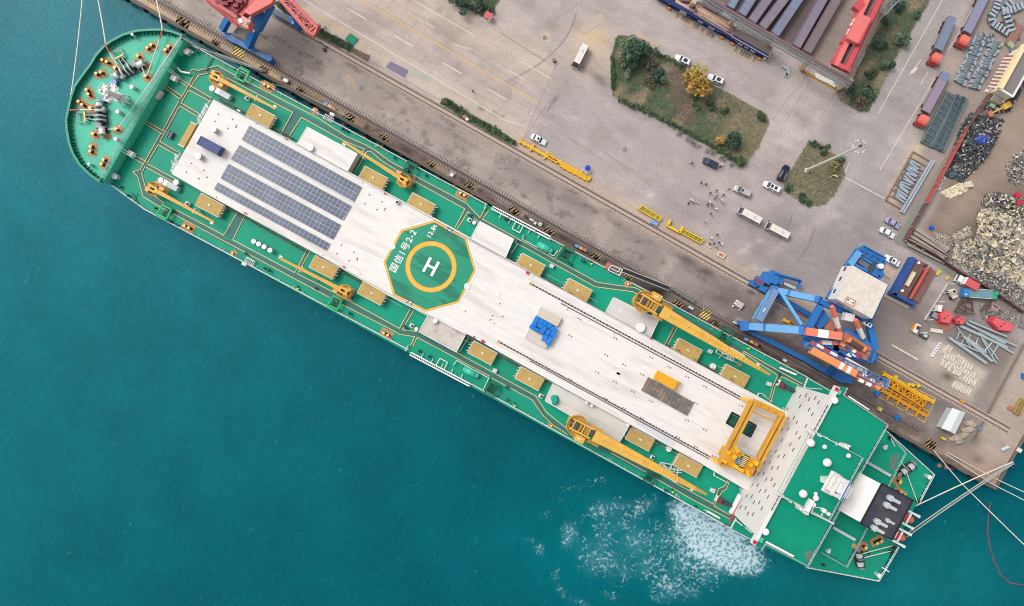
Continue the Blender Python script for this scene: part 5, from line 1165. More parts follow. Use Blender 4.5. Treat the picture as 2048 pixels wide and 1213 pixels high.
tones = [mat('slab_%s' % t, c, .85, var=.25, scale=1.5) for t, c in (('brown', (140, 124, 114)), ('grey', (126, 118, 112)), ('tan', (150, 132, 116)), ('slate', (116, 114, 112)))]
b = MB(RUST); b.prism(p, TZ+.02, TZ+.3)
for i in range(13):
	for j in range(5):
		b.use(tones[int(rng_.random()*3.999) if not (i in (7, 8) and j < 3) else 3]); a0, a1, c0, c1 = (i+.03)/13, (i+.97)/13, (j+.04)/5, (j+.96)/5
		b.prism([p[0]+u*a0+v*c0, p[0]+u*a1+v*c0, p[0]+u*a1+v*c1, p[0]+u*a0+v*c1], TZ+.3, TZ+.48+.05*rng_.random())
build(b, 'slab_layer', slab, kind='stuff')
CP = [(0, 0, 1, 1), (1.05, 0, 1, 1), (2.1, 0, 1, 1), (3.15, 0, 1, 1), (4.2, .3, 1.4, 1), (0, 1.1, 1, 1.3), (1.05, 1.1, 1.5, .9), (2.6, 1.1, .8, 1), (3.6, 1.4, 1, 1.2), (4.7, 1.4, 1.1, 1), (.9, 2.35, 1.1, .75), (-.1, 2.35, .95, .75), (2.1, 2.15, 1.2, .9), (3.4, 2.7, 1.2, .9), (4.7, 2.5, 1.1, 1.1), (4.7, 3.75, 1.1, .9), (3.5, 3.7, 1.1, .6)]
cl = ['blue crate at the quay side corner nearest the helideck', 'second blue crate along the edge by the ribbed cream container', 'third blue crate along the edge by the ribbed cream container', 'fourth blue crate along the edge by the ribbed cream container', 'long blue crate under the stern end of the ribbed cream container',
      'deep blue crate at the helideck end of the stack', 'long blue crate in the middle of the stack', 'small square blue crate in the middle of the stack', 'upright blue crate in the middle towards the stern', 'blue crate in the middle of the stern edge', 'blue crate against the helideck end of the weathered container', 'corner blue crate nearest the weathered container and the helideck', 'wide blue crate against the middle of the weathered container',
      'blue crate beside the rusty corner of the weathered container', 'blue crate third along the stern edge of the stack', 'blue crate at the seaward stern corner of the stack', 'shallow blue crate tucked by the weathered container end']
o0 = W(1074, 633, TZ+1.5)
proto = None
for (x, y, l, w), lb in zip(CP, cl):
	d = S((x+l/2)*1.19-.3, -(y+w/2)*1.16); pos = (o0.x+d.x, o0.y+d.y, TZ)
	if proto is None:
		proto = thing('plastic_crate', lb, 'crate', pos, SA, 'blue plastic crates stacked on the white deck')
		b = MB(CRATEB); b.box((0, 0, 0), (1.06, 1.0, 1.6), 0, (.96, .96)); build(b, 'tub', proto, local=True)
		b = MB(CRATEB); b.box((0, 0, 1.6), (1.08, 1.0, .12)); b.box((0, 0, 1.72), (.8, .74, .06)); build(b, 'lid', proto, local=True); c0 = proto
		c0.scale = (l*1.09, w*1.14, 1)
	else: dup(proto, pos, SA+rng_.uniform(-.03, .03), lb, 'crate', scale=(l*1.09, w*1.14, .9+.25*rng_.random()))
DRUM = mat('drum_blue', (44, 112, 190), .4, var=.1)
for px, lb, rz in (((227, 165), 'pale blue drum with an orange patch beside the foremast', 0), ((206, 198), 'dark blue ribbed drum on the bow deck below the foremast', .8)):
	q = W(*px, FZ+1.3); d = thing('drum', lb, 'drum', (q.x, q.y, FZ), rz, 'blue drums on the bow deck')
	b = MB(DRUM if rz == 0 else mat('drum_deep_blue', (30, 74, 150), .4)); b.cyl((0, 0, 0), .82, 1.3, 20)
	for z in (.05, .6, 1.2): b.cyl((0, 0, z), .88, .1, 20)
	build(b, 'body', d, local=True)
	b = MB(mat('drum_lid', (84, 152, 214), .4) if rz == 0 else mat('drum_lid_dark', (58, 100, 168), .4)); b.cyl((0, 0, 1.3), .78, .06, 20)
	if rz == 0: b.use(mat('patch_orange', (236, 150, 110), .6)); b.box((.5, .2, 1.36), (.4, .5, .03))
	else: b.use(BLACK); b.box((0, .2, 1.36), (.3, .3, .04)); b.box((.2, -.2, 1.36), (.2, .3, .04))
	build(b, 'lid', d, local=True)
def rope(pts, r, label, m=ROPE, red=None):
	b = MB(m); P3 = [Vector(p) for p in pts]
	for p, q in zip(P3, P3[1:]):
		n = 10; L_ = (q-p).length; prev = p
		for i in range(1, n+1):
			t = i/n; c = p.lerp(q, t)-Vector((0, 0, L_*.02*4*t*(1-t)*.5)); b.tube(prev, c, r, n=6); prev = c
	if red:
		b.use(mat('rope_red_whipping', (216, 92, 84), .8)); a, c = P3[red[0]], P3[red[0]+1]; d = (c-a).normalized(); b.tube(a+d*red[1], a+d*(red[1]+2.2), r*1.25, n=6)
	return tag(build(b, 'mooring_line'), label, 'mooring line', 'mooring lines of the ship')
B14 = 14.3
rope([W(142, 191, B14), W(167, -30, 2)], .17, 'mooring line from the bow tip running off straight past the quay end')
rope([W(244, 150, FZ+1.2), W(212, 93, B14), W(190, -30, 4)], .17, 'mooring line from the upper windlass drum over the bow rail and away', red=(0, 6.5))
rope([W(293, 154, FZ+1.1), W(325, 60, B14), W(308, -20, 4)], .17, 'mooring line from a bow bitt over the shoulder rail beyond the quay corner', red=(0, 10.5))
rope([W(284, 135, FZ+1.3), W(291, 154, FZ+1.1)], .16, 'short rope from the windlass drum down to the round bitt', )
rope([W(140, 220.5, FZ+1.3), W(208, 219, FZ+1.3)], .17, 'rope stretched level across the bow to the lower windlass', red=(0, .3))
rope([W(216, 259, FZ+1.3), W(235, 258.5, FZ+1.2), W(362, 74, 14.2), W(400, 97, 10), W(531, 143, .6)], .16, 'long rope from the lower bow bitt across the deck and down to the dock')
for k, lb in ((0, 'hawser running from the bow shoulder along the dock edge, upper of the pair'), (4, 'hawser running from the bow shoulder along the dock edge, lower of the pair')):
	rope([W(370, 76+k, 12), W(430, 105+k*1.5, 4), W(526, 140+k, .7)], .14, lb, ROPEG)
rope([W(545, 168, DZ+.8), W(600, 185, 3), W(700, 237, .8)], .14, 'slack grey hawser between the ship side and the quay bollards amidships', ROPEG)
rope([W(1832, 1012, DZ+1), W(2026, 924, 1)], .17, 'single stern line to the blue bollard at the quay corner', ROPE)
rope([W(1816, 1066, DZ+4), W(2024, 926, 1)], .17, 'upper of the twin stern lines to the quay corner', ROPEG)
rope([W(1814, 1074, DZ+4), W(2027, 928, 1)], .17, 'lower of the twin stern lines to the quay corner', ROPEG)
rope([W(1868, 902, .8), W(1922, 966, -1), W(2090, 1130, 1)], .15, 'long spring line crossing the open water off the stern', ROPE)
rope([W(1895, 905, .4), W(1985, 955, .8), W(2090, 1004, .6)], .12, 'thin cream rope running off the quay corner, upper of two'); rope([W(1890, 908, .4), W(1980, 966, .8), W(2090, 1022, .6)], .12, 'thin cream rope running off the quay corner, lower of two')
rope([W(1798, 915, ZC-6), W(1810, 936, DZ+1.3), W(1835, 1005, DZ+.8)], .13, 'rope from the quay side stern winch to the transom fairlead')
rope([W(1718, 1110, DZ+1.3), W(1785, 1092, DZ+.9)], .15, 'upper rope from the seaward stern winch to the transom'); rope([W(1718, 1119, DZ+1.3), W(1781, 1103, DZ+.9)], .15, 'lower rope from the seaward stern winch to the transom')
rope([W(1782, 877, DZ+.8), W(1790, 894, ZC-8)], .12, 'short rope at the quay side quarter fairlead')
# ================================================================ ON THE QUAY
HZ = mat('hazard_yellow', (184, 152, 104), .8, var=.2, scale=1.5, dirt=(120, 100, 84), damt=.6, dscale=.5)
HZN = mat('hazard_yellow_fresh', (244, 214, 110), .7, var=.08)
HZB = mat('hazard_black', (92, 80, 74), .8, var=.2)
def pad_mesh(hx, hy, n, y, z0=.03, cut=.35):
	b = MB(HZB); b.prism([(-hx+cut, -hy), (hx-cut, -hy), (hx, -hy+cut), (hx, hy-cut), (hx-cut, hy), (-hx+cut, hy), (-hx, hy-cut), (-hx, -hy+cut)], 0, z0)
	b.use(y); sh = hy*.9
	for i in range(n):
		x = -hx-sh+(i+.25)*(2*hx+2*sh)/n; w = (2*hx+2*sh)/n*.5
		p = []
		for (X, Y) in ((x, -hy), (x+w, -hy), (x+w+sh, hy), (x+sh, hy)): p.append((X, Y))
		def clip(p, ax, lim, keep):
			o = []
			for k in range(len(p)):
				a, c = p[k], p[(k+1) % len(p)]; ia, ic = keep*(a[ax]-lim) >= 0, keep*(c[ax]-lim) >= 0
				if ia: o.append(a)
				if ia != ic: t = (lim-a[ax])/(c[ax]-a[ax]); o.append((a[0]+(c[0]-a[0])*t, a[1]+(c[1]-a[1])*t))
			return o
		for ax, lim, kp in ((0, -hx+.1, 1), (0, hx-.1, -1)): p = clip(p, ax, lim, kp) if len(p) > 2 else p
		if len(p) > 2: b.flat(p, z0+.006)
	return b
bol = thing('quay_bollard', 'bollard', 'bollard', tuple(W(365, 47)), QA, 'bollards along the quay edge')
build(pad_mesh(1.5, 1.2, 6, HZ, 0), 'striped_pad', bol, local=True)
b = MB(BLACK); b.lathe((0, -.1, .03), [(.5, 0), (.48, .1), (.28, .16), (.26, .5), (.42, .62), (.46, .74), (.32, .84), (.01, .86)], 14); build(b, 'post', bol, local=True, smooth=True)
first = True
for px, lb, k in (((365, 47), 'black bollard on a clean striped pad at the tan end of the quay', 1.3), ((431, 88), 'black bollard on a striped pad just seaward of the red crane foot', .9), ((527, 142), 'blue grey bollard holding the pair of hawsers, on a faded striped pad', 1.0), ((601, 182), 'bollard on a worn pad between two dark wet patches near the bow', .9),
                  ((698, 237), 'bollard on a brown striped pad beside the life raft rack of the ship', 1.1), ((767, 277), 'bollard on a narrow worn pad near the green valve box of the ship', .9), ((862, 332), 'tilted looking bollard in rubble seaward of the dark wet patch', .9), ((938, 373), 'bollard on a striped pad abreast of the quay side bitts', .9),
                  ((1027, 425), 'bollard on a crisp striped pad abreast of the stowed gangway', 1.1), ((1098, 465), 'bollard on a striped pad beside the small striped block', 1.0), ((1191, 515), 'bollard on a faded pad seaward of the trio of coloured bins', 1.0), ((1255, 558), 'bollard on a worn pad beneath the end of the white gangway', .9),
                  ((1355, 612), 'bollard on a scuffed pad between the yellow deck crane and the green trough', 1.0), ((1431, 647), 'bollard on a brown pad beside the fresh yellow striped square', .8), ((1519, 692), 'bollard with a pale striped pad below the blue crane leg', .8), ((1862, 889), 'rope wrapped bollard at the seaward corner near the quay end', 1.0)):
	q = W(*px)
	if first: bol['label'] = lb; bol.scale = (k, k, 1); first = False
	else: dup(bol, (q.x, q.y, 0), QA+radians(rng_.uniform(-4, 4)), lb, 'bollard', scale=(k, k, 1))
for px, s, r in (((478, 106), (1.7, 1.3), 0), ((1411, 630), (1.6, 1.35), 0)):
	build(pad_mesh(s[0], s[1], 7, HZN, .05, .6), 'hazard_marking', None, kind='structure', local=True, loc=W(*px, .004), rz=QA+r)
q = W(1089, 450); t = thing('striped_block', 'small yellow and black striped block among the clutter at the quay edge', 'block', (q.x, q.y, 0), QA)
b = pad_mesh(.75, .6, 4, HZN, 0, .1); build(b, 'striped_top', t, local=True); b = MB(HZB); b.box((0, 0, -.02), (1.5, 1.2, .05)); build(b, 'body', t, local=True); t.scale = (1, 1, 1)
BINC = [(mat('bin_pale_blue', (110, 176, 226), .5), 'pale blue'), (mat('bin_orange', (246, 180, 98), .5), 'orange'), (mat('bin_pink', (206, 132, 144), .5), 'pink')]
for pts, where in (((( 653, 210), (661.5, 214.5), (669, 219)), 'by the bow crane'), (((1153, 493), (1161, 497), (1169, 501)), 'abreast of the teal tank'), (((1491, 679), (1501, 684), (1510, 689)), 'below the blue harbour crane'), (((575, 160), (568, 156), (574, 168)), '')):
	for px, (m, c) in zip(pts, BINC):
		q = W(*px)
		if not where: m, c, lb = (LGREY, 'grey', None)
		lb = '%s bin of the trio on the quay edge %s' % (c, where) if where else None
		if not where: continue
		t = thing('waste_bin', lb, 'bin', (q.x, q.y, 0), QA, 'coloured bins on the quay edge')
		b = MB(m); b.box((0, 0, 0), (.95, .62, .9), 0, (1.08, 1.1)); build(b, 'tub', t, local=True)
		b = MB(m); b.box((0, 0, .9), (1.08, .74, .1)); b.box((0, .25, 1.0), (.8, .1, .08)); build(b, 'lid', t, local=True)
def simple_box(name, label, cat, px, s, m, rz=QA, top=None, kids=()):
	q = W(*px); t = thing(name, label, cat, (q.x, q.y, 0), rz)
	b = MB(m); b.box((0, 0, 0), s); build(b, 'body', t, local=True)
	b = MB(top or m); b.box((0, 0, s[2]), (s[0]*1.06, s[1]*1.06, .07)); build(b, 'top', t, local=True)
	for nm, mm, boxes in kids:
		b = MB(mm)
		for c, z in boxes: b.box(c, z)
		build(b, nm, t, local=True)
	return t
simple_box('switch_box', 'white electrical box on the quay edge between two wet patches', 'box', (904, 351), (.95, .9, .9), WPAINT, kids=[('plinth', GREY, [((0, .9, 0), (1.6, .5, .3))])])
simple_box('switch_box', 'grey and white box pair at the quay edge near the stowed gangway', 'box', (1063, 441), (1.3, .6, .8), LGREY, kids=[('side_unit', WPAINT, [((1.3, -.3, 0), (.7, .7, .9))])])
simple_box('switch_box', 'white cabinet beside the small striped block', 'box', (1080, 450), (.9, .8, 1.0), WPAINT, kids=[('vent', GREY, [((0, 0, 1.07), (.4, .4, .05))])])
simple_box('switch_box', 'dark cabinet on the quay edge below the bollard with the crisp pad', 'box', (1051, 434), (1.0, .8, .9), DGREY, kids=[('handle', GREY, [((0, .42, .4), (.3, .06, .1))])])
simple_box('pump_cart', 'red and white small pump cart on the dark quay strip', 'cart', (1381, 616), (1.5, .7, .6), RED, top=LGREY, kids=[('wheel', TYRE, [((-.6, .4, 0), (.4, .15, .4)), ((.6, .4, 0), (.4, .15, .4))])])
simple_box('pump_cart', 'white generator cart on the quay strip near the bow crane', 'cart', (573, 163), (1.3, .9, .9), WPAINT, kids=[('hose_drum', DGREY, [((-1.2, .2, 0), (.8, .7, .6)), ((.9, -.3, 0), (.4, .5, .5))])])
simple_box('pallet', 'pale pink covered pallet with white drums between the two rails', 'pallet', (1477, 610), (1.9, 1.6, 1.1), mat('cover_pink_grey', (206, 184, 186), .7), rz=QA-.05, kids=[('white_drum', WPAINT, [((-1.1, .6, 0), (.5, .5, .7)), ((-1.1, -.2, 0), (.5, .5, .7)), ((-1.2, -1.2, 0), (.4, .4, .5)), ((.8, -1.1, 0), (.4, .3, .3))])])
simple_box('bin', 'pale grey bin on the dark quay strip near the stern crane tip', 'bin', (1568, 721), (1.0, .7, .7), LGREY, kids=[('lid', WPAINT, [((.1, 0, .77), (.7, .5, .08))])])
b = MB(mat('trough_grey_green', (88, 112, 100), .7, var=.1)); p, q = W(1345, 578, .3), W(1387, 604, .3); b.bar(p, q, .9, .6); b.use(GREYROOF); b.bar(p+Vector((0, 0, .35)), q+Vector((0, 0, .35)), .5, .06)
for i in range(5): t = p.lerp(q, i/4); b.box((t.x, t.y, 0), (.2, 1.2, .75), QA)
tag(build(b, 'trough'), 'long grey green trough lying along the quay strip', 'trough')
gw = thing('shore_gangway', 'long white railed gangway sloping from the ship side to the quay', 'gangway', tuple(W(1290, 556)))
p0, p1 = W(1245, 541, DZ), W(1338, 578, 1.0)
b = MB(DGREY); b.bar(p0, p1, 1.1, .12); build(b, 'walkway', gw)
b = MB(WPAINT); d = (p1-p0).normalized().cross(Vector((0, 0, 1))).normalized()*.6
b.rail([p0+d, p1+d], 1.1, .09, 2.5); b.rail([p0-d, p1-d], 1.1, .09, 2.5); build(b, 'handrail', gw)
b = MB(WPAINT); b.rail(PX([(1215, 541), (1222, 531), (1244, 540), (1238, 552), (1215, 541)], DZ+.1), 1.1, .11, .9); b.rail(PX([(1222, 538), (1236, 545), (1240, 537)], DZ), 1.0, .1, .9); build(b, 'landing', gw)
b = MB(RUSTO); b.bar(W(1211, 537, DZ), W(1219, 526, DZ), 1.0, .15); build(b, 'step_board', gw)
b = MB(RED); q = W(1335, 572, 2); b.box((q.x, q.y, 1.6), (.4, .3, .5)); build(b, 'lifebuoy', gw)
GLASS = mat('car_glass', (56, 62, 70), .12, spec=.6, var=.02)
def car(name, kind, L_, Wd, Hh, body, roofglass=0):
	"""kind: sedan / suv / mpv; +x is the front"""
	c = thing(name, '', 'car', (0, 0, 0), 0.0)
	hx = L_/2
	st = {'sedan': [(-hx, .55, .78), (-hx*.93, .88, .9), (-hx*.55, .95, 1.0), (hx*.30, .84*1.12, 1.0), (hx*.82, .72, .95), (hx*.98, .55, .78), (hx, .45, .66)],
          'suv': [(-hx, .6, .82), (-hx*.95, 1.0, .94), (-hx*.5, 1.05, 1.0), (hx*.35, 1.02, 1.0), (hx*.84, .92, .95), (hx*.98, .7, .8), (hx, .55, .7)],
          'mpv': [(-hx, .6, .86), (-hx*.97, 1.05, .96), (-hx*.5, 1.08, 1.0), (hx*.45, 1.05, 1.0), (hx*.86, .9, .93), (hx*.98, .7, .78), (hx, .55, .66)]}[kind]
	b = MB(body); vs = []; n = len(st)
	for x, z, w in st:
		hy = Wd/2*w
		vs += [(x, -hy*.94, .28), (x, -hy, .55), (x, -hy*.98, z*.82), (x, -hy*.86, z), (x, hy*.86, z), (x, hy*.98, z*.82), (x, hy, .55), (x, hy*.94, .28)]
	fs = [tuple(i*8+k for k in range(8)) for i in (0,)]+[tuple((n-1)*8+k for k in range(7, -1, -1))]
	for i in range(n-1):
		for k in range(8): fs.append((i*8+k, i*8+(k+1) % 8, (i+1)*8+(k+1) % 8, (i+1)*8+k))
	b.add(vs, [f[::-1] for f in fs]); build(b, 'body', c, local=True, smooth=False)
	r = {'sedan': (-.66, -.44, .16, .42), 'suv': (-.93, -.84, .16, .40), 'mpv': (-.95, -.88, .30, .58)}[kind]
	x0, x1, x2, x3 = [v*hx for v in r]; zb = .86 if kind == 'sedan' else .98; w0, w1 = Wd/2*.92, Wd/2*.82
	g = MB(GLASS)
	g.add([(x0, -w0, zb), (x3, -w0, zb), (x3, w0, zb), (x0, w0, zb), (x1, -w1, Hh-.03), (x2, -w1, Hh-.03), (x2, w1, Hh-.03), (x1, w1, Hh-.03)], [(0, 1, 5, 4), (1, 2, 6, 5), (2, 3, 7, 6), (3, 0, 4, 7), (4, 5, 6, 7)])
	build(g, 'window_glass', c, local=True)
	ro = MB(body); e = .02
	ro.add([(x1, -w1-e, Hh-.05), (x2, -w1-e, Hh-.05), (x2, w1+e, Hh-.05), (x1, w1+e, Hh-.05), (x1+.05, -w1+.08, Hh), (x2-.05, -w1+.08, Hh), (x2-.05, w1-.08, Hh), (x1+.05, w1-.08, Hh)], [(0, 1, 5, 4), (1, 2, 6, 5), (2, 3, 7, 6), (3, 0, 4, 7), (4, 5, 6, 7)])
	for s in (-1, 1):
		ro.bar((x0, s*w0, zb), (x1, s*w1, Hh-.04), .1); ro.bar((x3, s*w0, zb), (x2, s*w1, Hh-.04), .1); ro.bar(((x0+x3)/2, s*w0, zb), ((x1+x2)/2, s*w1, Hh-.04), .1)
	rf = build(ro, 'roof', c, local=True)
	if roofglass:
		s = MB(GLASS)
		if roofglass == 1: s.box(((x1+x2)/2+.15, 0, Hh-.01), ((x2-x1)*.5, w1*1.3, .03))
		elif roofglass == 2: s.box((x2-.55, 0, Hh-.01), (.75, w1*1.3, .03)); s.box((x2-1.7, 0, Hh-.01), (.8, w1*1.3, .03))
		elif roofglass == 3: s.box((x2-.5, 0, Hh-.01), (.6, w1*1.0, .03))
		elif roofglass == 4: s.use(WPAINT); s.box(((x1+x2)/2, w1*.8, Hh), ((x2-x1)*.85, .06, .05)); s.box(((x1+x2)/2, -w1*.8, Hh), ((x2-x1)*.85, .06, .05))
		build(s, 'sunroof' if roofglass < 4 else 'roof_rack', rf, local=True)
	for x in (-hx*.62, hx*.64):
		for s in (-1, 1):
			wv = MB(TYRE); wv.tube((x, s*(Wd/2-.2), .33), (x, s*(Wd/2+.0), .33), .33, n=14); wv.use(GREY); wv.tube((x, s*(Wd/2-.02), .33), (x, s*(Wd/2+.015), .33), .2, n=10); build(wv, 'wheel', c, local=True)
	for s in (-1, 1):
		l = MB(LGREY); l.box((hx*.95, s*Wd*.34, .6), (.16, .34, .14)); build(l, 'headlight', c, local=True)
		l = MB(RED); l.box((-hx*.98, s*Wd*.34, .68), (.1, .3, .14)); build(l, 'tail_light', c, local=True)
		l = MB(body); l.box((x3-.25, s*(Wd/2+.08), .92), (.18, .22, .14)); build(l, 'wing_mirror', c, local=True)
	return c
CWHITE = mat('car_white', (236, 238, 240), .25, var=.02); CSILV = mat('car_silver', (196, 192, 188), .25, var=.03, metal=.2); CDARK = mat('car_dark_blue', (48, 58, 76), .2, var=.03); CBLK = mat('car_black_blue', (30, 36, 52), .2, var=.03); CLIL = mat('car_lilac', (168, 164, 196), .25, var=.03)
def put(c, px, p, q, lb, first_=False):
	w = W(*px); a = ang(p, q)
	if first_: c.location = w; c.rotation_euler = (0, 0, a); c['label'] = lb; ROOT[c.name] = (w, a); c['group'] = 'cars parked on the dock'; return c
	n = dup(c, w, a, lb, 'car'); n['group'] = 'cars parked on the dock'; return n
suv = car('suv', 'suv', 4.75, 1.95, 1.68, CWHITE, 1)
put(suv, (1364, 123), (1379, 131), (1349, 116), 'white SUV with a dark sunroof parked by the green island ahead of the golden tree', True)
put(suv, (1430, 161), (1446, 168), (1415, 154), 'white SUV with a dark sunroof parked just past the golden tree')
sed = car('sedan', 'sedan', 4.8, 1.85, 1.45, CWHITE, 3)
put(sed, (1077, 280.5), (1062, 273), (1091, 288), 'white sedan parked alone beside the long yellow spreader bars', True)
put(sed, (1781.5, 522), (1796, 531), (1767, 514), 'white sedan parked between the blue crane frame and the blue walled hut')
mpv = car('minivan', 'mpv', 5.1, 1.9, 1.75, CWHITE, 2)
put(mpv, (1541.5, 375.5), (1558, 384), (1525, 367), 'white minivan with two roof windows at the tip of the mast island', True)
mpv2 = car('minivan', 'mpv', 5.1, 1.9, 1.75, CSILV, 3)
put(mpv2, (1483, 384), (1500, 393), (1465, 376), 'silver minivan with a small roof window beside the crowd', True)
mpv3 = car('minivan', 'mpv', 4.5, 1.85, 1.6, CDARK, 0)
put(mpv3, (1419, 327.5), (1433, 335), (1405, 321), 'dark blue minivan standing by the row of bicycles', True)
suv2 = car('suv', 'suv', 4.9, 1.95, 1.75, CBLK, 4)
put(suv2, (1565, 347.5), (1557, 361), (1572, 334), 'black SUV with pale roof rails parked at the edge of the mast island', True)
sed2 = car('sedan', 'sedan', 4.7, 1.82, 1.45, CLIL, 0)
put(sed2, (1783, 447), (1770, 439), (1797, 455), 'lilac grey sedan parked near the fence of the scrap yard', True)
sed3 = car('sedan', 'sedan', 4.7, 1.82, 1.45, CWHITE, 0)
put(sed3, (1772.5, 466.5), (1759, 459), (1786, 474), 'white sedan parked alongside the lilac grey one', True)
def minibus():
	c = thing('minibus', '', 'minibus', (0, 0, 0), 0.0, 'minibuses on the dock')
	BW = mat('bus_white', (232, 224, 214), .35, var=.03)
	b = MB(BW); L_, w, h = 6.8, 2.0, 2.6
	prof = [(-L_/2, .5), (-L_/2, h-.3), (-L_/2+.15, h-.05), (L_/2-1.0, h), (L_/2-.55, h-.35), (L_/2-.1, 1.3), (L_/2, 1.0), (L_/2, .45)]
	n = len(prof); vs = [(x, -w/2*(.93 if z > h-.2 else 1), z) for x, z in prof]+[(x, w/2*(.93 if z > h-.2 else 1), z) for x, z in prof]
	b.add(vs, [tuple(range(n)), tuple(range(2*n-1, n-1, -1))]+[(i, n+i, n+(i+1) % n, (i+1) % n) for i in range(n)]); build(b, 'body', c, local=True)
	b = MB(GLASS); b.add([(L_/2-.93, -w*.44, h-.01), (L_/2-.93, w*.44, h-.01), (L_/2-.50, w*.46, h-.33), (L_/2-.50, -w*.46, h-.33), (L_/2-.04, w*.46, 1.28), (L_/2-.04, -w*.46, 1.28)], [(0, 3, 2, 1), (3, 5, 4, 2)]); build(b, 'windscreen', c, local=True)
	for s in (-1, 1):
		b = MB(GLASS); b.box((-.35, s*(w/2+.005), 1.35), (5.6, .03, .8)); build(b, 'side_window', c, local=True)
		b = MB(BLACK); b.bar((L_/2-.3, s*w/2, 2.0), (L_/2+.2, s*(w/2+.25), 1.9), .06); b.box((L_/2+.2, s*(w/2+.25), 1.6), (.12, .2, .4)); build(b, 'wing_mirror', c, local=True)
		for x in (-1.9, 2.2): b = MB(TYRE); b.tube((x, s*(w/2-.25), .42), (x, s*(w/2+.01), .42), .42, n=14); b.use(GREY); b.tube((x, s*w/2, .42), (x, s*(w/2+.02), .42), .22, n=10); build(b, 'wheel', c, local=True)
	b = MB(LGREY); b.box((-1.2, 0, h-.01), (.8, .7, .08)); b.box((1.0, .2, h-.01), (.4, .4, .05)); build(b, 'roof_hatch', c, local=True)
	return c
mb_ = minibus()
for i, (px, p, q, lb) in enumerate((((1161, 110), (1173, 88), (1149, 135), 'cream white minibus standing alone on the sandy turning place'), ((1502, 431), (1528, 445), (1476, 417), 'white minibus ahead in the pair behind the silver minivan'), ((1558, 461), (1585, 475), (1532, 447), 'white minibus at the rear of the pair, behind the first'))):
	w = W(px[0], px[1], 2.6); w.z = 0; a = ang(p, q)
	if i == 0: mb_.location = w; mb_.rotation_euler = (0, 0, a); mb_['label'] = lb
	else: dup(mb_, w, a, lb, 'minibus')
def truck(px0, px1, cab, lb, load, group='red trucks on the storage road'):
	"""load: list of (px from, px to, material) stretches of the flat load"""
	a = ang(px0, px1); q = W(*cab); c = thing('flatbed_truck', lb, 'truck', (q.x, q.y, 0), a, group)
	RD = mat('truck_red', (204, 64, 60), .4, var=.05); RD2 = mat('truck_pale_red', (238, 124, 108), .4, var=.04)
	b = MB(RD); b.box((0, 0, .7), (2.3, 2.45, 1.6)); b.box((1.1, 0, .6), (.5, 2.4, 1.0)); b.use(DGREY); b.box((-.9, 0, .4), (3.6, 1.0, .3)); cb = build(b, 'cab', c, local=True)
	b = MB(RD2); b.add([(-1.3, -1.2, 2.3), (.6, -1.2, 2.3), (.6, 1.2, 2.3), (-1.3, 1.2, 2.3), (-1.25, -1.1, 3.15), (.1, -1.05, 2.75), (.1, 1.05, 2.75), (-1.25, 1.1, 3.15)], [(0, 1, 5, 4), (1, 2, 6, 5), (2, 3, 7, 6), (3, 0, 4, 7), (4, 5, 6, 7)]); build(b, 'roof_fairing', cb, local=True)
	b = MB(GLASS); b.add([(.62, -1.1, 2.3), (1.25, -1.15, 1.62), (1.25, 1.15, 1.62), (.62, 1.1, 2.3)], [(0, 1, 2, 3)]); b.box((.3, 1.23, 1.5), (1.0, .03, .6)); b.box((.3, -1.23, 1.5), (1.0, .03, .6)); build(b, 'windscreen', cb, local=True)
	b = MB(BLACK)
	for s in (-1, 1): b.bar((1.0, s*1.2, 2.0), (1.3, s*1.75, 2.0), .08); b.box((1.3, s*1.7, 1.5), (.14, .25, .6))
	build(b, 'wing_mirror', cb, local=True)
	p0, p1 = W(*px0, 1.5), W(*px1, 1.5); L_ = (p1-p0).length
	b = MB(RUST); b.bar(p0, p1, 2.4, .25); b.bar(p1-(p1-p0).normalized()*.1+Vector((0, 0, .4)), p1+Vector((0, 0, .4)), 2.4, .9); build(b, 'trailer_bed', c)
	for t0, t1, m in load: b = MB(m); b.bar(p0.lerp(p1, t0)+Vector((0, 0, .6)), p0.lerp(p1, t1)+Vector((0, 0, .6)), 2.25, .9); build(b, 'load', c)
	d = (p1-p0).normalized(); nn = d.cross(Vector((0, 0, 1)))
	for x in (1.4, 2.7, 4.0, L_-2):
		for s in (-1, 1): w = p0+d*x+nn*s*.95; b = MB(TYRE); b.tube((w.x, w.y, .5)-Vector((0, 0, 0)) if False else Vector((w.x, w.y, .5))-nn*.18, Vector((w.x, w.y, .5))+nn*.18, .5, n=12); build(b, 'wheel', c)
	for x in (.9, -1.6):
		for s in (-1, 1): b = MB(TYRE); b.tube((x, s*.85, .5), (x, s*1.2, .5), .5, n=12); build(b, 'wheel', c, local=True)
	return c
truck((1902, 37), (1871, 107), (1862, 124), 'red truck with a blue grey flat load driving down the middle of the road', [(0, .93, PURPB)])
truck((1972, -16), (1929, 70), (1917, 89), 'red truck with pale blue grey load by the stack of curved steel', [(0, .97, mat('load_blue_grey', (138, 141, 164), .6, var=.08))])
truck((1890, 148), (1848, 226), (1836, 246), 'red truck with a lilac load standing below the other two', [(0, .18, mat('load_blue', (122, 134, 166), .6, var=.05)), (.185, 1, mat('load_lilac', (150, 134, 152), .6, var=.08))])
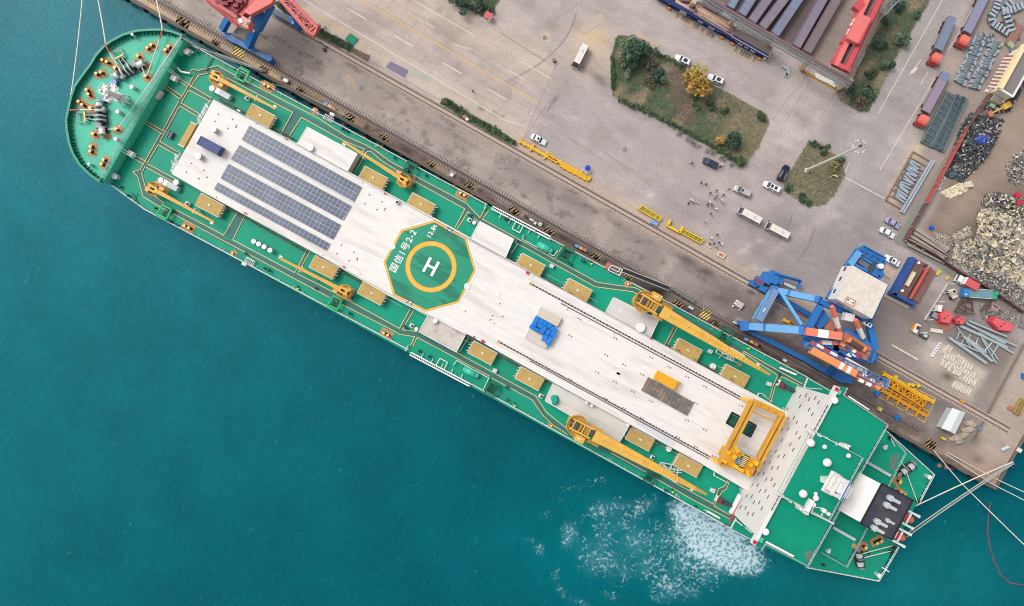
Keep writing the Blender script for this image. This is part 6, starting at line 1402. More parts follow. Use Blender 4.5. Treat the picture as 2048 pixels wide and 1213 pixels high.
def human(top, legs, hat=None, stride=0.0, arms=.25):
	"""one continuous body grown round a jointed skeleton"""
	J = {'pel': (0, 0, .95, .15), 'wa': (0, 0, 1.1, .145), 'ch': (.02, 0, 1.35, .17), 'ne': (.02, 0, 1.5, .07), 'he': (.05, 0, 1.62, .10), 'cr': (.05, 0, 1.73, .085)}
	for s, n in ((1, 'l'), (-1, 'r')):
		f = stride*s
		J['hip'+n] = (0, .1*s, .9, .105); J['kn'+n] = (.22*f+.03, .11*s, .5, .075); J['an'+n] = (.42*f-(.05 if f < 0 else 0), .11*s, .1, .055); J['to'+n] = (.42*f+.17, .12*s, .05, .045)
		J['sh'+n] = (.01, .2*s, 1.43, .075); J['el'+n] = (-.03-.2*f, .27*s+.02, 1.15, .055); J['wr'+n] = (.08+arms*.6-.25*f, .26*s, .97+arms*.15, .042); J['ha'+n] = (.12+arms*.75-.27*f, .25*s, .90+arms*.17, .045)
	E = [('pel', 'wa'), ('wa', 'ch'), ('ch', 'ne'), ('ne', 'he'), ('he', 'cr')]
	for n in 'lr': E += [('pel', 'hip'+n), ('hip'+n, 'kn'+n), ('kn'+n, 'an'+n), ('an'+n, 'to'+n), ('ch', 'sh'+n), ('sh'+n, 'el'+n), ('el'+n, 'wr'+n), ('wr'+n, 'ha'+n)]
	ks = list(J); me = bpy.data.meshes.new('person'); me.from_pydata([J[k][:3] for k in ks], [(ks.index(a), ks.index(b_)) for a, b_ in E], [])
	o = bpy.data.objects.new('person', me); COL.objects.link(o); md = o.modifiers.new('skin', 'SKIN'); o.modifiers.new('sub', 'SUBSURF').levels = 1
	for i, k in enumerate(ks): r = J[k][3]; me.skin_vertices[0].data[i].radius = (r, r*(.8 if k in ('wa', 'ch', 'pel') else 1)); me.skin_vertices[0].data[i].use_root = (k == 'pel')
	bpy.context.view_layer.update(); dg = bpy.context.evaluated_depsgraph_get()
	m2 = bpy.data.meshes.new_from_object(o.evaluated_get(dg)); bpy.data.objects.remove(o)
	m2.materials.clear()
	for m in (top, legs, SKIN, BLACK): m2.materials.append(m)
	for f in m2.polygons:
		c = f.center; hand = abs(c.y) > .19 and c.z < 1.0 and c.z > .82 and c.x > .05
		f.material_index = 3 if c.z < .1 else (2 if hand or 1.5 < c.z else (1 if c.z < .96 and abs(c.y) < .21 else 0)); f.use_smooth = True
	return m2
JD = mat('jacket_dark', (40, 38, 50), .8, var=.1); JN = mat('trousers_dark', (34, 34, 44), .8, var=.1); JB = mat('overall_blue', (36, 70, 160), .7, var=.1); JW = mat('coat_white', (236, 236, 236), .7, var=.05); HAIR = mat('hair_black', (30, 28, 28), .7); JG = mat('jacket_grey', (110, 110, 116), .8)
PM = {'dark': human(JD, JN, arms=.4), 'walk': human(JD, JN, stride=1.0), 'white': human(JW, JN, arms=.8), 'blue': human(JB, JB, arms=.5), 'grey': human(JG, JN, stride=.6)}
hm = MB(HAIR); hm.dome((.03, 0, 1.60), .115, .15, 10, 4); hat = MB(WPAINT); hat.dome((.05, 0, 1.64), .14, .15, 12, 4); hat.cyl((.07, 0, 1.63), .17, .02, 12)
def mesh_of(mb, n):
	o = build(mb, n, local=True); me = o.data; bpy.data.objects.remove(o); return me
HM, HT = mesh_of(hm, 'hair'), mesh_of(hat, 'helmet')
um = MB(WPAINT); um.lathe((.1, 0, 1.95), [(.62, 0), (.5, .12), (.25, .22), (.01, .26)], 10); um.tube((.1, 0, 1.0), (.1, 0, 2.3), .02, n=5); UM = mesh_of(um, 'umbrella')
bann = MB(mat('banner_blue', (40, 80, 190), .6)); bann.box((.5, 0, .9), (.9, .5, .5))
PP = [(1383, 328, 'walk', 0, 2.9, 'person in a dark coat walking alone ahead of the dark minivan'), (1439, 336, 'dark', 0, 1.0, 'person in black standing right behind the dark minivan'), (1443, 331, 'white', 1, 2.0, 'person in a pale top and helmet at the tail of the dark minivan'),
      (1400.5, 367.5, 'dark', 0, .5, 'person in dark blue, first of the two standing apart on the open asphalt'), (1410.5, 370, 'dark', 0, 3.0, 'person in black, second of the two standing apart on the open asphalt'),
      (1419, 388, 'walk', 0, .6, 'person in black striding, furthest out of the crowd towards the helideck'), (1431, 383, 'walk', 0, .5, 'person in black walking at the edge of the crowd beside the silver minivan'), (1456, 380, 'grey', 0, .6, 'person in grey walking up to the front of the silver minivan'),
      (1445, 391.5, 'walk', 0, .4, 'person in black between the silver minivan and the crowd'), (1432, 394, 'dark', 0, 2.0, 'person in black in the middle of the crowd, upper of a close pair'), (1428, 398, 'dark', 0, 5.0, 'person in black in the middle of the crowd, lower of a close pair'),
      (1375.5, 408, 'dark', 0, 1.0, 'person in black crouching by the white clad trio'), (1380, 402, 'white', 1, .4, 'person in a white coat and helmet in the trio near the yellow rack'), (1383.5, 404.5, 'dark', 1, 2.4, 'person in dark clothes with a white helmet in the trio near the yellow rack'),
      (1392, 407, 'white', 0, .2, 'person in a white coat standing alone between the trio and the crowd'), (1417, 406, 'white', 1, .5, 'person in a white coat and helmet at the heart of the crowd'), (1413.5, 411, 'dark', 0, .9, 'person in black beside the white coat at the heart of the crowd'), (1423, 412, 'dark', 0, 2.2, 'person in dark clothes facing the white coat at the heart of the crowd'),
      (1441, 403, 'white', 1, 1.1, 'person in white, upper of the white pair near the first minibus'), (1443, 407, 'white', 0, .3, 'person in white, lower of the white pair near the first minibus'), (1430, 420, 'white', 1, 1.0, 'person in white standing alone below the crowd'), (1420, 429, 'dark', 0, 2.0, 'person in black standing alone below the crowd'),
      (1408.5, 444.5, 'white', 0, .3, 'person in a white coat halfway between the crowd and the yellow rack'), (1420.5, 478, 'white', 1, .2, 'person in white at the far end of the long yellow rack'), (1432.5, 471, 'dark', 0, 1.0, 'person in black walking towards the blue clad group by the rack'), (1418, 489, 'dark', 0, 0.6, 'person in dark clothes by the pale beam at the rack end'),
      (1427, 488.5, 'dark', 0, 2.6, 'person in black next to the blue clad worker'), (1436, 486, 'blue', 0, .4, 'worker in bright blue overalls in the group near the rail'), (1441, 490, 'white', 1, .9, 'worker in a white coat and helmet beside the blue overalls'), (1430, 494, 'white', 0, 2.0, 'worker in white bending near the rail at the group by the rack'),
      (946, 185, 'dark', 0, 1.0, 'person in black standing alone on the concrete road'), (1170, 349, 'white', 1, .5, 'worker in white at the end of the long yellow spreader bars'), (1165, 345, 'white', 0, 1.8, 'worker in a white top beside the blue parasol')]
for i, (x, y, k, h, r, lb) in enumerate(PP):
	w = W(x, y); o = bpy.data.objects.new('person', PM[k]); COL.objects.link(o); o.location = w; o.rotation_euler = (0, 0, r); tag(o, lb, 'person', 'people on the dock')
	hh = bpy.data.objects.new('helmet' if h else 'hair', HT if h else HM); COL.objects.link(hh); hh.parent = o
q = W(1174, 339); t = thing('parasol', 'blue parasol standing at the end of the yellow spreader bars', 'parasol', (q.x, q.y, 0))
b = MB(mat('parasol_blue', (36, 70, 190), .6)); b.lathe((0, 0, 1.9), [(.85, 0), (.6, .2), (.3, .36), (.01, .42)], 8); build(b, 'canopy', t, local=True); b = MB(GREY); b.tube((0, 0, 0), (0, 0, 2.3), .03, n=6); build(b, 'pole', t, local=True)
def bicycle(m):
	c = thing('bicycle', '', 'bicycle', (0, 0, 0), 0, 'bicycles parked in rows')
	for x in (-.52, .52):
		b = MB(TYRE)
		for k in range(12): b.bar((x+.33*cos(k*pi/6), 0, .34+.33*sin(k*pi/6)), (x+.33*cos((k+1)*pi/6), 0, .34+.33*sin((k+1)*pi/6)), .06)
		build(b, 'wheel', c, local=True)
	b = MB(m); b.bar((-.52, 0, .34), (-.2, 0, .8), .06); b.bar((-.2, 0, .8), (.38, 0, .85), .06); b.bar((.38, 0, .9), (.52, 0, .34), .06); b.bar((-.2, 0, .8), (0, 0, .32), .06); b.bar((0, 0, .32), (.38, 0, .8), .06); build(b, 'frame', c, local=True)
	b = MB(BLACK); b.box((-.24, 0, .84), (.3, .18, .1)); build(b, 'saddle', c, local=True); b = MB(GREY); b.bar((.34, -.32, 1.0), (.34, .32, 1.0), .06); b.box((.6, 0, .7), (.3, .3, .2)); build(b, 'handlebar', c, local=True)
	return c
bk = bicycle(DGREY); bk2 = bicycle(mat('scooter_white', (214, 214, 214), .4))
ends = [(1354.5, 267, 1), (1360, 269, 0), (1373, 278, 0), (1377, 281, 1), (1382, 285, 0), (1386, 288, 0), (1390, 292, 1), (1397, 294, 0), (1412, 301, 1), (1417, 303, 1), (1424, 306, 0), (1428, 307, 1), (1440, 315, 0), (1444, 317, 0), (1448, 321, 1), (1461, 328, 1), (1464, 332, 0)]
f1 = f2 = True
def bike(px, w, r, lb):
	global f1, f2
	src = bk2 if w else bk; q = W(*px)
	if (w and f2) or (not w and f1):
		src.location = q; src.rotation_euler = (0, 0, r); src['label'] = lb
		if w: f2 = False
		else: f1 = False
	else: dup(src, q, r, lb, 'bicycle')
for i, (x, y, w) in enumerate(ends): bike((x, y), w, radians(62)+rng_.uniform(-.2, .2), '%s bicycle leaning in the row along the kerb of the big green island' % ('white' if w else 'dark'))
for (x0, y0, x1, y1, idx) in ((1337, 31, 1374, 49, (2, 4, 5, 6)), (1377, 53, 1430, 83, (1, 2, 4, 6, 7, 8)), (1460, 101, 1507, 127, (1, 3, 4, 5, 6, 8))):
	for j in idx:
		n = 7 if x0 == 1337 else (10 if x0 == 1377 else 9); t = (j+.5)/n; bike((x0+(x1-x0)*t+3, y0+(y1-y0)*t-7), 0, radians(66), 'dark bicycle parked between yellow bay lines under the navy notice wall')
sp = [((1040, 283), (1115, 325), 1), ((1095, 311), (1181, 358), 0), ((1121, 331), (1177, 361), 0)]
lbs = ['long yellow spreader bar with cross lugs lying nearest the white sedan', 'long plain yellow spreader bar running to the blue parasol', 'shorter yellow spreader bar alongside the plain one']
def spreader(p, q, cross, lb, m=YEL, h=.5, w=.75, lugs=5, lugw=1.5, name='spreader_bar', g='yellow spreader bars on the dock', z=.15):
	a, c = W(*p, z+h/2), W(*q, z+h/2); t = thing(name, lb, 'spreader bar', tuple((a+c)/2-Vector((0, 0, z+h/2))), 0, g)
	b = MB(m); b.bar(a, c, w, h); b.bar(a, a+(c-a).normalized()*.3, w*1.5, h*1.3); b.bar(c-(c-a).normalized()*.3, c, w*1.5, h*1.3)
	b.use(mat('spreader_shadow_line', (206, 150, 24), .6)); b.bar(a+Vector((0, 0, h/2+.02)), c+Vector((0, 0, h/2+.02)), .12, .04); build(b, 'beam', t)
	d = (c-a).normalized(); nn = d.cross(Vector((0, 0, 1)))
	for i in range(lugs):
		k = a.lerp(c, (i+.7)/(lugs+.4)); l = lugw if (cross and i % 2) else .9; b = MB(m); b.bar(k-nn*l*.75, k+nn*l*.75, .3 if l < 1.2 else .45, h*1.2); build(b, 'lug', t)
	for i in (.1, .5, .9): k = a.lerp(c, i); b = MB(RUST); b.box((k.x, k.y, 0), (.5, .5, z), QA); build(b, 'support_block', t)
	return t
spreader(sp[0][0], sp[0][1], 1, lbs[0]); spreader(sp[1][0], sp[1][1], 0, lbs[1]); spreader(sp[2][0], sp[2][1], 0, lbs[2])
b = MB(YROAD);
for pts in ([(1038, 291), (1046, 276), (1122, 318)], [(1040, 296), (1113, 333), (1118, 325)], [(1118, 335), (1176, 369), (1183, 356)]): b.ribbon(PX(pts, 0), .16, .013)
build(b, 'road_line_yellow', kind='structure')
def rack(c4, lb, nx, ny, m=YELD, h=.9, floor_=True):
	p = PX(c4, h); t = thing('steel_rack', lb, 'rack', tuple((p[0]+p[2])/2-Vector((0, 0, h))), 0, 'yellow steel racks by the rail')
	b = MB(m)
	for i in range(4): b.bar(p[i], p[(i+1) % 4], .28, .28); q = p[i]; b.box((q.x, q.y, 0), (.22, .22, h))
	build(b, 'frame', t)
	b = MB(m)
	for i in range(1, nx): k = i/nx; b.bar(p[0].lerp(p[1], k)-Vector((0, 0, .1)), p[3].lerp(p[2], k)-Vector((0, 0, .1)), .14)
	for j in range(1, ny): k = j/ny; b.bar(p[0].lerp(p[3], k)-Vector((0, 0, .1)), p[1].lerp(p[2], k)-Vector((0, 0, .1)), .14)
	build(b, 'crossbar', t)
	b = MB(mat('rack_olive_floor', (168, 144, 52), .7, var=.15)); b.prism(p, .3, .36); build(b, 'floor_grid', t)
rack([(1284, 411.5), (1323, 436), (1318.5, 443), (1278, 419.5)], 'small yellow rack with a gridded floor beside the blue pallet', 4, 3)
rack([(1366, 459), (1407, 480), (1401, 487), (1360, 465)], 'long yellow rack with a barred floor near the workers', 5, 2)
t = thing('steel_rack', 'yellow U shaped barrier rack joined to the long rack', 'rack', tuple(W(1350, 455)), 0, 'yellow steel racks by the rail')
b = MB(mat('rack_bright_yellow', (246, 206, 30), .5)); P = PX([(1341, 441), (1335.5, 452), (1359, 465), (1365, 455)], 1.0)
for p, q in zip(P, P[1:]): b.bar(p, q, .5, .3); b.bar(p-Vector((0, 0, .7)), q-Vector((0, 0, .7)), .4, .2)
for p in P: b.box((p.x, p.y, 0), (.4, .4, 1.1))
build(b, 'frame', t)
simple_box('pallet', 'pale blue tarpaulin topped pallet beside the small yellow rack', 'pallet', (1307.5, 446), (2.1, 1.05, .8), LGREY, top=mat('tarp_pale_blue', (128, 160, 208), .6), rz=QA)
simple_box('pallet', 'white rimmed planter box standing near the landward rail', 'box', (1441.5, 511), (1.9, 1.1, .6), WPAINT, top=RUSTO, rz=QA, kids=[('rim', WPAINT, [((-.95, 0, .6), (.2, 1.3, .14)), ((.95, 0, .6), (.2, 1.3, .14)), ((0, .55, .6), (1.8, .2, .14)), ((0, -.55, .6), (1.8, .2, .14))])])
b = MB(LGREY); b.bar(W(1410, 489, .2), W(1422, 497, .2), .35); tag(build(b, 'steel_beam'), 'short pale beam lying at the end of the long yellow rack', 'beam')
b = MB(mat('tarp_green', (10, 128, 100), .7, var=.1)); b.prism(PX([(700, 66), (717, 78), (705, 92), (690, 79)], .3), .02, .3); tag(build(b, 'tarpaulin'), 'dark green tarpaulin covered slab beside the planted strip', 'tarpaulin')
k = simple_box('kiosk', 'small red roofed white booth on the corner of the road', 'kiosk', (977, 37), (1.9, 1.7, 2.1), WPAINT, rz=QA, top=mat('kiosk_red_roof', (214, 96, 100), .6), kids=[('window', WINDOW, [((0, -.86, 1.0), (1.0, .04, .7))])])
simple_box('pallet', 'rusty red crate heap with white boxes in the planted strip gap', 'pallet', (930, 235), (1.2, .9, .6), RUSTO, rz=QA, kids=[('white_box', WPAINT, [((.9, -.3, 0), (.8, .7, .7))]), ('dark_roll', DGREY, [((-.8, -.3, 0), (.9, .8, .4))])])
# ================================================================ HARBOUR CRANES
c = thing('portal_crane', 'big blue portal crane with a white machinery house and orange white jib', 'crane', tuple(W(1620, 680)), 0)
def B(m, *bars):
	b = MB(m)
	for p, q, z0, z1, w, h in bars: b.bar(W(*p, z0), W(*q, z1), w, h)
	return b
build(B(BLUED, ((1556, 594), (1626, 634), 1.6, 1.6, 1.3, 1.4), ((1626, 634), (1745, 705), 1.6, 1.6, 1.3, 1.4)), 'sill_beam', c)
build(B(BLUED, ((1493, 660), (1610, 719), 1.6, 1.6, 1.3, 1.4), ((1610, 719), (1660, 748), 1.6, 1.6, 1.5, 1.6)), 'sill_beam', c)
b = MB(BLUED); b.prism(PX([(1662, 744), (1690, 746), (1709, 760), (1706, 768), (1682, 766), (1660, 753)], 2.2), .4, 2.2); build(b, 'counterweight_box', c)
LG = [((1546, 580), (1637, 600), 3, 14, 1.6, 1.3), ((1487, 652), (1606, 661), 3, 14, 2.0, 1.6)]
for l in LG:
	b = B(BLUEC, l); p, q = W(*l[0], l[2]), W(*l[1], l[3]); b.use(BLUED); t = p.lerp(q, .36); d = (q-p).normalized(); b.bar(t, t+d*.8, l[4]+.06, l[5]+.06); b.bar(p-d*.5, p+d*1.8, l[4]*1.3, l[5]*1.3); b.bar(q-d*.8, q+d*.6, l[4]*1.15, l[5]*1.15); build(b, 'leg', c)
b = B(mat('crane_grey_blue_tie', (124, 148, 184), .5, var=.06), ((1552, 580), (1518, 642), 5, 5, 1.7, 1.0)); b.use(BLUEC)
for o in (0, 7): b.bar(W(1541-o*.4, 582, 5), W(1512-o, 638, 5), .42, .42)
b.use(WPAINT); b.bar(W(1531, 617, 5.6), W(1526, 624, 5.6), .3, .05); build(b, 'portal_tie', c)
build(B(BLUEC, ((1561, 584), (1603, 651), 6, 12, .8, .7), ((1642, 606), (1612, 656), 13.5, 13.5, 1.0, .8)), 'brace', c)
b = MB(BLUED)
for px, s in (((1507, 568), (2.0, 1.4, 1.6)), ((1520, 563), (2.4, 2.2, 2.4)), ((1535, 557), (2.6, 3.0, 2.8)), ((1549, 556), (2.6, 3.4, 3.0)), ((1560, 562), (1.8, 2.0, 2.6)), ((1526, 578), (2.2, 1.6, 2.2))): q = W(*px, s[2]); b.box((q.x, q.y, .3), s, QA+.05)
b.rail(PX([(1548, 548), (1592, 560), (1601, 563), (1596, 578)], 3.0), 1.0, .12, 1.0); b.bar(W(1548, 548, 3), W(1602, 563, 3), .9, .2); b.bar(W(1601, 563, 3), W(1596, 578, 3), .9, .2)
b.use(mat('crane_maroon', (156, 62, 84), .5)); b.bar(W(1510, 559, 2.6), W(1528, 567, 2.6), .9, .6); b.use(LGREY); b.bar(W(1568, 567, 2), W(1590, 577, 2), .7, .3); b.use(YEL); q = W(1516, 570, 2); b.box((q.x, q.y, 1.4), (.6, .6, .5)); build(b, 'bogie', c)
b = MB(BLUED)
for px, s in (((1484, 650), (2.4, 1.2, 2.2)), ((1745, 712), (3, 2, 2.4))): q = W(*px, s[2]); b.box((q.x, q.y, .3), s, QA)
b.use(LGREY); b.bar(W(1466, 644, 1), W(1482, 652, 1), .5, .5); build(b, 'bogie', c)
RP = PX([(1640, 606), (1735, 640), (1748, 700), (1740, 730), (1668, 712), (1606, 668)], 14.5)
b = MB(BLUED); b.prism(PX([(1682, 664), (1694, 657), (1748, 690), (1752, 705), (1740, 725), (1700, 718), (1668, 695)], 14.5), 13.2, 14.5); b.prism(PX([(1628, 650), (1642, 618), (1650, 622), (1660, 640), (1640, 660)], 13), 12, 13); b.prism(PX([(1605, 688), (1612, 672), (1668, 692), (1664, 704)], 13), 12, 13)
for p, q in (((1638, 604), (1736, 640)), ((1736, 640), (1750, 700)), ((1606, 668), (1680, 700)), ((1612, 664), (1642, 610)), ((1715, 660), (1748, 720)), ((1682, 668), (1664, 712))): b.bar(W(*p, 14), W(*q, 14), 1.6, 1.4)
build(b, 'turntable', c)
b = MB(BLUED); b.cyl((*W(1690, 690, 9)[:2], 6), 3.6, 8, 24, 3.0); b.bar(W(1626, 634, 2), W(1660, 668, 12), 1.6); b.bar(W(1745, 705, 2), W(1715, 690, 12), 1.6); b.bar(W(1660, 748, 2), W(1680, 712, 12), 1.6); build(b, 'pedestal', c)
b = MB(mat('turntable_rust', (186, 118, 92), .75, var=.2, scale=1.0)); b.prism(PX([(1691, 664), (1746, 698), (1734, 722), (1678, 696)], 15.2), 14.52, 15.2); b.prism(PX([(1662, 640), (1675, 648), (1664, 668), (1648, 660)], 13.6), 12.8, 13.6)
b.use(mat('winch_brown', (96, 70, 60), .7, var=.2)); b.tube(W(1700, 684, 16), W(1724, 698, 16), .7, n=14); b.use(ORB); b.tube(W(1695, 679, 16), W(1700, 682, 16), .8, n=14); b.tube(W(1725, 697, 16), W(1730, 700, 16), .8, n=14); b.box((*W(1685, 690, 16)[:2], 15.2), (1.4, .8, 1), QA); b.use(WPAINT); b.prism(PX([(1693, 711), (1710, 699), (1714, 704), (1708, 708), (1714, 714), (1700, 715)], 16), 15.3, 15.9); b.use(RED); b.prism(PX([(1712, 712), (1722, 708), (1726, 716), (1716, 718)], 16), 15.25, 15.8); build(b, 'winch_deck', c)
b = MB(BLUED); b.rail(PX([(1684, 692), (1716, 716), (1740, 726), (1748, 706)], 15), 1.0, .12, 1.1); b.rail(PX([(1690, 690), (1700, 712), (1720, 722)], 15.2), 1.2, .12, .9)
for i in range(12): q = W(1690+rng_.uniform(0, 46), 700+rng_.uniform(0, 26), 15); b.bar(Vector((q.x, q.y, 14.5)), Vector((q.x+rng_.uniform(-1.5, 1.5), q.y+rng_.uniform(-1.5, 1.5), 16)), .16)
build(b, 'service_rail', c)
hr = PX([(1705.6, 531.4), (1776, 570), (1744, 638), (1674, 598.7)], 21.5); b = MB(WALLW); b.prism(hr, 15.8, 21.5, top=mat('house_roof_cream', (226, 216, 202), .6, var=.05, scale=.5, dirt=(196, 176, 154), damt=.35, dscale=.9, dsharp=.14)); hs_ = build(b, 'machinery_house', c)
b = MB(WINDOW); e = hr[0]-hr[3]; en = Vector((-e.y, e.x, 0)).normalized()
for t in (.18, .55, .85):
	k = hr[3].lerp(hr[0], t); k.z = 18.2; b.bar(k+en*.02, k+e.normalized()*1.2+en*.02, .06, 1.0)
build(b, 'window', hs_); b = MB(WINDOW); e2 = hr[2]-hr[3]; en2 = Vector((e2.y, -e2.x, 0)).normalized()
for t in (.18, .48): k = hr[3].lerp(hr[2], t); k.z = 18.4; b.bar(k+en2*.02, k+e2.normalized()*1.8+en2*.02, .06, .8)
build(b, 'window', hs_)
b = MB(RUSTO)
P = PX([(1694, 594), (1712, 602), (1707, 613.5), (1689, 605)], 21.5)
for p, q in zip(P, P[1:]+P[:1]): b.bar(p+Vector((0, 0, .05)), q+Vector((0, 0, .05)), .16, .1)
b.use(BLACK)
for px in ((1696, 600), (1706, 606)): q = W(*px, 21.5); b.box((q.x, q.y, 21.5), (.35, .35, .06))
build(b, 'roof_hatch', hs_)
b = MB(BLUED); b.prism(PX([(1692, 527), (1702, 530), (1672, 596), (1740, 636), (1734, 646), (1652, 598)], 15.6), 14.9, 15.6); b.prism(PX([(1700, 530), (1778, 570), (1746, 640), (1672, 600)], 15), 14.3, 15); b.rail(PX([(1692, 527), (1651, 597), (1732, 645)], 15.6), 1.1, .09, 1.4); build(b, 'house_platform', c)
b = MB(BLUED); P = PX([(1712, 502), (1722, 497), (1768, 522), (1758, 555), (1740, 545), (1697, 525)], 15)
for p, q in zip(P, P[1:]+P[:1]): b.bar(p, q, .8, .9)
b.truss(W(1722, 500, 15), W(1766, 524, 15), 2.2, 1.2, 8, .18); b.bar(W(1724, 515, 15), W(1752, 532, 15), .7, .8); b.bar(W(1748, 534, 15), W(1764, 556, 15), 2.0, .5); b.use(BLUEC); b.bar(W(1719, 504, 15.6), W(1700, 530, 15.6), 1.6, .5); b.use(mat('counterweight_grey', (110, 112, 124), .7)); b.prism(PX([(1722, 514), (1746, 528), (1738, 540), (1716, 526)], 14.9), 13.6, 14.9); b.use(DGREY); b.bar(W(1738, 544, 15.4), W(1748, 528, 15.4), 1.0, .8); build(b, 'counterweight_frame', c)
b = MB(WPAINT); q = W(1760, 533, 16); b.cyl((q.x, q.y, 15.5), .7, 1.2, 12); q = W(1700, 635, 17); b.box((q.x, q.y, 15), (2.4, 2.0, 2), QA+.3); q = W(1737, 649, 16); b.box((q.x, q.y, 15), (2.2, 1.0, .8), QA); b.use(BLACK); b.cyl((*W(1734, 647, 16)[:2], 15.8), .28, .05); b.cyl((*W(1740, 650, 16)[:2], 15.8), .28, .05); build(b, 'white_unit', c)
def striped(p, q, z0, z1, w, h, bands, base=CORAL):
	b = MB(base); a, e = W(*p, z0), W(*q, z1); b.bar(a, e, w, h); b.use(WPAINT)
	for t0, t1 in bands: b.bar(a.lerp(e, t0), a.lerp(e, t1), w+.05, h+.05)
	return b
build(striped((1664, 613), (1679, 664), 19, 15, .95, .9, [(.42, .82)]), 'strut', c); build(striped((1711, 640), (1726, 676), 19, 15.5, .95, .9, [(.45, 1.0)]), 'strut', c)
build(striped((1611, 663), (1682, 673), 17, 18, 2.0, 1.8, [(.32, .62)]), 'jib_arm', c); build(striped((1640, 685), (1674, 687), 15, 15, 1.0, 1.0, [(.1, .65)]), 'jib_arm', c)
b = striped((1621, 700), (1711, 748), 18, 18, 1.8, 1.6, [(.62, .70), (.78, .86)], ORB); b.use(CORAL); b.bar(W(1711, 746, 17.6), W(1760, 774, 17), 1.0, 1.0, .8, .8); b.bar(W(1708, 752, 17.6), W(1755, 777, 17), .5, .6); b.use(WPAINT); b.bar(W(1718, 760, 18), W(1726, 764, 18), .9, .9); b.bar(W(1733, 767, 18), W(1741, 771, 18), .9, .9); b.use(ORB); b.bar(W(1750, 776, 17.6), W(1763, 768, 17.6), 1.4, 1.2); build(b, 'jib', c)
b = striped((1622, 684), (1690, 722), 17, 17, .8, .8, [(.15, .35), (.55, .75)], REDC); b.bar(W(1690, 720, 17), W(1732, 744, 17), 1.4, .9); b.use(BLUED); b.use(BLUEG); b.truss(W(1612, 690, 18), W(1680, 725, 18), 1.2, 1.2, 8, .14); b.truss(W(1676, 722, 18), W(1768, 768, 17.5), 2.2, 1.3, 12, .14); b.use(BLUED); b.rail(PX([(1606, 695), (1612, 684), (1648, 703)], 17), 1.1, .1, 1.2); b.use(BLUEC); b.truss(W(1762, 766, 17), W(1774, 768, 17), 2.2, 1.4, 3, .2); b.use(WPAINT); b.box((*W(1732, 752, 18.8)[:2], 17.6), (1.1, .8, .7), QA); b.box((*W(1748, 762, 18.8)[:2], 17.6), (1.1, .8, .7), QA); build(b, 'jib_walkway', c)
b = MB(YEL); b.bar(W(1567, 640, .5), W(1582, 647, .5), .7, .6); b.bar(W(1566, 643, .5), W(1570, 637, .5), .6, .6); b.bar(W(1579, 650, .5), W(1583, 643, .5), .6, .6); tag(build(b, 'hook_block'), 'yellow dumbbell shaped lifting block on the ground under the blue portal crane', 'hook block')
c = thing('portal_crane', 'red and blue portal crane with a red lattice jib, foot across the bow apron', 'crane', tuple(W(500, 60)), 0)
b = B(BLUED, ((470, 82), (541, 121), 1.5, 1.5, 1.3, 1.4), ((449, 69), (472, 84), 1.5, 1.5, 1.5, 1.5)); b.use(BLUEG); b.prism(PX([(452, 66), (464, 67), (475, 84), (450, 72)], 2.4), 1.0, 2.4); b.prism(PX([(505, 92), (533, 113), (527, 116), (499, 100)], 2.22), 1.0, 2.22); b.use(BLUED); q = W(540, 119, 2); b.cyl((q.x, q.y, .3), .9, 2.6, 10); build(b, 'sill_beam', c)
b = B(BLUED, ((545, 22), (600, 52), 1.5, 1.5, 1.6, 1.4)); b.use(GREYROOF); b.prism(PX([(546, 15), (580, 36), (578, 44), (541, 22)], 2.3), 1.5, 2.3); b.use(BLUED); b.prism(PX([(577, 31), (590, 36), (604, 50), (592, 58), (578, 44)], 2.6), .6, 2.6); b.use(LGREY); q = W(586, 46, 3); b.box((q.x, q.y, 2.6), (.8, .7, .6), QA); build(b, 'sill_beam', c)
b = MB(BLUED); b.bar(W(497, 92, 3), W(512, 58, 9), 2.0, 1.6); b.bar(W(512, 58, 9), W(538, 8, 14), 2.6, 2.2); b.use(BLUEG); b.bar(W(505, 50, 8.6), W(528, 14, 12.4), 2.6, .3); b.use(BLUED); b.prism(PX([(530, 18), (545, 6), (550, -40), (520, -40)], 14), 12.6, 14); b.use(WPAINT); b.bar(W(527, 25, 13.6), W(533, 13, 14.6), .9, .06); b.bar(W(506, 64, 9.6), W(508, 60, 10.0), .7, .06); build(b, 'leg', c)
b = MB(BLUED); b.bar(W(445, 60, 3), W(500, -40, 14), 1.6); b.bar(W(598, 50, 3), W(560, -40, 14), 1.6); build(b, 'leg', c)
b = MB(GREYROOF); b.prism(PX([(466, 66), (476, 52), (497, 62), (490, 82)], 2.6), 2.4, 2.6); build(b, 'machine_platform', c)
b = MB(REDC); b.prism(PX([(415, -30), (412, 0), (425, 12), (478, 30), (484, 34), (495, 20), (560, -30)], 16), 13.4, 16); b.use(mat('crane_dark_red', (142, 60, 68), .6, var=.25, scale=.9)); b.prism(PX([(436, -20), (430, 4), (474, 26), (492, 8), (500, -20)], 16.4), 16.02, 16.5)
for px in ((452, 8), (462, 2), (472, 12), (446, -4), (480, 4)): q = W(*px, 17); b.box((q.x, q.y, 16.5), (1.3, .9, .9), QA+.4)
b.use(REDC2); b.prism(PX([(488, 24), (512, 0), (526, -20), (552, -20), (544, 6), (500, 30)], 17), 15.4, 17); build(b, 'machinery_house', c)
b = MB(REDC); b.rail(PX([(412, 0), (424, 12), (470, 46), (478, 54)], 16), 1.3, .14, 1.1); b.bar(W(412, -2, 15.8), W(478, 52, 15.8), 1.2, .2); b.bar(W(438, 12, 16.6), W(474, 36, 16.6), .9, .5); build(b, 'side_gangway', c)
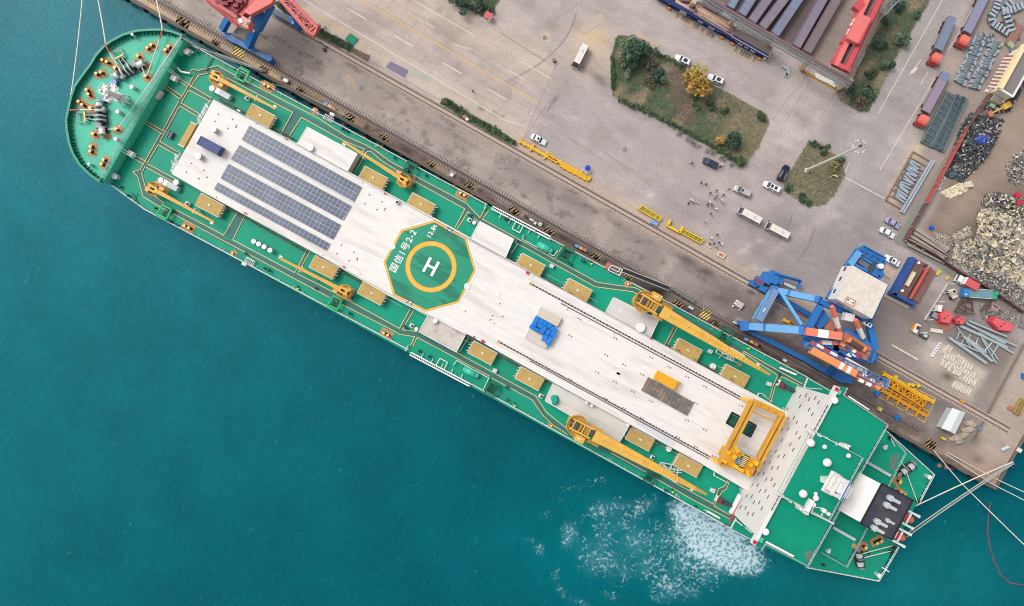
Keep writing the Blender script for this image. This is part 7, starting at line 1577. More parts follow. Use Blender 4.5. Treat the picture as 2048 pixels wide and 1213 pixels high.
b = MB(REDC2); b.prism(PX([(475, 48), (484, 31), (503, 42), (496, 59)], 16.6), 14.2, 16.6); b.use(mat('cab_pink', (216, 160, 150), .5)); b.prism(PX([(478, 46), (485, 33), (501, 42), (495, 56)], 16.7), 16.61, 16.72); b.use(WPAINT); q = W(481, 42, 17); b.box((q.x, q.y, 16.72), (.9, 1.1, .3), QA+.9); b.use(GREYROOF); q = W(495, 47, 17); b.box((q.x, q.y, 16.73), (.8, .9, .08), QA); b.use(WINDOW); b.bar(W(477, 53, 15.6), W(494, 60, 15.6), .1, 1.2); build(b, 'operator_cab', c)
b = MB(REDC);
for o in (0, 1): b.bar(W(556+o*20, -6, 18), W(617+o*17, 66-o*12, 18), .9, .9)
b.use(REDC2); b.truss(W(566, -6, 18), W(626, 60, 18), 2.0, 1.0, 9, .18); b.use(REDC); b.prism(PX([(613, 66), (640, 48), (640, 52), (627, 75)], 18.2), 17.4, 18.4); b.use(REDC2); P = PX([(617, 63), (636, 50), (628, 70)], 18.6)
for p, q in zip(P, P[1:]+P[:1]): b.bar(p, q, .35, .3)
build(b, 'jib', c)
b = MB(BLACK); b.path([W(*p, .15) for p in ((640, 84), (648, 92), (655, 94), (651, 98), (649, 104))], .12); b.box((*W(650, 101)[:2], 0), (.7, .9, .6), .7); tag(build(b, 'cable_coil'), 'tangled black cable on the apron past the red crane tip', 'cable')
# ================================================================ NORTH YARD: girders, runway, sheds
def girder(p, q, w, z0, z1, m, lb):
	a, e = W(*p, z1), W(*q, z1); d = (e-a).normalized(); nn = Vector((-d.y, d.x, 0))*w/2
	t = thing('box_girder', lb, 'girder', tuple(Vector(((a.x+e.x)/2, (a.y+e.y)/2, 0))), 0, 'box girders laid out in the north yard')
	b = MB(m); b.prism([a+nn, e+nn, e-nn, a-nn], z0, z1); build(b, 'box', t)
	b = MB(mat('girder_edge', (104, 96, 106), .6, var=.1))
	for s in (-1, 1): b.bar(a+nn*s*.96+Vector((0, 0, .06)), e+nn*s*.96+Vector((0, 0, .06)), .14, .12)
	for k in range(1, 6): t_ = a.lerp(e, k/6); b.bar(t_-nn, t_+nn, .06, .04)
	build(b, 'flange', t)
	b = MB(RUST)
	for k in (.1, .5, .9): t_ = a.lerp(e, k); b.prism([t_+nn*1.15+d*.3, t_+nn*1.15-d*.3, t_-nn*1.15-d*.3, t_-nn*1.15+d*.3], 0, z0);
	build(b, 'support', t)
GIR = [((1520, -30), (1484, 28), PURPB, 'box girder with a lilac top, first of the row from the west'), ((1555, -30), (1504, 42), PURP, 'box girder with pale lilac top, second of the row'), ((1590, -30), (1525, 54), PURP, 'lilac grey box girder with a white scribble, third of the row'), ((1616, -30), (1550, 68), PURPB, 'blue grey box girder, fourth of the row beside the gap'),
       ((1662, -30), (1593, 92), PURP, 'lilac box girder just past the gap in the row'), ((1690, -30), (1614, 103), mat('girder_brown', (128, 112, 114), .6, var=.08), 'brown grey box girder at the east end of the row')]
for p, q, m, lb in GIR: girder(p, q, 2.6, .5, 2.6, m, lb)
t = girder((1485, -30), (1461, 14), 2.4, .4, 1.4, mat('tarp_blue_grey', (128, 146, 166), .7, var=.25, scale=.8), 'pale blue tarpaulin covered girder lying west of the row')
RW = thing('crane_runway', 'long grey steel crane runway on tan posts crossing the north yard', 'crane runway', tuple(W(1560, 90)), 0)
r0, r1 = W(1405, -8, 9), W(1702, 166, 9); b = MB(mat('runway_brown_rail', (122, 96, 98), .6)); b.bar(r0+Vector((0, 0, .5)), r1+Vector((0, 0, .5)), .7, .3); b.use(GREY); b.bar(r0, r1, 1.0, .7); build(b, 'runway_beam', RW)
b = MB(GREY); o = Q(0, -1.0)*1.0; b.truss(r0+o-Vector((0, 0, .3)), r1+o-Vector((0, 0, .3)), .9, 1.0, 24, .09); b.truss(W(1475, 48, 6), W(1545, 80, 7), 2.2, 1.4, 8, .12); build(b, 'lattice', RW)
for a, e in (((1380, 14), (1389, 3)), ((1457, 53), (1474, 34)), ((1530, 92), (1548, 77)), ((1602, 138), (1622, 120)), ((1676, 178), (1702, 160))):
	b = MB(mat('post_tan', (198, 180, 150), .7, var=.08)); b.bar(W(*a, 0), W(*e, 8.6), 1.1, 1.1); build(b, 'post', RW)
b = MB(LGREY); P = PX([(1543, 101), (1562, 110), (1570, 98)], 5); b.rail(P, .9, .1, 2); build(b, 'hanging_frame', RW)
br = thing('bridge_crane', 'long red double girder bridge crane resting on the runway', 'crane', tuple(W(1715, 80)), 0)
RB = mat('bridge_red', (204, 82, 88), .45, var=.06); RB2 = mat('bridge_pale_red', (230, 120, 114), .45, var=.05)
b0, b1 = W(1775, -60, 10.5), W(1680, 138, 10.5); d = (b1-b0).normalized(); nn = Vector((-d.y, d.x, 0))
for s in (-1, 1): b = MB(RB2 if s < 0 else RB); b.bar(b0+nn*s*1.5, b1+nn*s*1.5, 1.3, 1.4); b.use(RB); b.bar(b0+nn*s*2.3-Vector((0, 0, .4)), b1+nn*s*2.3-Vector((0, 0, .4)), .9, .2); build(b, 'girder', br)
b = MB(mat('trolley_dark', (84, 72, 76), .7)); b.bar(b0-Vector((0, 0, .6)), b1-Vector((0, 0, .6)), 1.0, .3); build(b, 'cable_channel', br)
b = MB(RB2); b.bar(W(1728, 34, 12), W(1702, 84, 12), 3.4, 1.4, 3.2, 1.4); b.use(RB); b.bar(W(1736, 36, 11.8), W(1712, 88, 11.8), 1.6, 1.6); build(b, 'trolley_hood', br)
b = MB(RB); b.bar(b1-d*.6-nn*2.6, b1-d*.6+nn*2.6, 1.2, 1.2); build(b, 'end_truck', br); b = MB(RB); q = W(1718, 12, 11); b.box((q.x, q.y, 9.5), (2.4, 2.2, 1.8), .9); build(b, 'drive_box', br); b = MB(RB); q = W(1690, 84, 11); b.box((q.x, q.y, 9.6), (1.0, 1.6, 1.2), 1.0); q = W(1670, 122, 10.5); b.box((q.x, q.y, 9.5), (1.0, 1.4, 1), 1); build(b, 'motor_box', br)
b = MB(WPAINT)
for px in ((1711, 42), (1706, 50), (1701, 62), (1699, 68), (1722, 28)): q = W(*px, 11); b.box((q.x, q.y, 10.2), (.9, 1.2, .8), 1.0)
for i in range(9): q = W(1715-i*7.2, 18+i*14.6, 9); b.bar(q-nn*-.2+Vector((0, 0, 0)), q+d*-1.6, .12, .12)
build(b, 'electrical_cabinet', br)
b = MB(RUST); b.rail([W(1764, 30, 10), W(1698, 150, 10)], 1.0, .1, 2.2); b.use(GREY); b.truss(W(1790, -2, 9), W(1762, 28, 9), 2.0, 1.4, 4, .16); build(b, 'catwalk', br)
nw = thing('notice_wall', 'long navy blue notice wall with white panels facing the bicycle bays', 'notice wall', tuple(W(1430, 65)), 0)
p0, p1 = W(1308, -3), W(1531, 122); d = (p1-p0).normalized(); nn = Vector((-d.y, d.x, 0)); H_ = 2.4
b = MB(BLUEN); b.prism([p0, p1, p1+nn*.35, p0+nn*.35], 0, H_); build(b, 'wall', nw)
b = MB(BLUEN); b.prism([p0-nn*.35, p1-nn*.35, p1+nn*.7, p0+nn*.7], H_, H_+.14); build(b, 'coping', nw)
L_ = (p1-p0).length
for t0, t1, z0, z1 in ((.12, .14, 1.4, 2.2), (.385, .425, .8, 2.0), (.48, .53, .7, 2.1), (.55, .565, 1.4, 2.2), (.71, .725, 1.4, 2.2), (.74, .78, .7, 2.1), (.80, .83, .8, 1.9), (.85, .89, .7, 2.1)):
	a, e = p0.lerp(p1, t0), p0.lerp(p1, t1); b = MB(mat('notice_white', (224, 228, 236), .6)); b.prism([a-nn*.06, e-nn*.06, e, a], z0, z1); b.use(BLUEN)
	for k in range(3): zz = z0+(z1-z0)*(.25+.22*k); b.prism([a.lerp(e, .15)-nn*.075, a.lerp(e, .85)-nn*.075, a.lerp(e, .85)-nn*.061, a.lerp(e, .15)-nn*.061], zz, zz+.08)
	build(b, 'notice_panel', nw)
def shed(name, lb, c4, z, roof, wall, extra=None):
	z = 2.45; p = [q+Q(0, .75) for q in PX(c4, z)]; t = thing(name, lb, 'shed', tuple(Vector((sum(q.x for q in p)/len(p), sum(q.y for q in p)/len(p), 0))), 0, 'flat roofed sheds behind the notice wall')
	b = MB(wall); b.prism(p, 0, z-.2); build(b, 'wall', t); b = MB(roof); c_ = sum(p, Vector((0, 0, 0)))/len(p); b.prism([c_+(q-c_)*1.02 for q in p], z-.2, z); r = build(b, 'roof', t)
	if extra: extra(t, p, z)
	return t
def parapet(m):
	def f(t, p, z):
		b = MB(m)
		for a, e in zip(p, p[1:]+p[:1]): b.bar(a+Vector((0, 0, .1)), e+Vector((0, 0, .1)), .3, .25)
		build(b, 'parapet', t)
	return f
shed('shed', 'small tan roofed shed behind the notice wall at its west end', [(1350, 4), (1378, 20), (1372, 30), (1345, 13)], 3.0, TANROOF, CONC)
shed('shed', 'tiny tan hut beside a runway post', [(1377, 20), (1387, 25), (1382, 33), (1374, 29)], 2.8, TANROOF, CONC)
shed('shed', 'long tan roofed shed with a dark stain running along its roof', [(1392, 16), (1467, 60), (1459, 76), (1384, 32)], 3.4, mat('tan_stained_roof', (204, 172, 148), .8, var=.06, scale=.5, dirt=(128, 100, 92), damt=.9, dscale=.45, stretch=(QA, 3, .5), dsharp=.05), CONC, parapet(mat('parapet_tan', (178, 146, 130), .8)))
shed('shed', 'flat grey roofed shed at the east end of the notice wall', [(1467, 60), (1543, 100), (1534, 120), (1460, 78)], 3.2, mat('shed_grey_roof', (142, 128, 122), .85, var=.08, scale=.8), CONC, parapet(mat('parapet_grey', (172, 164, 158), .8)))
b = MB(BROWNROOF); b.prism(PX([(1300, -30), (1420, -30), (1405, 20), (1392, 16), (1380, 4), (1352, 2), (1318, -8)], 1), .02, 1.0); b.prism(PX([(1413, 0), (1470, 20), (1458, 50), (1400, 18)], .3), .02, .3); tag(build(b, 'loading_deck'), 'dark brown loading deck behind the sheds', 'deck')
simple_box('steel_tank', 'open dark trough framed in pale steel behind the long tan shed', 'tank', (1421, 18), (4.0, 1.6, .9), GREY, top=mat('trough_dark', (92, 82, 80), .8), rz=QA); simple_box('steel_tank', 'pale grey steel bin beside the dark trough', 'bin', (1452, 32), (2.4, 1.5, .8), LGREY, top=STEELP, rz=QA); simple_box('steel_tank', 'grey steel box at the top edge beside the runway post', 'bin', (1398, 2), (1.6, 1.6, 1.0), STEELP, rz=QA)
for px, lb in (((1337, 18.5), 'orange barrier block at the west end of the first bicycle bay'), ((1442, 77), 'orange barrier block between the second and third bays, western one'), ((1463, 89), 'orange barrier block between the second and third bays, eastern one'), ((1517, 119), 'orange barrier block past the third bay at the end of the notice wall')):
	q = W(*px); t = thing('barrier_block', lb, 'barrier', (q.x, q.y, 0), QA, 'orange barrier blocks'); b = MB(mat('barrier_orange', (234, 160, 60), .6)); b.box((0, 0, 0), (.95, .6, .9), 0, (.9, .7)); build(b, 'body', t, local=True); b = MB(mat('barrier_base', (206, 130, 40), .6)); b.box((0, 0, -.01), (1.1, .75, .15)); build(b, 'foot', t, local=True)
b = MB(LGREY); P = PX([(1565, 132), (1572, 136), (1577, 140), (1576, 148)], .6)
for p, q in zip(P, P[1:]): b.bar(p, q, .5, .4)
b.prism(PX([(1568, 152), (1572, 142), (1580, 146), (1576, 155)], .6), .1, .7); b.use(DGREY); b.prism(PX([(1570, 151), (1573, 144), (1578, 147), (1575, 153)], .75), .7, .78); tag(build(b, 'lifting_frame'), 'pale jointed lifting frame lying on the road near a runway post', 'lifting frame')
b = MB(HZB); a, e = W(1602, 141, .02), W(1674, 180, .02); b.ribbon([a, e], 1.0, .02); b.use(mat('kerb_amber', (226, 172, 62), .7)); d = (e-a).normalized(); nn = Vector((-d.y, d.x, 0))
for i in range(16): k = a.lerp(e, (i+.2)/16); b.flat([k-nn*.5, k+d*.36-nn*.5, k+d*.66+nn*.5, k+d*.3+nn*.5], .032)
build(b, 'hazard_marking', kind='structure')
t0 = None
for i in range(22):
	row = i % 2; k = i//2; q = W(1632+k*3.4+row*2+rng_.uniform(-.8, .8), 150+k*1.7+row*5+rng_.uniform(-.8, .8))
	lb = 'white sack lying in the double row behind the striped kerb'
	if t0 is None: t0 = thing('sack', lb, 'sack', tuple(q), 0, 'white sacks behind the striped kerb'); b = MB(WPAINT); b.lathe((0, 0, 0), [(.35, 0), (.42, .15), (.3, .35), (.01, .42)], 8); build(b, 'body', t0, local=True); b = MB(LGREY); b.cyl((.15, .1, .38), .08, .12, 6); build(b, 'neck', t0, local=True)
	else: dup(t0, q, rng_.random()*6, lb, 'sack', scale=(1, .8+.4*rng_.random(), 1))
t = thing('light_mast', 'tall white high mast light leaning out over the road from the small island', 'light mast', tuple(W(1613, 341)))
p = W(1613, 341); b = MB(mat('mast_white', (222, 214, 200), .5)); b.tube((p.x, p.y, 0), (p.x, p.y, 30), .42, .22, 12); build(b, 'pole', t); b = MB(CONC); b.box((p.x, p.y, 0), (1.2, 1.2, .35)); build(b, 'footing', t)
b = MB(LGREY); rr = 1.55
for k in range(16): a, e = 2*pi*k/16, 2*pi*(k+1)/16; b.tube((p.x+rr*cos(a), p.y+rr*sin(a), 29.2), (p.x+rr*cos(e), p.y+rr*sin(e), 29.2), .06, n=5)
for k in range(4): a = pi*k/2; b.tube((p.x, p.y, 29.4), (p.x+rr*cos(a), p.y+rr*sin(a), 29.2), .05, n=5)
b.use(DGREY); b.box((p.x, p.y, 29.6), (.5, .5, .6)); build(b, 'lamp_ring', t)
for k in range(16):
	a = 2*pi*(k+.5)/16; b = MB(WPAINT if k % 3 else GREY); b.box((p.x+rr*cos(a), p.y+rr*sin(a), 29.1), (.28, .22, .35), a); build(b, 'floodlight', t)
b = MB(CREAM); b.bar(W(1657, 356, 2.4), W(1668, 350, 2.4), .12); b.bar(W(1668, 350, 2.4), W(1675, 354, 2.4), .3, .1); b.tube(W(1657, 356, 0), W(1657, 356, 2.4), .06); tag(build(b, 'sign_post'), 'small white signpost arm at the edge of the mast island', 'sign')
# ================================================================ VEGETATION
R = random.Random(11)
def leafmat(n, c): return mat(n, c, .75, var=.28, scale=.9, spec=.2)
LF = {'green': [leafmat('leaf_green_dark', (78, 104, 86)), leafmat('leaf_green', (100, 128, 98)), leafmat('leaf_green_pale', (132, 152, 118))],
      'dark': [leafmat('leaf_deep', (66, 92, 82)), leafmat('leaf_deep_mid', (80, 108, 90)), leafmat('leaf_deep_pale', (100, 126, 102))],
      'gold': [leafmat('leaf_gold_deep', (180, 138, 82)), leafmat('leaf_gold', (212, 170, 84)), leafmat('leaf_gold_pale', (196, 172, 84))],
      'olive': [leafmat('leaf_olive', (96, 98, 68)), leafmat('leaf_olive_mid', (128, 124, 82)), leafmat('leaf_olive_pale', (150, 146, 100))],
      'hedge': [leafmat('leaf_hedge_dark', (76, 98, 74)), leafmat('leaf_hedge', (90, 112, 82)), leafmat('leaf_hedge_pale', (110, 128, 92))],
      'brown': [leafmat('twig_brown', (118, 104, 94)), leafmat('twig_mid', (136, 122, 108)), leafmat('leaf_olive_b', (116, 120, 94))]}
def leaves(b, c, r, h, n, ms, sz=.34):
	"""leaf-sized faces spread through several lobes"""
	lob = [(R.gauss(0, r*.42), R.gauss(0, r*.42), R.uniform(.35, .85)*h, R.uniform(.38, .62)*r, R.choice(ms)) for _ in range(max(5, int(n/70)))]
	for x, y, z, q, m in lob:
		b.use(m)
		for _ in range(int(n/len(lob))):
			u = Vector((R.gauss(0, 1), R.gauss(0, 1), R.gauss(0, 1))).normalized()*q*R.uniform(.55, 1.05)
			p = Vector((c[0]+x+u.x, c[1]+y+u.y, max(.12, c[2]+z+u.z*min(1, h/r*.8)))); s = sz*R.uniform(.6, 1.35)
			a = Vector((R.gauss(0, 1), R.gauss(0, 1), R.gauss(0, .6))).normalized(); e = a.cross(Vector((R.gauss(0, 1), R.gauss(0, 1), R.gauss(0, 1)))).normalized()
			b.add([p-a*s, p+e*s*.6, p+a*s, p-e*s*.6], [(0, 1, 2, 3)])
def tree(px, r, h, k, n, lb, name='tree', g='trees on the green islands'):
	k_ = 1-.55*h/H; q = W(1024+(px[0]-1024)*k_, 606.5+(px[1]-606.5)*k_); t = thing(name, lb, 'tree' if name == 'tree' else 'shrub', tuple(q), 0, g)
	b = MB(TRUNK); b.tube(q, q+Vector((.1, 0, h*.55)), .05*r+.08, .03*r+.03, 7)
	for _ in range(5): a = R.uniform(0, 6.3); b.tube(q+Vector((.06, 0, h*.4)), q+Vector((cos(a)*r*.6, sin(a)*r*.6, h*R.uniform(.6, .85))), .03*r+.03, .03, 5)
	build(b, 'trunk', t); b = MB(); leaves(b, q, r, h, n, LF[k], .38 if name == 'tree' else .3); build(b, 'crown', t)
tree((1263, 100), 3.4, 7, 'green', 1500, 'large grey green tree at the north west corner of the big green island')
tree((1393, 166), 3.5, 6, 'gold', 1500, 'round golden autumn tree between the two white SUVs')
tree((1468, 283), 2.2, 5, 'dark', 900, 'dark conifer like tree beside the small golden shrub', )
tree((1440, 282), 1.5, 2.8, 'gold', 350, 'small golden shrub at the south corner of the big green island', 'shrub')
for px, r, h, k, lb in (((1250, 122), 2.4, 3.2, 'dark', 'dark bush below the large tree on the kerb of the island'), ((1262, 128), 2.2, 3, 'green', 'green bush just south of the large tree'), ((1283, 112), 2.2, 3, 'dark', 'bush east of the large tree'), ((1257, 138), 1.8, 2.5, 'green', 'bush at the end of the green clump under the large tree'),
						((1290, 128), 2.0, 2.4, 'brown', 'bare brownish bush in the middle of the big island'), ((1314, 146), 2.2, 2.8, 'dark', 'dark round bush on the brown soil of the big island'), ((1324, 158), 1.8, 2.4, 'dark', 'second dark round bush on the brown soil'), ((1296, 160), 1.9, 2.0, 'brown', 'bare brown thicket west of the brown soil'),
						((1391, 202), 1.8, 2.0, 'hedge', 'green bush below the golden tree'), ((1422, 212), 1.6, 1.8, 'hedge', 'green bush between the golden tree and the dry grass'), ((1522, 231), 1.9, 1.5, 'hedge', 'clipped green shrub at the east point of the big island'), ((1467, 266), 1.3, 2.5, 'dark', 'small dark bush north of the conifer like tree'),
						((1478, 322), 1.6, 1.8, 'hedge', 'green bush at the south tip of the big island'), ((1448, 222), 1.0, 1.2, 'hedge', 'tiny shrub in the dry grass'), ((1576, 377), 1.2, 1.3, 'dark', 'dark shrub on the kerb next to the white minivan'), ((1605, 399), 1.4, 1.3, 'hedge', 'long low shrub at the south kerb of the mast island'), ((1616, 403), 1.3, 1.3, 'hedge', 'end shrub at the south kerb of the mast island'),
						((1650, 299), 1.4, 1.4, 'hedge', 'shrub on the north kerb of the mast island'), ((1680, 320), 1.3, 1.5, 'dark', 'dark shrub under the head of the light mast'), ((1664, 338), 2.2, 2.0, 'olive', 'yellow green bush at the east kerb of the mast island'), ((1628, 291), 1.1, 1.2, 'hedge', 'small shrub at the north corner of the mast island'),
						((1772, 130), 2.5, 3, 'green', 'bright green bush in the middle of the hedge strip'), ((1742, 190), 2.5, 2.5, 'green', 'green bush at the south end of the hedge strip'), ((1705, 180), 2.6, 3, 'dark', 'dark bush beside the foot of the runway post'), ((1762, 40), 2.2, 3, 'dark', 'dark bush beside the red crane hood'), ((1758, 92), 2.3, 2.6, 'dark', 'dark bush beside the pale red crane girder'),
						((1803, 78), 2.6, 3, 'green', 'large green bush on the road side of the hedge strip'), ((1743, 150), 2.2, 2.4, 'hedge', 'bush beside the end of the red crane'), ((1795, 15), 2.0, 2.4, 'dark', 'dark bush at the north end of the hedge strip'), ((1720, 205), 2.4, 2.2, 'brown', 'brown green thicket at the south kerb of the hedge strip'),
						((1830, 30), 1.5, 1.5, 'dark', 'small dark shrub in the pale grass by the road'), ((958, 8), 2.4, 3, 'green', 'green bush in the clump by the red roofed booth'), ((928, 6), 2.5, 3, 'dark', 'grey green bush at the west side of the clump by the booth'), ((978, 22), 1.2, 1.5, 'dark', 'small dark shrub right behind the red roofed booth')):
	hs2 = .78 if px[0] > 1690 else 1
	tree(px, r*hs2, h*hs2, k, int(150*r*r*.5*hs2)+110, lb, 'shrub', 'shrubs on the green islands')
ISL = {'big': [(1237, 72), (1255, 73), (1281, 87), (1348, 129), (1374, 142), (1438, 176), (1508, 216), (1532, 228), (1539, 247), (1516, 295), (1493, 327), (1477, 331), (1408, 287), (1358, 257), (1295, 228), (1240, 200), (1225, 190), (1222, 174), (1223, 111), (1231, 79)],
       'mast': [(1616, 285), (1640, 290), (1685, 322), (1690, 350), (1672, 385), (1654, 405), (1636, 413), (1600, 402), (1566, 380), (1570, 362), (1596, 318)],
       'hedge': [(1790, -30), (1875, -30), (1848, 20), (1800, 100), (1748, 205), (1735, 224), (1706, 216), (1680, 202), (1672, 182), (1705, 160), (1770, 20)],
       'clump': [(880, -10), (1004, -10), (985, 20), (972, 38), (940, 20)], 'strip': [(546, 4), (560, 4), (640, 58), (708, 93), (704, 107), (633, 73), (600, 58)], 'dry': [(704, 94), (742, 112), (737, 127), (706, 109)], 'strip_east': [(884, 198), (892, 195), (935, 225), (1000, 262), (1035, 287), (1030, 293), (980, 268), (935, 243), (882, 208)]}
SOIL = mat('verge_soil', (132, 120, 100), .9, var=.2, scale=.6, dirt=(92, 110, 84), damt=.9, dscale=.09, dsharp=.2); SOILG = mat('verge_green', (86, 102, 78), .9, var=.2, scale=.6, dirt=(104, 108, 80), damt=.7, dscale=.18); SOILH = mat('verge_grey_soil', (128, 120, 112), .9, var=.2, scale=.6, dirt=(96, 112, 88), damt=.8, dscale=.12, dsharp=.15); SOILB = mat('verge_brown', (112, 94, 84), .9, var=.15, scale=.6)
KERB = mat('kerb_stone', (178, 168, 158), .85, var=.15)
tb = MB(); G3 = [leafmat('grass_dark', (90, 108, 82)), leafmat('grass_mid', (108, 120, 90)), leafmat('grass_dry', (162, 150, 122)), leafmat('grass_olive', (134, 130, 102))]
def inpoly(x, y, p):
	c = False
	for i in range(len(p)):
		(ax, ay), (bx, by) = p[i-1], p[i]
		if (ay > y) != (by > y) and x < (bx-ax)*(y-ay)/(by-ay)+ax: c = not c
	return c
for k, p in ISL.items():
	b = MB(KERB); P = PX(p, 0)
	for a, e in zip(P, P[1:]+P[:1]): b.bar(a+Vector((0, 0, .06)), e+Vector((0, 0, .06)), .25, .12)
	build(b, 'kerb', kind='structure')
	b = MB(SOILB if k == 'dry' else (SOIL if k in ('big', 'mast') else SOILH if k == 'hedge' else SOILG)); b.prism(P, -.05, .10); build(b, 'verge', kind='structure')
	if k == 'big':
		b = MB(SOILB); b.flat([W(1362+(y-190)*.25+s*(22+7*sin(y*.3+s)+4*sin(y*.9)), y, .112) for s in (1, -1) for y in (range(140, 252, 5) if s > 0 else range(250, 138, -5))], .112); build(b, 'soil_patch', kind='structure')
	xs, ys = [a[0] for a in p], [a[1] for a in p]; A = (max(xs)-min(xs))*(max(ys)-min(ys)); made = 0
	for _ in range(int(A*.42)):
		x, y = R.uniform(min(xs), max(xs)), R.uniform(min(ys), max(ys))
		if not inpoly(x, y, p): continue
		n = (sin(x*.045+1.3)*cos(y*.06+.4)+sin(x*.11+y*.09)*.6)
		br = k == 'big' and ((x-1362-(y-190)*.25)/(24+9*sin(y*.3)))**2+((y-195)/(56+6*sin(x*.4)))**2 < 1+.5*R.random()
		if k == 'dry' or br:
			if R.random() < .85: continue
		ed = min(hypot(x-q[0], y-q[1]) for q in p)
		m = G3[2] if n > .55 else (G3[3] if n > .1 else (G3[1] if R.random() < .55 else G3[0]))
		if k == 'big' and R.random() < (x-1400)/110: m = G3[2] if R.random() < .5 else G3[3]
		if k == 'mast': m = G3[3] if R.random() < .5 else G3[2] if R.random() < .7 else G3[1]
		if k in ('strip', 'clump', 'strip_east'): m = G3[0] if R.random() < .6 else G3[1]
		q = W(x, y, .1); s = R.uniform(.18, .42); tb.use(m)
		for j in range(3): a = R.uniform(0, 6.3); tb.add([(q.x, q.y, .1), (q.x+s*cos(a), q.y+s*sin(a), .1+s*R.uniform(.3, .7)), (q.x+s*cos(a+.7), q.y+s*sin(a+.7), .1+s*R.uniform(.2, .5))], [(0, 1, 2)])
build(tb, 'grass', kind='stuff')
def hedge(p, q, w, h, lb):
	a, e = W(*p), W(*q); t = thing('hedge', lb, 'hedge', tuple((a+e)/2), 0, 'low hedges of the islands'); b = MB(); n = int((e-a).length/.7)
	for i in range(n): leaves(b, a.lerp(e, (i+.5)/n), w*.6, h, 46, LF['hedge'], .26)
	build(b, 'foliage', t)
for p, q, w, lb in (((1237, 200), (1300, 228), 1.4, 'low hedge along the south west kerb of the big island'), ((1300, 228), (1420, 290), 1.1, 'low hedge along the kerb behind the bicycles'), ((1225, 115), (1226, 180), 1.2, 'low hedge on the west kerb facing the sandy patch'), ((1290, 94), (1370, 138), 1.3, 'low hedge along the north kerb near the first white SUV'), ((1420, 290), (1480, 328), 1.6, 'thicker hedge at the south point of the big island'),
					((1617, 287), (1650, 298), 1.2, 'hedge on the north kerb of the mast island'), ((640, 62), (700, 97), 1.5, 'hedge in the planted strip by the red crane tip'), ((560, 8), (610, 50), 1.5, 'hedge in the planted strip behind the red jib'), ((887, 202), (928, 224), 1.5, 'first hedge of the planted strip by the lone walker'), ((945, 238), (1000, 268), 1.5, 'second hedge of the planted strip ending near the white sedan'), ((1010, 275), (1030, 289), 1.2, 'short hedge at the tip of the planted strip')):
	hedge(p, q, w, 1.1, lb)
# ================================================================ STORAGE ROAD AND SCRAP YARD
def C8(x, y, ox=1648, oy=0): return (ox+x/5.055, oy+y/5.055)
def steel(px, s, rz, k, proto=[None]):
	lb = 'galvanised steel bracket in the two column stack beside the storage road'; q = W(*px)
	if proto[0] is None:
		t = proto[0] = thing('steel_bracket', lb, 'bracket', tuple(q), rz, 'galvanised steel brackets'); b = MB(STEELP); b.box((0, 0, .5), (3.1, .7, .35)); b.box((-1.3, 0, 0), (.4, .75, .9)); b.box((1.3, 0, 0), (.4, .75, .9)); build(b, 'body', t, local=True)
		b = MB(STEELG); b.bar((-1.1, 0, .95), (.9, .1, .95), .25, .12); b.box((.4, 0, .85), (.3, .8, .3)); build(b, 'flange', t, local=True)
	else: dup(proto[0], q, rz, lb, 'bracket', scale=(s, 1, k))
ra = ang((1950, 73), (1907, 168))
for col, (a, e, n) in enumerate((((1957, 78), (1918, 166), 17), ((1990, 88), (1945, 176), 17))):
	for i in range(n): t = i/(n-1); steel((a[0]+(e[0]-a[0])*t+R.uniform(-1, 1), a[1]+(e[1]-a[1])*t), .9+.25*R.random(), ra+pi/2+R.uniform(-.25, .25), .8+.6*R.random())
for i in range(9): steel((R.uniform(1955, 1985), R.uniform(68, 90)), .6, R.uniform(0, 3), 1)
def curved(pts, lb):
	t = thing('curved_rack', lb, 'steel rack', tuple(W(*pts[len(pts)//2])), 0, 'curved steel racks'); P = PX(pts, .6); b = MB(STEELP)
	for a, e in zip(P, P[1:]):
		n = max(1, int((e-a).length/1.0)); d = (e-a).normalized(); nn = Vector((-d.y, d.x, 0))
		for i in range(n): k = a.lerp(e, (i+.5)/n); b.bar(k-nn*1.0, k+nn*1.0, .62, .6+.3*R.random())
	build(b, 'segment', t, kind='stuff'); b = MB(STEELG)
	for a, e in zip(P, P[1:]): d = (e-a).normalized(); nn = Vector((-d.y, d.x, 0)); b.bar(a+nn*.9, e+nn*.9, .25, .5); b.bar(a-nn*.9, e-nn*.9, .25, .5)
	build(b, 'side_rail', t); return t
curved([(2000, -8), (1990, 20), (1981, 34), (1984, 46), (2002, 58), (2018, 68)], 'long curved chain of galvanised steel segments beside the storage road'); curved([(2024, 2), (2012, 14), (2003, 24), (2024, 20), (2046, 10)], 'bent galvanised steel segment rack looping at the top of the yard'); curved([(2012, 30), (2018, 48), (2024, 66)], 'short straight galvanised steel segment rack closing the loop')
RK = mat('rack_rust', (150, 116, 98), .8, var=.2)
def frame_rack(c4, n, lb):
	P = PX(c4, .3); t = thing('ground_rack', lb, 'rack', tuple((P[0]+P[2])/2), 0, 'rusty ground racks'); b = MB(RK)
	for a, e in zip(P, P[1:]+P[:1]): b.bar(a, e, .3, .3)
	for i in range(1, n): k = i/n; b.bar(P[0].lerp(P[3], k), P[1].lerp(P[2], k), .22, .2)
	build(b, 'frame', t); return t
frame_rack([(1826, 304), (1862, 324), (1803, 419), (1771, 401)], 9, 'rusty ground rack carrying the grey pipe bends'); frame_rack([(1988, 45), (2030, 40), (2040, 80), (1990, 60)], 4, 'rusty ground rack under the curved steel')
pr = None
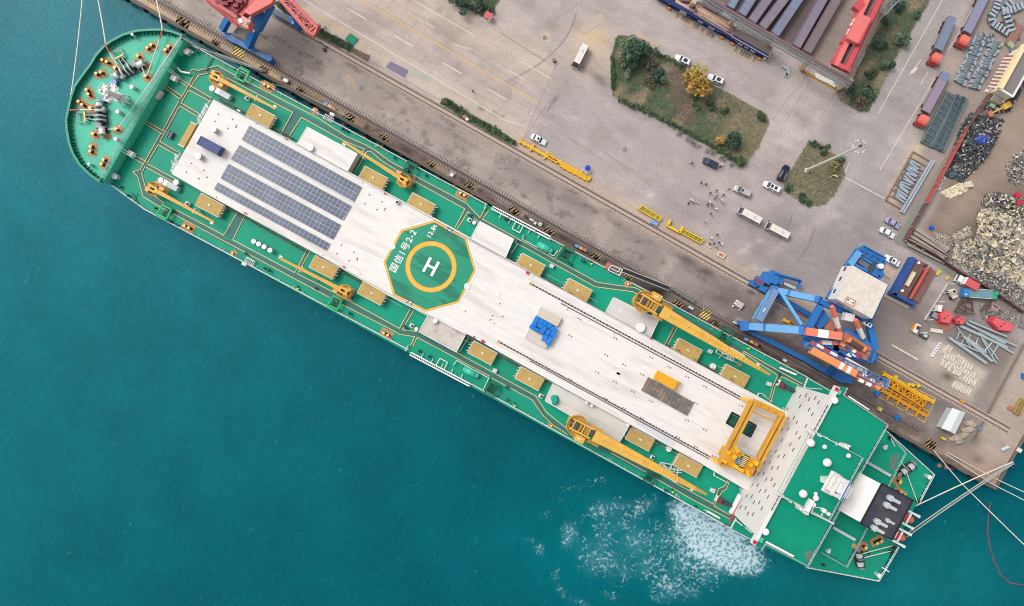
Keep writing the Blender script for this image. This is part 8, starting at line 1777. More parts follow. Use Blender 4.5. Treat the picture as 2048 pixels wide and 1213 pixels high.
for i in range(17):
	t = i/16; q = W(1826-32*t+R.uniform(-2, 2)+4, 327+72*t, .5); rz = QA+radians(R.uniform(-12, 8))
	if pr is None:
		pr = thing('pipe_section', 'grey pipe section lying across the rusty rack', 'pipe', tuple(q), rz, 'grey pipe sections on the rack'); b = MB(STEELP); b.tube((-1.6, 0, 0), (1.6, 0, 0), .3, n=10); build(b, 'barrel', pr, local=True); b = MB(STEELG); b.tube((-1.75, 0, 0), (-1.5, 0, 0), .38, n=10); b.tube((1.5, 0, 0), (1.7, 0, 0), .36, n=10); build(b, 'flange', pr, local=True)
	else: dup(pr, q, rz, 'grey pipe section lying across the rusty rack', 'pipe', scale=(.8+.5*R.random(), 1, 1))
b = MB(STEELP); b.bar(W(1868, 322, .5), W(1806, 427, .5), .55, .5); b.bar(W(1863, 321, .5), W(1801, 425, .5), .5, .5); tag(build(b, 'steel_beam'), 'pair of welded long blue grey beams beside the pipe rack', 'beam')
for (p, q, w, m, lb) in (((1903, 188), (1851, 290), 2.9, STEELG, 'widest grey green mould channel in the row above the pipe rack'), ((1920, 192), (1870, 298), 1.7, mat('steel_teal_grey', (92, 110, 120), .6, var=.15), 'narrow dark mould channel in the middle of the row'), ((1930, 196), (1881, 303), 1.2, STEELG, 'thin grey mould channel next to the fence')):
	a, e = W(*p, .4), W(*q, .4); t = thing('mould_channel', lb, 'steel channel', tuple((a+e)/2), 0, 'steel mould channels'); d = (e-a).normalized(); nn = Vector((-d.y, d.x, 0))*w/2
	b = MB(mat('channel_floor', (84, 98, 100), .7, var=.15)); b.bar(a, e, w, .2); build(b, 'web', t); b = MB(m); b.bar(a+nn, e+nn, .35, 1.2); b.bar(a-nn, e-nn, .35, 1.2)
	for i in range(9): k = a.lerp(e, (i+.3)/9); b.bar(k-nn, k+nn+d*.5, .22, .9)
	build(b, 'flange', t)
fw = thing('yard_wall', 'long scrap yard wall, brick red along its middle, with leaning white posts', 'wall', tuple(W(1880, 340)), 0)
WP = [(2010, 130), (1975, 190), (1925, 262), (1905, 300), (1847, 409), (1806, 480), (1860, 508), (1918, 548), (1975, 580), (2040, 625)]; FW = PX(WP, 0)
b = MB(mat('wall_dark_brick', (112, 84, 82), .85, var=.15))
for i in (0, 1, 4, 5, 6, 7, 8): a, e = FW[i], FW[i+1]; b.bar(a+Vector((0, 0, 1.1)), e+Vector((0, 0, 1.1)), .3, 2.2)
build(b, 'wall', fw); b = MB(mat('wall_brick_red', (178, 88, 84), .8, var=.12))
for i in (2, 3): a, e = FW[i], FW[i+1]; b.bar(a+Vector((0, 0, 1.2)), e+Vector((0, 0, 1.2)), .34, 2.4)
build(b, 'wall', fw); b = MB(mat('kerb_grey_green', (138, 140, 128), .85, var=.1)); b.prism(PX([(1918, 268), (1926, 262), (1810, 474), (1796, 490), (1788, 484)], .1), .0, .12); b.prism(PX([(1796, 488), (1806, 482), (1918, 548), (1912, 553)], .1), .0, .1); build(b, 'footing', fw)
b = MB(mat('post_pale', (206, 200, 188), .7))
for i in range(18):
	t = i/18*6; k = int(t); a = FW[k].lerp(FW[k+1], t-k); a.z = 0; c = Vector((-1.0, .15, 2.9)) if k < 5 else Vector((-.6, -.5, 2.6)); b.bar(a+c*.2, a+c, .16)
for c in ((1895, 568), (1882, 586), (1871, 604), (1858, 622), (1849, 640)): q = W(*c); b.bar(q, q+Vector((.1, 0, 2.0)), .18); b.bar(q+Vector((0, 0, 1.8)), q+Vector((1.6, .2, 1.9)), .16)
b.bar(W(1895, 568, .2), W(1849, 640, .2), .35, .4); build(b, 'post', fw)
def heap(name, poly, hgt, n, mats, lb, sz=(.3, 1.2), flat=.5, kind='stuff'):
	xs, ys = [p[0] for p in poly], [p[1] for p in poly]; cx, cy = sum(xs)/len(xs), sum(ys)/len(ys); b = MB(mats[0])
	b.prism(PX(poly, 0), .0, .12, [W(cx+(x-cx)*.8, cy+(y-cy)*.8) for x, y in poly])
	k = 0
	while k < n:
		x, y = R.uniform(min(xs), max(xs)), R.uniform(min(ys), max(ys))
		if not inpoly(x, y, poly): continue
		k += 1; rr = min(1, hypot((x-cx)/(max(xs)-min(xs)), (y-cy)/(max(ys)-min(ys)))*2); z = hgt*(1-rr)*R.uniform(.2, 1)+.1
		q = W(x, y, z); L_, w = R.uniform(*sz), R.uniform(*sz)*flat; a = Vector((R.gauss(0, 1), R.gauss(0, 1), R.gauss(0, .35))).normalized(); e = a.cross(Vector((R.gauss(0, .35), R.gauss(0, .35), 1))).normalized(); u = a.cross(e)
		b.use(R.choice(mats)); vs = [q+a*L_*s0+e*w*s1+u*.05*s2 for s0 in (-.5, .5) for s1 in (-.5, .5) for s2 in (-1, 1)]
		b.add(vs, [(0, 1, 3, 2), (4, 6, 7, 5), (0, 4, 5, 1), (2, 3, 7, 6), (0, 2, 6, 4), (1, 5, 7, 3)])
	return tag(build(b, name, kind=kind), lb, 'scrap heap')
SM = lambda n, c: mat('scrap_'+n, c, .75, var=.2, scale=1.5)
DK = [SM('black', (66, 70, 76)), SM('slate', (92, 100, 108)), SM('dark', (78, 78, 82)), SM('rust', (122, 98, 88)), SM('teal', (78, 96, 98)), SM('pale', (204, 200, 192)), SM('dark', (78, 78, 82)), SM('black', (66, 70, 76))]
BG = [SM('cream', (230, 214, 176)), SM('beige', (206, 190, 164)), SM('stone', (178, 166, 150)), SM('grey', (140, 134, 128)), SM('tan', (216, 198, 158)), SM('ash', (158, 152, 144)), SM('dark2', (96, 94, 92)), SM('pale', (214, 208, 198))]
GY = [SM('grey', (128, 124, 118)), SM('slate2', (104, 108, 112)), SM('ash', (150, 146, 138)), SM('pale', (204, 200, 192)), SM('dark2', (76, 78, 78)), SM('stone', (172, 158, 138))]
heap('scrap_heap', [(1888, 352), (1921, 257), (1941, 226), (2008, 240), (1996, 275), (1972, 318), (1925, 366)], 2.6, 1500, DK, 'dark heap of tangled scrap inside the brick red wall', (.3, 1.5), .25)
heap('scrap_heap', [(1938, 288), (1962, 266), (1982, 262), (1976, 286), (1950, 294)], 4.2, 300, [SM('blue', (60, 96, 212)), SM('pale_blue', (120, 150, 226)), SM('blue', (60, 96, 212))], 'patch of bright blue plastic scrap on the dark heap', (.2, .5), .8)
heap('scrap_heap', [(1957, 420), (1984, 416), (2040, 443), (2075, 520), (2075, 590), (1990, 552), (1905, 515), (1912, 488), (1955, 474)], 3.5, 2600, BG, 'big heap of cream and beige broken boards', (.3, 1.5), .6)
heap('scrap_heap', [(1905, 512), (1990, 548), (2075, 585), (2075, 640), (2036, 622), (1960, 566), (1895, 528)], 1.6, 900, GY, 'grey rubble slope between the beige heap and the dark wall', (.25, .8), .7)
heap('scrap_heap', [(1960, 408), (1972, 388), (2000, 384), (2050, 400), (2050, 440), (1985, 420)], 2.2, 420, DK[1:4]+GY+BG[:1], 'mixed grey and cream scrap heap near the red drums', (.3, 1.2), .5)
heap('scrap_heap', [(2010, 335), (2026, 312), (2060, 290), (2060, 372), (2020, 366)], 2, 300, GY, 'grey metal scrap heap at the edge of the dirt lane', (.3, 1.0), .6)
heap('scrap_heap', [(1868, 464), (1900, 476), (1936, 452), (1944, 470), (1905, 490), (1895, 505), (1880, 490)], 1, 260, BG[1:4], 'thin strip of splintered timber beside the poles', (.3, 1.6), .25)
heap('scrap_heap', [(1960, 612), (1975, 610), (2048, 632), (2048, 660), (1990, 640), (1960, 640)], .8, 260, GY, 'low spread of grey metal scrap beside the red box body', (.2, .9), .3)
heap('scrap_heap', [(1880, 385), (1915, 368), (1945, 362), (1935, 382), (1900, 398)], .4, 60, BG[:2]+[WPAINT], 'scatter of pale debris below the dark heap', (.3, 1.1), .5)
heap('scrap_heap', [(2010, 214), (2050, 150), (2050, 170), (2020, 222), (1985, 230), (1965, 215)], 1, 220, DK, 'dark scrap strip behind the cream building', (.3, 1.2), .4)
pl = None
for i in range(15):
	t = i/14; a, e = (1827-17*t+R.uniform(-2, 2), 449+38*t), (1900-11*t+R.uniform(-3, 3), 500+27*t+R.uniform(-3, 3)); c = W((a[0]+e[0])/2, (a[1]+e[1])/2, .3+.3*(i % 3)); rz = ang(a, e)
	if pl is None: pl = thing('steel_pole', 'long grey brown pole in the pile against the scrap yard wall', 'pole', tuple(c), rz, 'pile of long poles'); b = MB(mat('pole_grey', (182, 170, 160), .75, var=.15)); b.tube((-6.2, 0, 0), (6.2, 0, 0), .24, .2, 8); build(b, 'shaft', pl, local=True); b = MB(DGREY); b.tube((6.15, 0, 0), (6.3, 0, 0), .26, n=8); build(b, 'end_cap', pl, local=True)
	else: dup(pl, c, rz, 'long grey brown pole in the pile against the scrap yard wall', 'pole', scale=(.85+.2*R.random(), 1, 1))
for i, (px, lb) in enumerate((((1884, 357), 'topmost of three pale coiled rings by the red wall'), ((1879, 367), 'middle one of three pale coiled rings by the red wall'), ((1875, 376), 'lowest of three pale coiled rings by the red wall'), ((1961, 298), 'pale ring lying below the blue plastic patch'))):
	q = W(*px); b = MB(mat('coil_cream', (212, 204, 190), .7, var=.1)); b.lathe(tuple(q), [(.25, .05), (.3, .5), (.7, .5), (.75, .05), (.25, .05)], 14); o = tag(build(b, 'coil'), lb, 'coil', 'coiled rings in the scrap yard')
for px, r, c, lb in (((1862, 456), .6, (30, 96, 214), 'blue barrel lid on the dirt of the scrap yard'), ((1901, 351), .9, (74, 100, 104), 'dark round tank end on the tip of the dark heap'), ((1752, 787), .75, (42, 118, 200), 'blue round float beside the tip of the orange jib'), ((1793, 836), .8, (38, 112, 196), 'blue round float on the quay edge by the bridge'), ((1957, 858), .5, (120, 136, 170), 'faded blue patch lid on the pale quay road')):
	q = W(*px); b = MB(mat('drum_%d_%d' % (c[0], c[2]), c, .5, var=.1)); b.cyl(tuple(q), r, .6, 14); b.cyl((q.x, q.y, .6), r*.9, .06, 14); b.bar(q+Vector((-r, 0, .7)), q+Vector((r, 0, .7)), .12); tag(build(b, 'drum'), lb, 'drum')
cb = thing('building', 'cream parapet building with a flat grey roof and a rusty striped awning', 'building', tuple(W(2025, 150)), 0)
RF = PX([(1998, 179), (2024, 195), (2072, 110), (2046, 92)], 5); b = MB(mat('wall_cream', (236, 222, 194), .7, var=.05)); b.prism(RF, 0, 4.9); build(b, 'wall', cb); b = MB(GREYROOF); c_ = sum(RF, Vector((0, 0, 0)))/4; b.prism([c_+(q-c_)*.98 for q in RF], 4.9, 5.0); build(b, 'roof', cb)
b = MB(mat('parapet_yellow', (242, 218, 168), .7, var=.05)); b.bar(RF[3]+Vector((0, 0, .3)), RF[0]+Vector((0, 0, .3)), 1.3, .9); b.use(WPAINT); b.bar(RF[0]+Vector((0, 0, .2)), RF[1]+Vector((0, 0, .2)), .5, .6); b.bar(RF[1]+Vector((0, 0, .2)), RF[2]+Vector((0, 0, .2)), .4, .5); build(b, 'parapet', cb)
b = MB(mat('porch_grey', (140, 134, 130), .8)); b.prism(PX([(1984, 196), (2000, 184), (2014, 195), (2004, 204)], 2.6), 2.4, 2.6); b.use(mat('wall_cream', (236, 222, 194), .7)); b.prism(PX([(1982, 198), (1998, 184), (2014, 196), (2008, 206)], 2.3), 0, 2.3); build(b, 'porch', cb)
AW = PX([(1976, 174), (1998, 177), (2032, 111), (2010, 111)], 3)
for i in range(18):
	b = MB(mat('awning_rust', (150, 112, 96), .8, var=.2) if i % 2 else mat('awning_white', (214, 204, 196), .8, var=.1)); t0, t1 = i/18, (i+.97)/18; p = [AW[0].lerp(AW[3], t0), AW[1].lerp(AW[2], t0), AW[1].lerp(AW[2], t1), AW[0].lerp(AW[3], t1)]
	if i == 0: aw = b
	aw.use(b.mats[0]); aw.prism(p, 2.85, 2.95)
build(aw, 'awning', cb)
b = MB(mat('plank_red_brown', (150, 112, 100), .8, var=.15)); b.bar(W(2040, 50, .6), W(2017, 92, .6), 2.4, .3); tag(build(b, 'plank_deck'), 'red brown plank ramp between the steel racks and the cream building', 'ramp')
for px, s, m, lb in (((2018, 92), (1.8, 1.3, .8), mat('tarp_sage', (160, 172, 140), .8, var=.1), 'sage green tarpaulin box beside the red brown ramp'), ((2024, 102), (1.8, 1.2, .7), STEELG, 'grey green box beside the cream building awning'), ((1972, 183), (.8, .8, .6), WPAINT, 'white carton near the porch of the cream building'), ((1981, 213), (1.5, 1.0, .8), mat('tank_pale_green', (150, 180, 160), .6), 'pale green tank behind the cream building'), ((2032, 392), (1.4, 1.1, 1), RED, 'upper red drum box on the mixed scrap heap'), ((2033, 407), (1.3, 1.2, 1.1), RED, 'lower red drum box on the mixed scrap heap'), ((1935, 372), (2.4, 1.0, .6), mat('slab_cream', (206, 196, 182), .7), 'pale broken slab at the tip of the dark heap'), ((2046, 752), (1.3, 1.5, .8), DRUM, 'blue box at the edge of the pale quay road')):
	simple_box('crate', lb, 'box', px, s, m, rz=R.uniform(-.8, .2))
ex = thing('excavator', 'small yellow excavator with a rusty bucket in the scrap lane', 'excavator', tuple(W(1995, 220)), radians(28)); b = MB(DGREY)
for s in (-.8, .8): b.box((1.6, s, 0), (2.6, .5, .7))
build(b, 'track', ex, local=True); b = MB(mat('digger_yellow', (232, 184, 86), .5, var=.1)); b.box((1.7, 0, .7), (2.2, 1.7, 1.2)); build(b, 'body', ex, local=True); b = MB(mat('digger_yellow', (232, 184, 86), .5)); b.bar((.8, 0, 1.6), (-1.4, 0, 2.4), .4); b.bar((-1.4, 0, 2.4), (-2.6, 0, .9), .35); build(b, 'boom', ex, local=True); b = MB(RUSTO); b.box((-3.0, 0, .3), (1.3, 1.6, .9)); build(b, 'bucket', ex, local=True)
hu = thing('hut', 'blue walled open hut with brown decks and a red inner wall on a grey plinth', 'hut', tuple(W(1825, 560)), 0)
def pr_(nm, m, pts, z0, z1): b = MB(m); b.prism(PX(pts, z1), z0, z1); return build(b, nm, hu)
pr_('plinth', mat('plinth_grey', (176, 166, 156), .85, var=.1), [(1815, 510), (1824, 516), (1772, 590), (1820, 612), (1815, 618), (1760, 590)], .02, .3); pr_('forecourt', mat('plinth_tan', (196, 170, 148), .85, var=.1), [(1766, 528), (1795, 543), (1785, 560), (1755, 544)], .02, .25)
pr_('deck', BROWNROOF, [(1834, 520), (1857, 530), (1818, 602), (1794, 590)], .1, 2.0); pr_('deck', mat('deck_red_brown', (134, 96, 88), .8, var=.12), [(1862, 535), (1872, 545), (1838, 606), (1820, 598)], .1, 1.2)
for pts in ([(1825, 514), (1834, 518), (1793, 592), (1784, 588)], [(1784, 588), (1790, 586), (1834, 606), (1830, 613)]): pr_('blue_wall', mat('hut_blue', (44, 82, 150), .6, var=.15), pts, 0, 2.6)
b = MB(mat('hut_red', (212, 92, 82), .6, var=.08)); b.bar(W(1854, 536, 2.2), W(1818, 598, 2.2), .5, 1.6); build(b, 'red_wall', hu); b = MB(BLACK); b.prism(PX([(1845, 532), (1856, 530), (1849, 536)], 2.1), 2.01, 2.1); b.bar(W(1848, 542, 2.1), W(1816, 596, 2.1), .7, .1); build(b, 'gap', hu)
b = MB(mat('hut_cream_box', (226, 210, 176), .6)); b.bar(W(1828, 545, 2.4), W(1813, 572, 2.4), 1.0, .7); build(b, 'roof_box', hu); b = MB(WPAINT)
for px in ((1838, 526), (1805, 582)): q = W(*px, 2.5); b.box((q.x, q.y, 2.0), (.7, .7, .5), .3)
build(b, 'white_unit', hu)
for px, s, lb in (((1875, 546), (1.6, .9, .4), 'yellow pallet lying beside the red brown deck, larger one'), ((1893, 556), (1.1, .8, .4), 'yellow pallet near the white posts, smaller one')): simple_box('pallet', lb, 'pallet', px, s, mat('pallet_yellow', (214, 182, 92), .7, var=.15), rz=.7)
bt = thing('box_truck', 'red box truck with a white cab parked against the dark wall', 'truck', tuple(W(1925, 566)), QA); RB_ = mat('box_red', (212, 92, 98), .5, var=.05)
b = MB(RB_); b.box((1.0, 0, .8), (3.9, 2.2, 2.2)); build(b, 'box_body', bt, local=True); b = MB(WPAINT); b.box((-2.1, 0, .5), (1.5, 2.0, 1.7), 0, (.8, .9)); b.box((-1.05, 0, .9), (.18, 2.22, 2.15)); b.box((1.0, -1.12, .8), (3.7, .05, .5)); build(b, 'cab', bt, local=True); b = MB(GLASS); b.box((-2.7, 0, 1.3), (.3, 1.7, .6)); build(b, 'windscreen', bt, local=True)
for x in (-2.1, 2.0):
	for s in (-1, 1): b = MB(TYRE); b.tube((x, s*.8, .45), (x, s*1.05, .45), .45, n=12); build(b, 'wheel', bt, local=True)
ft = thing('tipper_truck', 'teal bodied truck with a blue cab and a green tailgate', 'truck', tuple(W(1950, 588)), radians(-4)); b = MB(mat('tipper_teal', (110, 150, 156), .6, var=.1)); b.box((.3, 0, .8), (6.4, 2.4, 1.3)); b.use(LGREY); b.bar((-2.9, 1.2, 2.15), (3.5, 1.2, 2.15), .16); b.bar((-2.9, -1.2, 2.15), (3.5, -1.2, 2.15), .16); build(b, 'tipper_body', ft, local=True)
b = MB(mat('cab_blue', (60, 136, 196), .4, var=.1)); b.box((-3.9, 0, .5), (1.6, 2.3, 1.9)); b.use(WPAINT); b.box((-4.1, -.5, 2.4), (.5, .4, .1)); build(b, 'cab', ft, local=True); b = MB(mat('tail_green', (40, 176, 132), .5, var=.12)); b.box((4.2, 0, .6), (1.5, 2.3, 1.4)); b.box((4.5, .3, 2.0), (.8, .9, .4)); build(b, 'tailgate', ft, local=True)
for x in (-3.6, 1.6, 2.9):
	for s in (-1, 1): b = MB(TYRE); b.tube((x, s*.9, .5), (x, s*1.2, .5), .5, n=12); build(b, 'wheel', ft, local=True)
lo = thing('loader', 'small white cabbed loader behind the white posts', 'loader', tuple(W(1900, 588)), radians(-60)); b = MB(mat('loader_cream', (226, 218, 190), .5)); b.box((0, 0, .5), (2.6, 1.4, 1.0)); build(b, 'body', lo, local=True); b = MB(WPAINT); b.box((-.7, 0, 1.5), (1.1, 1.2, .9)); b.use(WINDOW); b.box((-.7, 0, 2.41), (.8, .9, .05)); build(b, 'cab', lo, local=True)
for x in (-.9, 1.0):
	for s in (-1, 1): b = MB(TYRE); b.tube((x, s*.7, .5), (x, s*1.0, .5), .5, n=12); build(b, 'wheel', lo, local=True)
REDM = mat('machine_red', (206, 66, 80), .5, var=.1)
for pts, z, rz, lb in (([(1880, 630), (1893, 620), (1908, 630), (1900, 648), (1884, 646)], 2.4, 0, 'large red angular hopper at the end of the truss bundle'), ([(1912, 640), (1924, 633), (1932, 640), (1926, 650), (1914, 648)], 1.8, 0, 'smaller red hopper between the large one and the tubes'), ([(1983, 644), (1992, 634), (2030, 650), (2024, 664), (2000, 662)], 2.0, 0, 'red box body lying beyond the truss bundle')):
	P = PX(pts, z); c_ = sum(P, Vector((0, 0, 0)))/len(P); t = thing('hopper', lb, 'hopper', (c_.x, c_.y, 0), 0, 'red hoppers of the yard corner'); b = MB(REDM); b.prism([c_+(q-c_)*1.1 for q in P], .1, z*.7, P); build(b, 'body', t); b = MB(mat('machine_pale_red', (226, 98, 104), .5)); b.prism([c_+(q-c_)*.9 for q in P], z*.7+.01, z); b.use(BLACK); b.box((c_.x+.3, c_.y+.4, z), (.3, .3, .05)); b.box((c_.x-.6, c_.y-.3, z), (.5, .4, .05)); build(b, 'lid', t)
b = MB(mat('frame_dull_orange', (176, 116, 96), .8)); b.prism(PX([(1870, 646), (1880, 636), (1912, 652), (1890, 664)], .3), .02, .3); tag(build(b, 'skid'), 'dull orange skid under the large red hopper', 'skid')
b = MB(mat('frame_dark_rust', (104, 80, 70), .8, var=.2))
for p, q in (((1922, 600), (1910, 624)), ((1910, 624), (1950, 628)), ((1922, 600), (1944, 604)), ((1944, 604), (1946, 624)), ((1920, 608), (1944, 620)), ((1918, 616), (1932, 624)), ((1932, 614), (1932, 625)), ((1946, 598), (1925, 606)), ((1975, 604), (1962, 624)), ((1984, 600), (1972, 622))): b.bar(W(*p, 1), W(*q, 1), .3, .4)
tag(build(b, 'welded_frame'), 'dark rusty welded frame lying below the teal truck', 'frame')
b = MB(mat('frame_pink', (200, 164, 160), .7))
for p, q in (((1983, 608), (1990, 622)), ((1990, 622), (2000, 616)), ((2000, 616), (1984, 606)), ((1980, 618), (1994, 624)), ((1985, 612), (1982, 622))): b.bar(W(*p, .6), W(*q, .6), .2, .3)
tag(build(b, 'welded_frame'), 'small pinkish triangular frame among the grey scrap', 'frame')
TG = mat('tube_pale_grey', (172, 186, 190), .5, var=.08)
tubes = [((1370, 60), (1850, 280), .42), ((1430, 30), (1830, 240), .36), ((1460, 10), (1850, 170), .3), ((1480, 60), (1945, 265), .26), ((1560, 130), (1915, 340), .3), ((1255, 175), (1640, 440), .42), ((1400, 160), (1700, 420), .42), ((1440, 180), (1640, 330), .3), ((1290, 200), (1560, 320), .26),
         ((1345, 70), (1480, 270), .16), ((1590, 180), (1740, 440), .2), ((1610, 190), (1760, 400), .18), ((1370, 120), (1340, 200), .16), ((1480, 150), (1440, 230), .16), ((1560, 180), (1530, 260), .16), ((1700, 230), (1600, 340), .2), ((1760, 260), (1690, 370), .2), ((1410, 200), (1380, 260), .14), ((1520, 230), (1560, 250), .14)]
for i, (p, q, r) in enumerate(tubes):
	b = MB(TG); a, e = W(*C8(*p, 1648, 640), .5+.12*(i % 4)), W(*C8(*q, 1648, 640), .5+.12*(i % 4)); b.tube(a, e, r, n=10); b.use(GREY); b.tube(a-(e-a).normalized()*.03, a+(e-a).normalized()*.1, r*1.1, n=10)
	tag(build(b, 'steel_tube'), 'thin pale grey brace tube of the dismantled truss bundle' if r < .21 else 'thick pale grey tube of the dismantled truss bundle', 'tube', 'thin tubes of the truss bundle' if r < .21 else 'thick tubes of the truss bundle')
cp_ = None; ca = ang((0, 0), (-10, 24))
BL = [(1888, 700, .1), (1893, 697, -.1), (1899, 700, -.2), (1889, 712, .3), (1885, 724, .1), (1890, 730, .2), (1897, 736, .3)]+[(1895+i*5.2, 712+i*3.0+(i % 2), .05) for i in range(5)]+[(1897+i*5.4, 726+i*3.0, -.05) for i in range(10)]+[(1908+i*5.2, 741+i*2.6, .02) for i in range(4)]+[(1922+i*5.2, 752+i*2.6, .05) for i in range(6)]+[(1907+i*5, 769+i*2.6, -.05) for i in range(7)]+[(1914+i*5.2, 716+i*4, 0) for i in range(6)]
for x, y, dr in BL:
	q = W(x, y)
	if cp_ is None: cp_ = thing('concrete_beam', 'short pale concrete beam laid out in the rows on the light slab', 'concrete beam', tuple(q), ca, 'rows of concrete beams'); b = MB(CONC); b.box((0, 0, 0), (2.1, .55, .45)); build(b, 'body', cp_, local=True); b = MB(mat('beam_hole', (120, 112, 104), .8)); b.box((.7, 0, .45), (.14, .2, .02)); b.box((-.7, 0, .45), (.14, .2, .02)); build(b, 'lifting_eye', cp_, local=True)
	else: dup(cp_, q, ca+dr+R.uniform(-.04, .04), 'short pale concrete beam laid out in the rows on the light slab', 'concrete beam', scale=(.9+.25*R.random(), 1, 1))
for i in range(4): q = W(1789+i*13.2, 694+i*7.4); dup(cp_, q, QA, ('first', 'second', 'third', 'last')[i]+' pale kerb beam in the line of four on the open dock', 'concrete beam', scale=(1.0, .9, .7))
b = MB(WPAINT); P = PX([(1879, 685), (1883.5, 688), (1867, 715.5), (1861, 712)], .3); b.prism(P, .02, .3); b.use(DGREY); a, e = (P[0]+P[1])/2, (P[2]+P[3])/2
for i in range(5):
	k = a.lerp(e, .1+.18*i); d = (e-a).normalized(); nn = Vector((-d.y, d.x, 0))
	for j in (-.25, 0, .25): b.bar(k+nn*j-d*.22+Vector((0, 0, .02)), k+nn*j+d*.22+Vector((0, 0, .02)), .06, .03)
	b.bar(k-nn*.3+Vector((0, 0, .02)), k+nn*.3+Vector((0, 0, .02)), .06, .03)
tag(build(b, 'sign_board'), 'long white sign board with a row of dark characters lying on the light slab', 'sign board')
spreader((1765, 747), (1866, 804), 0, 'longest bright yellow spreader beam beside the orange jib tip', YEL, .8, .9, 4, 1.2, g='lifting frames beside the harbour crane')
spreader((1762, 780), (1852, 832), 1, 'orange yellow cross armed lifting beam on the seaward side of the frames', YELO, .7, .8, 9, 2.4, g='lifting frames beside the harbour crane')
spreader((1768, 775), (1855, 823), 0, 'slim orange lifting beam between the cross armed one and the ladder frame', YELO, .5, .45, 2, .9, g='lifting frames beside the harbour crane')
lf = thing('lifting_frame', 'orange ladder shaped lifting frame with square openings', 'lifting frame', tuple(W(1815, 790)), 0, 'lifting frames beside the harbour crane'); b = MB(YELO); b.truss(W(1778, 765, 1), W(1848, 808, 1), 2.0, .8, 7, .28); build(b, 'frame', lf); b = MB(YEL)
for px in ((1791, 774), (1829, 795)):
	q = W(*px, 1.3); d = 1.0
	for s in (-1, 1): b.bar(q+Vector((s*.7, -.7, 0)), q+Vector((s*.7, .7, 0)), .3); b.bar(q+Vector((-.7, s*.7, 0)), q+Vector((.7, s*.7, 0)), .3)
build(b, 'socket', lf); b = MB(YELD)
for px in ((1814, 769), (1822, 770), (1833, 771), (1788, 754)): q = W(*px); b.box((q.x, q.y, 0), (.9, .8, 1.1), R.random())
tag(build(b, 'winch_unit'), 'cluster of dull yellow winch parts behind the bright yellow beam', 'winch'); b = MB(YROAD); b.ribbon(PX([(1762, 742), (1872, 798), (1849, 845), (1757, 794)], 0), .2, .013); build(b, 'road_line_yellow', kind='structure')
simple_box('bin', 'yellow plastic bin on the quay edge between the two blue floats', 'bin', (1757, 818), (1.0, 1.0, 1.0), mat('bin_yellow', (214, 192, 92), .6), rz=QA)
ws = thing('shed', 'white ridged metal shed near the end of the quay', 'shed', tuple(W(1903, 846)), 0); P = PX([(1905, 818), (1930, 826), (1910, 868), (1884, 856)], 2.6); b = MB(LGREY); b.prism(P, 0, 2.5); build(b, 'wall', ws)
m0, m1 = (P[0]+P[1])/2+Vector((0, 0, .6)), (P[2]+P[3])/2+Vector((0, 0, .6)); b = MB(mat('shed_white_roof', (222, 224, 224), .5, var=.04)); c_ = sum(P, Vector((0, 0, 0)))/4; E = [c_+(q-c_)*1.06-Vector((0, 0, .05)) for q in P]; b.add([E[0], E[1], E[2], E[3], m0, m1, P[0], P[1]], [(0, 3, 5, 4), (4, 5, 2, 1), (0, 4, 1), (2, 5, 3)]); build(b, 'roof', ws)
STN = mat('armour_stone', (184, 166, 146), .9, var=.18, scale=.8, bump=.4, dirt=(120, 106, 94), damt=.6, dscale=.4)
for i, (px, s) in enumerate((((1937, 846), 1.2), ((1944, 850), 1.0), ((1936, 859), 1.3), ((1927, 861), .9), ((1911, 876), 1.4), ((1922, 872), 1.1), ((1904, 878), 1.0), ((1917, 882), 1.2), ((1929, 868), .9))):
	q = W(*px); b = MB(STN); vs = []; n = 8
	for z, r in ((0, 1), (.45, 1.05), (.8, .6)):
		for k in range(n): a = 2*pi*k/n; rr = s*r*R.uniform(.75, 1.15); vs.append((q.x+rr*cos(a)*1.2, q.y+rr*sin(a)*.75, z*s))
	b.add(vs, [(j*n+k, j*n+(k+1) % n, (j+1)*n+(k+1) % n, (j+1)*n+k) for j in range(2) for k in range(n)]+[tuple(range(2*n, 3*n))]); tag(build(b, 'boulder'), 'pale armour stone heaped beside the white ridged shed', 'boulder', 'armour stones by the white shed')
for i in range(7): q = W(1888+i*1.4, 846-i*4.0); dup(cp_, q, 0.3, 'short timber like beam in the row leaning by the white shed', 'concrete beam', scale=(.7, .6, .7))
lo2 = thing('utility_cart', 'small orange and white utility vehicle near the white posts', 'utility vehicle', tuple(W(1828, 657)), radians(60)); b = MB(WPAINT); b.box((0, 0, .4), (2.6, 1.3, 1.0)); build(b, 'body', lo2, local=True); b = MB(mat('cart_orange', (240, 156, 60), .5)); b.box((0, .75, .3), (2.4, .3, 1.0)); b.use(DGREY); b.box((.3, -.1, 1.4), (.9, .8, .4)); build(b, 'side_panel', lo2, local=True)
for x in (-.9, .9): b = MB(TYRE); b.tube((x, -.6, .3), (x, .7, .3), .3, n=10); build(b, 'wheel', lo2, local=True)
b = MB(DGREY); q = W(1846, 672); b.box((q.x, q.y, 0), (2.4, 1.4, .6), QA); b.use(LGREY); b.box((q.x+.2, q.y, .6), (1.0, .8, .4), QA); b.tube(q+Vector((-1, .8, .3)), q+Vector((1, .8, .3)), .35, n=10); tag(build(b, 'generator'), 'grey generator set beside the orange utility vehicle', 'generator')
simple_box('cabinet', 'white cabinet next to the white posts by the large red hopper', 'cabinet', (1873, 617), (1.0, 1.8, 1.6), WPAINT, rz=-.2); simple_box('cabinet', 'blue and grey compressor beside the large red hopper', 'compressor', (1866, 631), (1.7, 1.5, 1.1), NAVYBOX, rz=-.5, top=GREY); simple_box('slab', 'long pale stone slab beside the dull orange skid', 'slab', (1872, 662), (3.3, 1.0, .3), CONC, rz=-.15)
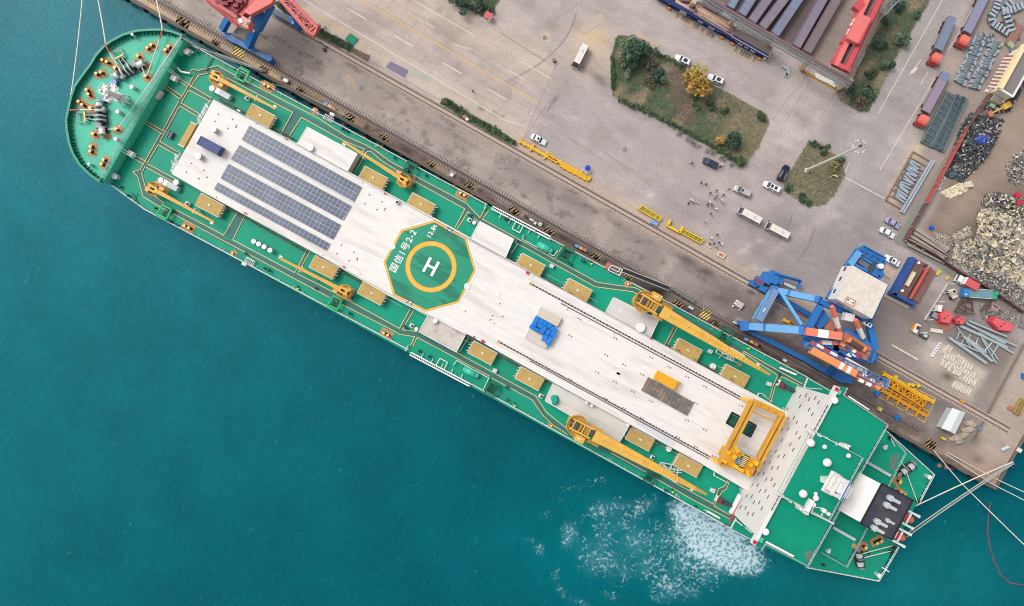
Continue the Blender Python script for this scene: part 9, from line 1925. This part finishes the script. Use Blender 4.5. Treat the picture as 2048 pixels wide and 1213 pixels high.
b = MB(LGREY); q = W(2007, 897); b.tube(q+Vector((-1, -.4, .5)), q+Vector((1, .5, .5)), .5, n=12); tag(build(b, 'drum'), 'pale grey cylinder lying on the quay head near the corner', 'drum')
q = W(2023, 930); b = MB(DRUM); b.cyl(tuple(q), .7, .8, 12); b.use(BLACK); b.cyl((q.x, q.y, .8), .45, .4, 12); o = tag(build(b, 'quay_bollard'), 'blue bollard at the very corner of the quay taking the stern lines', 'bollard')
simple_box('pallet', 'pale crate on the quay head near the blue corner bollard', 'pallet', (2036, 900), (1.2, 1.1, .6), CONC); simple_box('winch_unit', 'small yellow winch at the seaward edge near the armour stones', 'winch', (1885, 877), (1.1, .6, .6), YEL, rz=QA); simple_box('winch_unit', 'small yellow trolley at the corner of the light slab', 'trolley', (1923, 803), (1.2, .6, .5), YELO, rz=QA)
b = MB(mat('rack_old_yellow', (176, 146, 84), .8, var=.2)); b.truss(W(2046, 800, .6), W(2032, 828, .6), 1.6, .6, 8, .2); b.use(RUSTO); q = W(2018, 816); b.box((q.x, q.y, 0), (1.2, .8, .6), .3); b.bar(W(2020, 817, .4), W(2034, 828, .4), .6, .3); tag(build(b, 'conveyor'), 'old rusty yellow conveyor at the edge of the pale quay road', 'conveyor')
for px, r, lb in (((1879, 931), .75, 'pinkish ball fender floating off the quay, single one'), ((1893, 935), .7, 'pinkish ball fender floating in the pair off the quay, western one'), ((1902, 937), .6, 'pinkish ball fender floating in the pair off the quay, eastern one')):
	q = W(*px, WZ); b = MB(mat('fender_pink', (176, 128, 116), .7, var=.15)); b.lathe(tuple(q), [(.01, -r), (r*.8, -r*.5), (r, 0), (r*.8, r*.5), (.3, r*.9), (.01, r)], 14); b.cyl((q.x, q.y, WZ+r*.85), .12, .2, 6); tag(build(b, 'fender', smooth=False), lb, 'fender', 'ball fenders in the water')
b = MB(mat('boom_red', (150, 74, 82), .7, var=.2)); pts = [(1981, 1005), (1977, 1030), (1975, 1065), (1980, 1095), (1989, 1125), (2002, 1150), (2020, 1166), (2052, 1172)]
for a, e in zip(pts, pts[1:]):
	n = 6
	for i in range(n): p0, p1 = W(*a, WZ+.02).lerp(W(*e, WZ+.02), i/n), W(*a, WZ+.02).lerp(W(*e, WZ+.02), (i+.8)/n); b.tube(p0, p1, .16, n=6)
tag(build(b, 'floating_boom'), 'thin red floating boom curving across the water off the stern', 'floating boom')
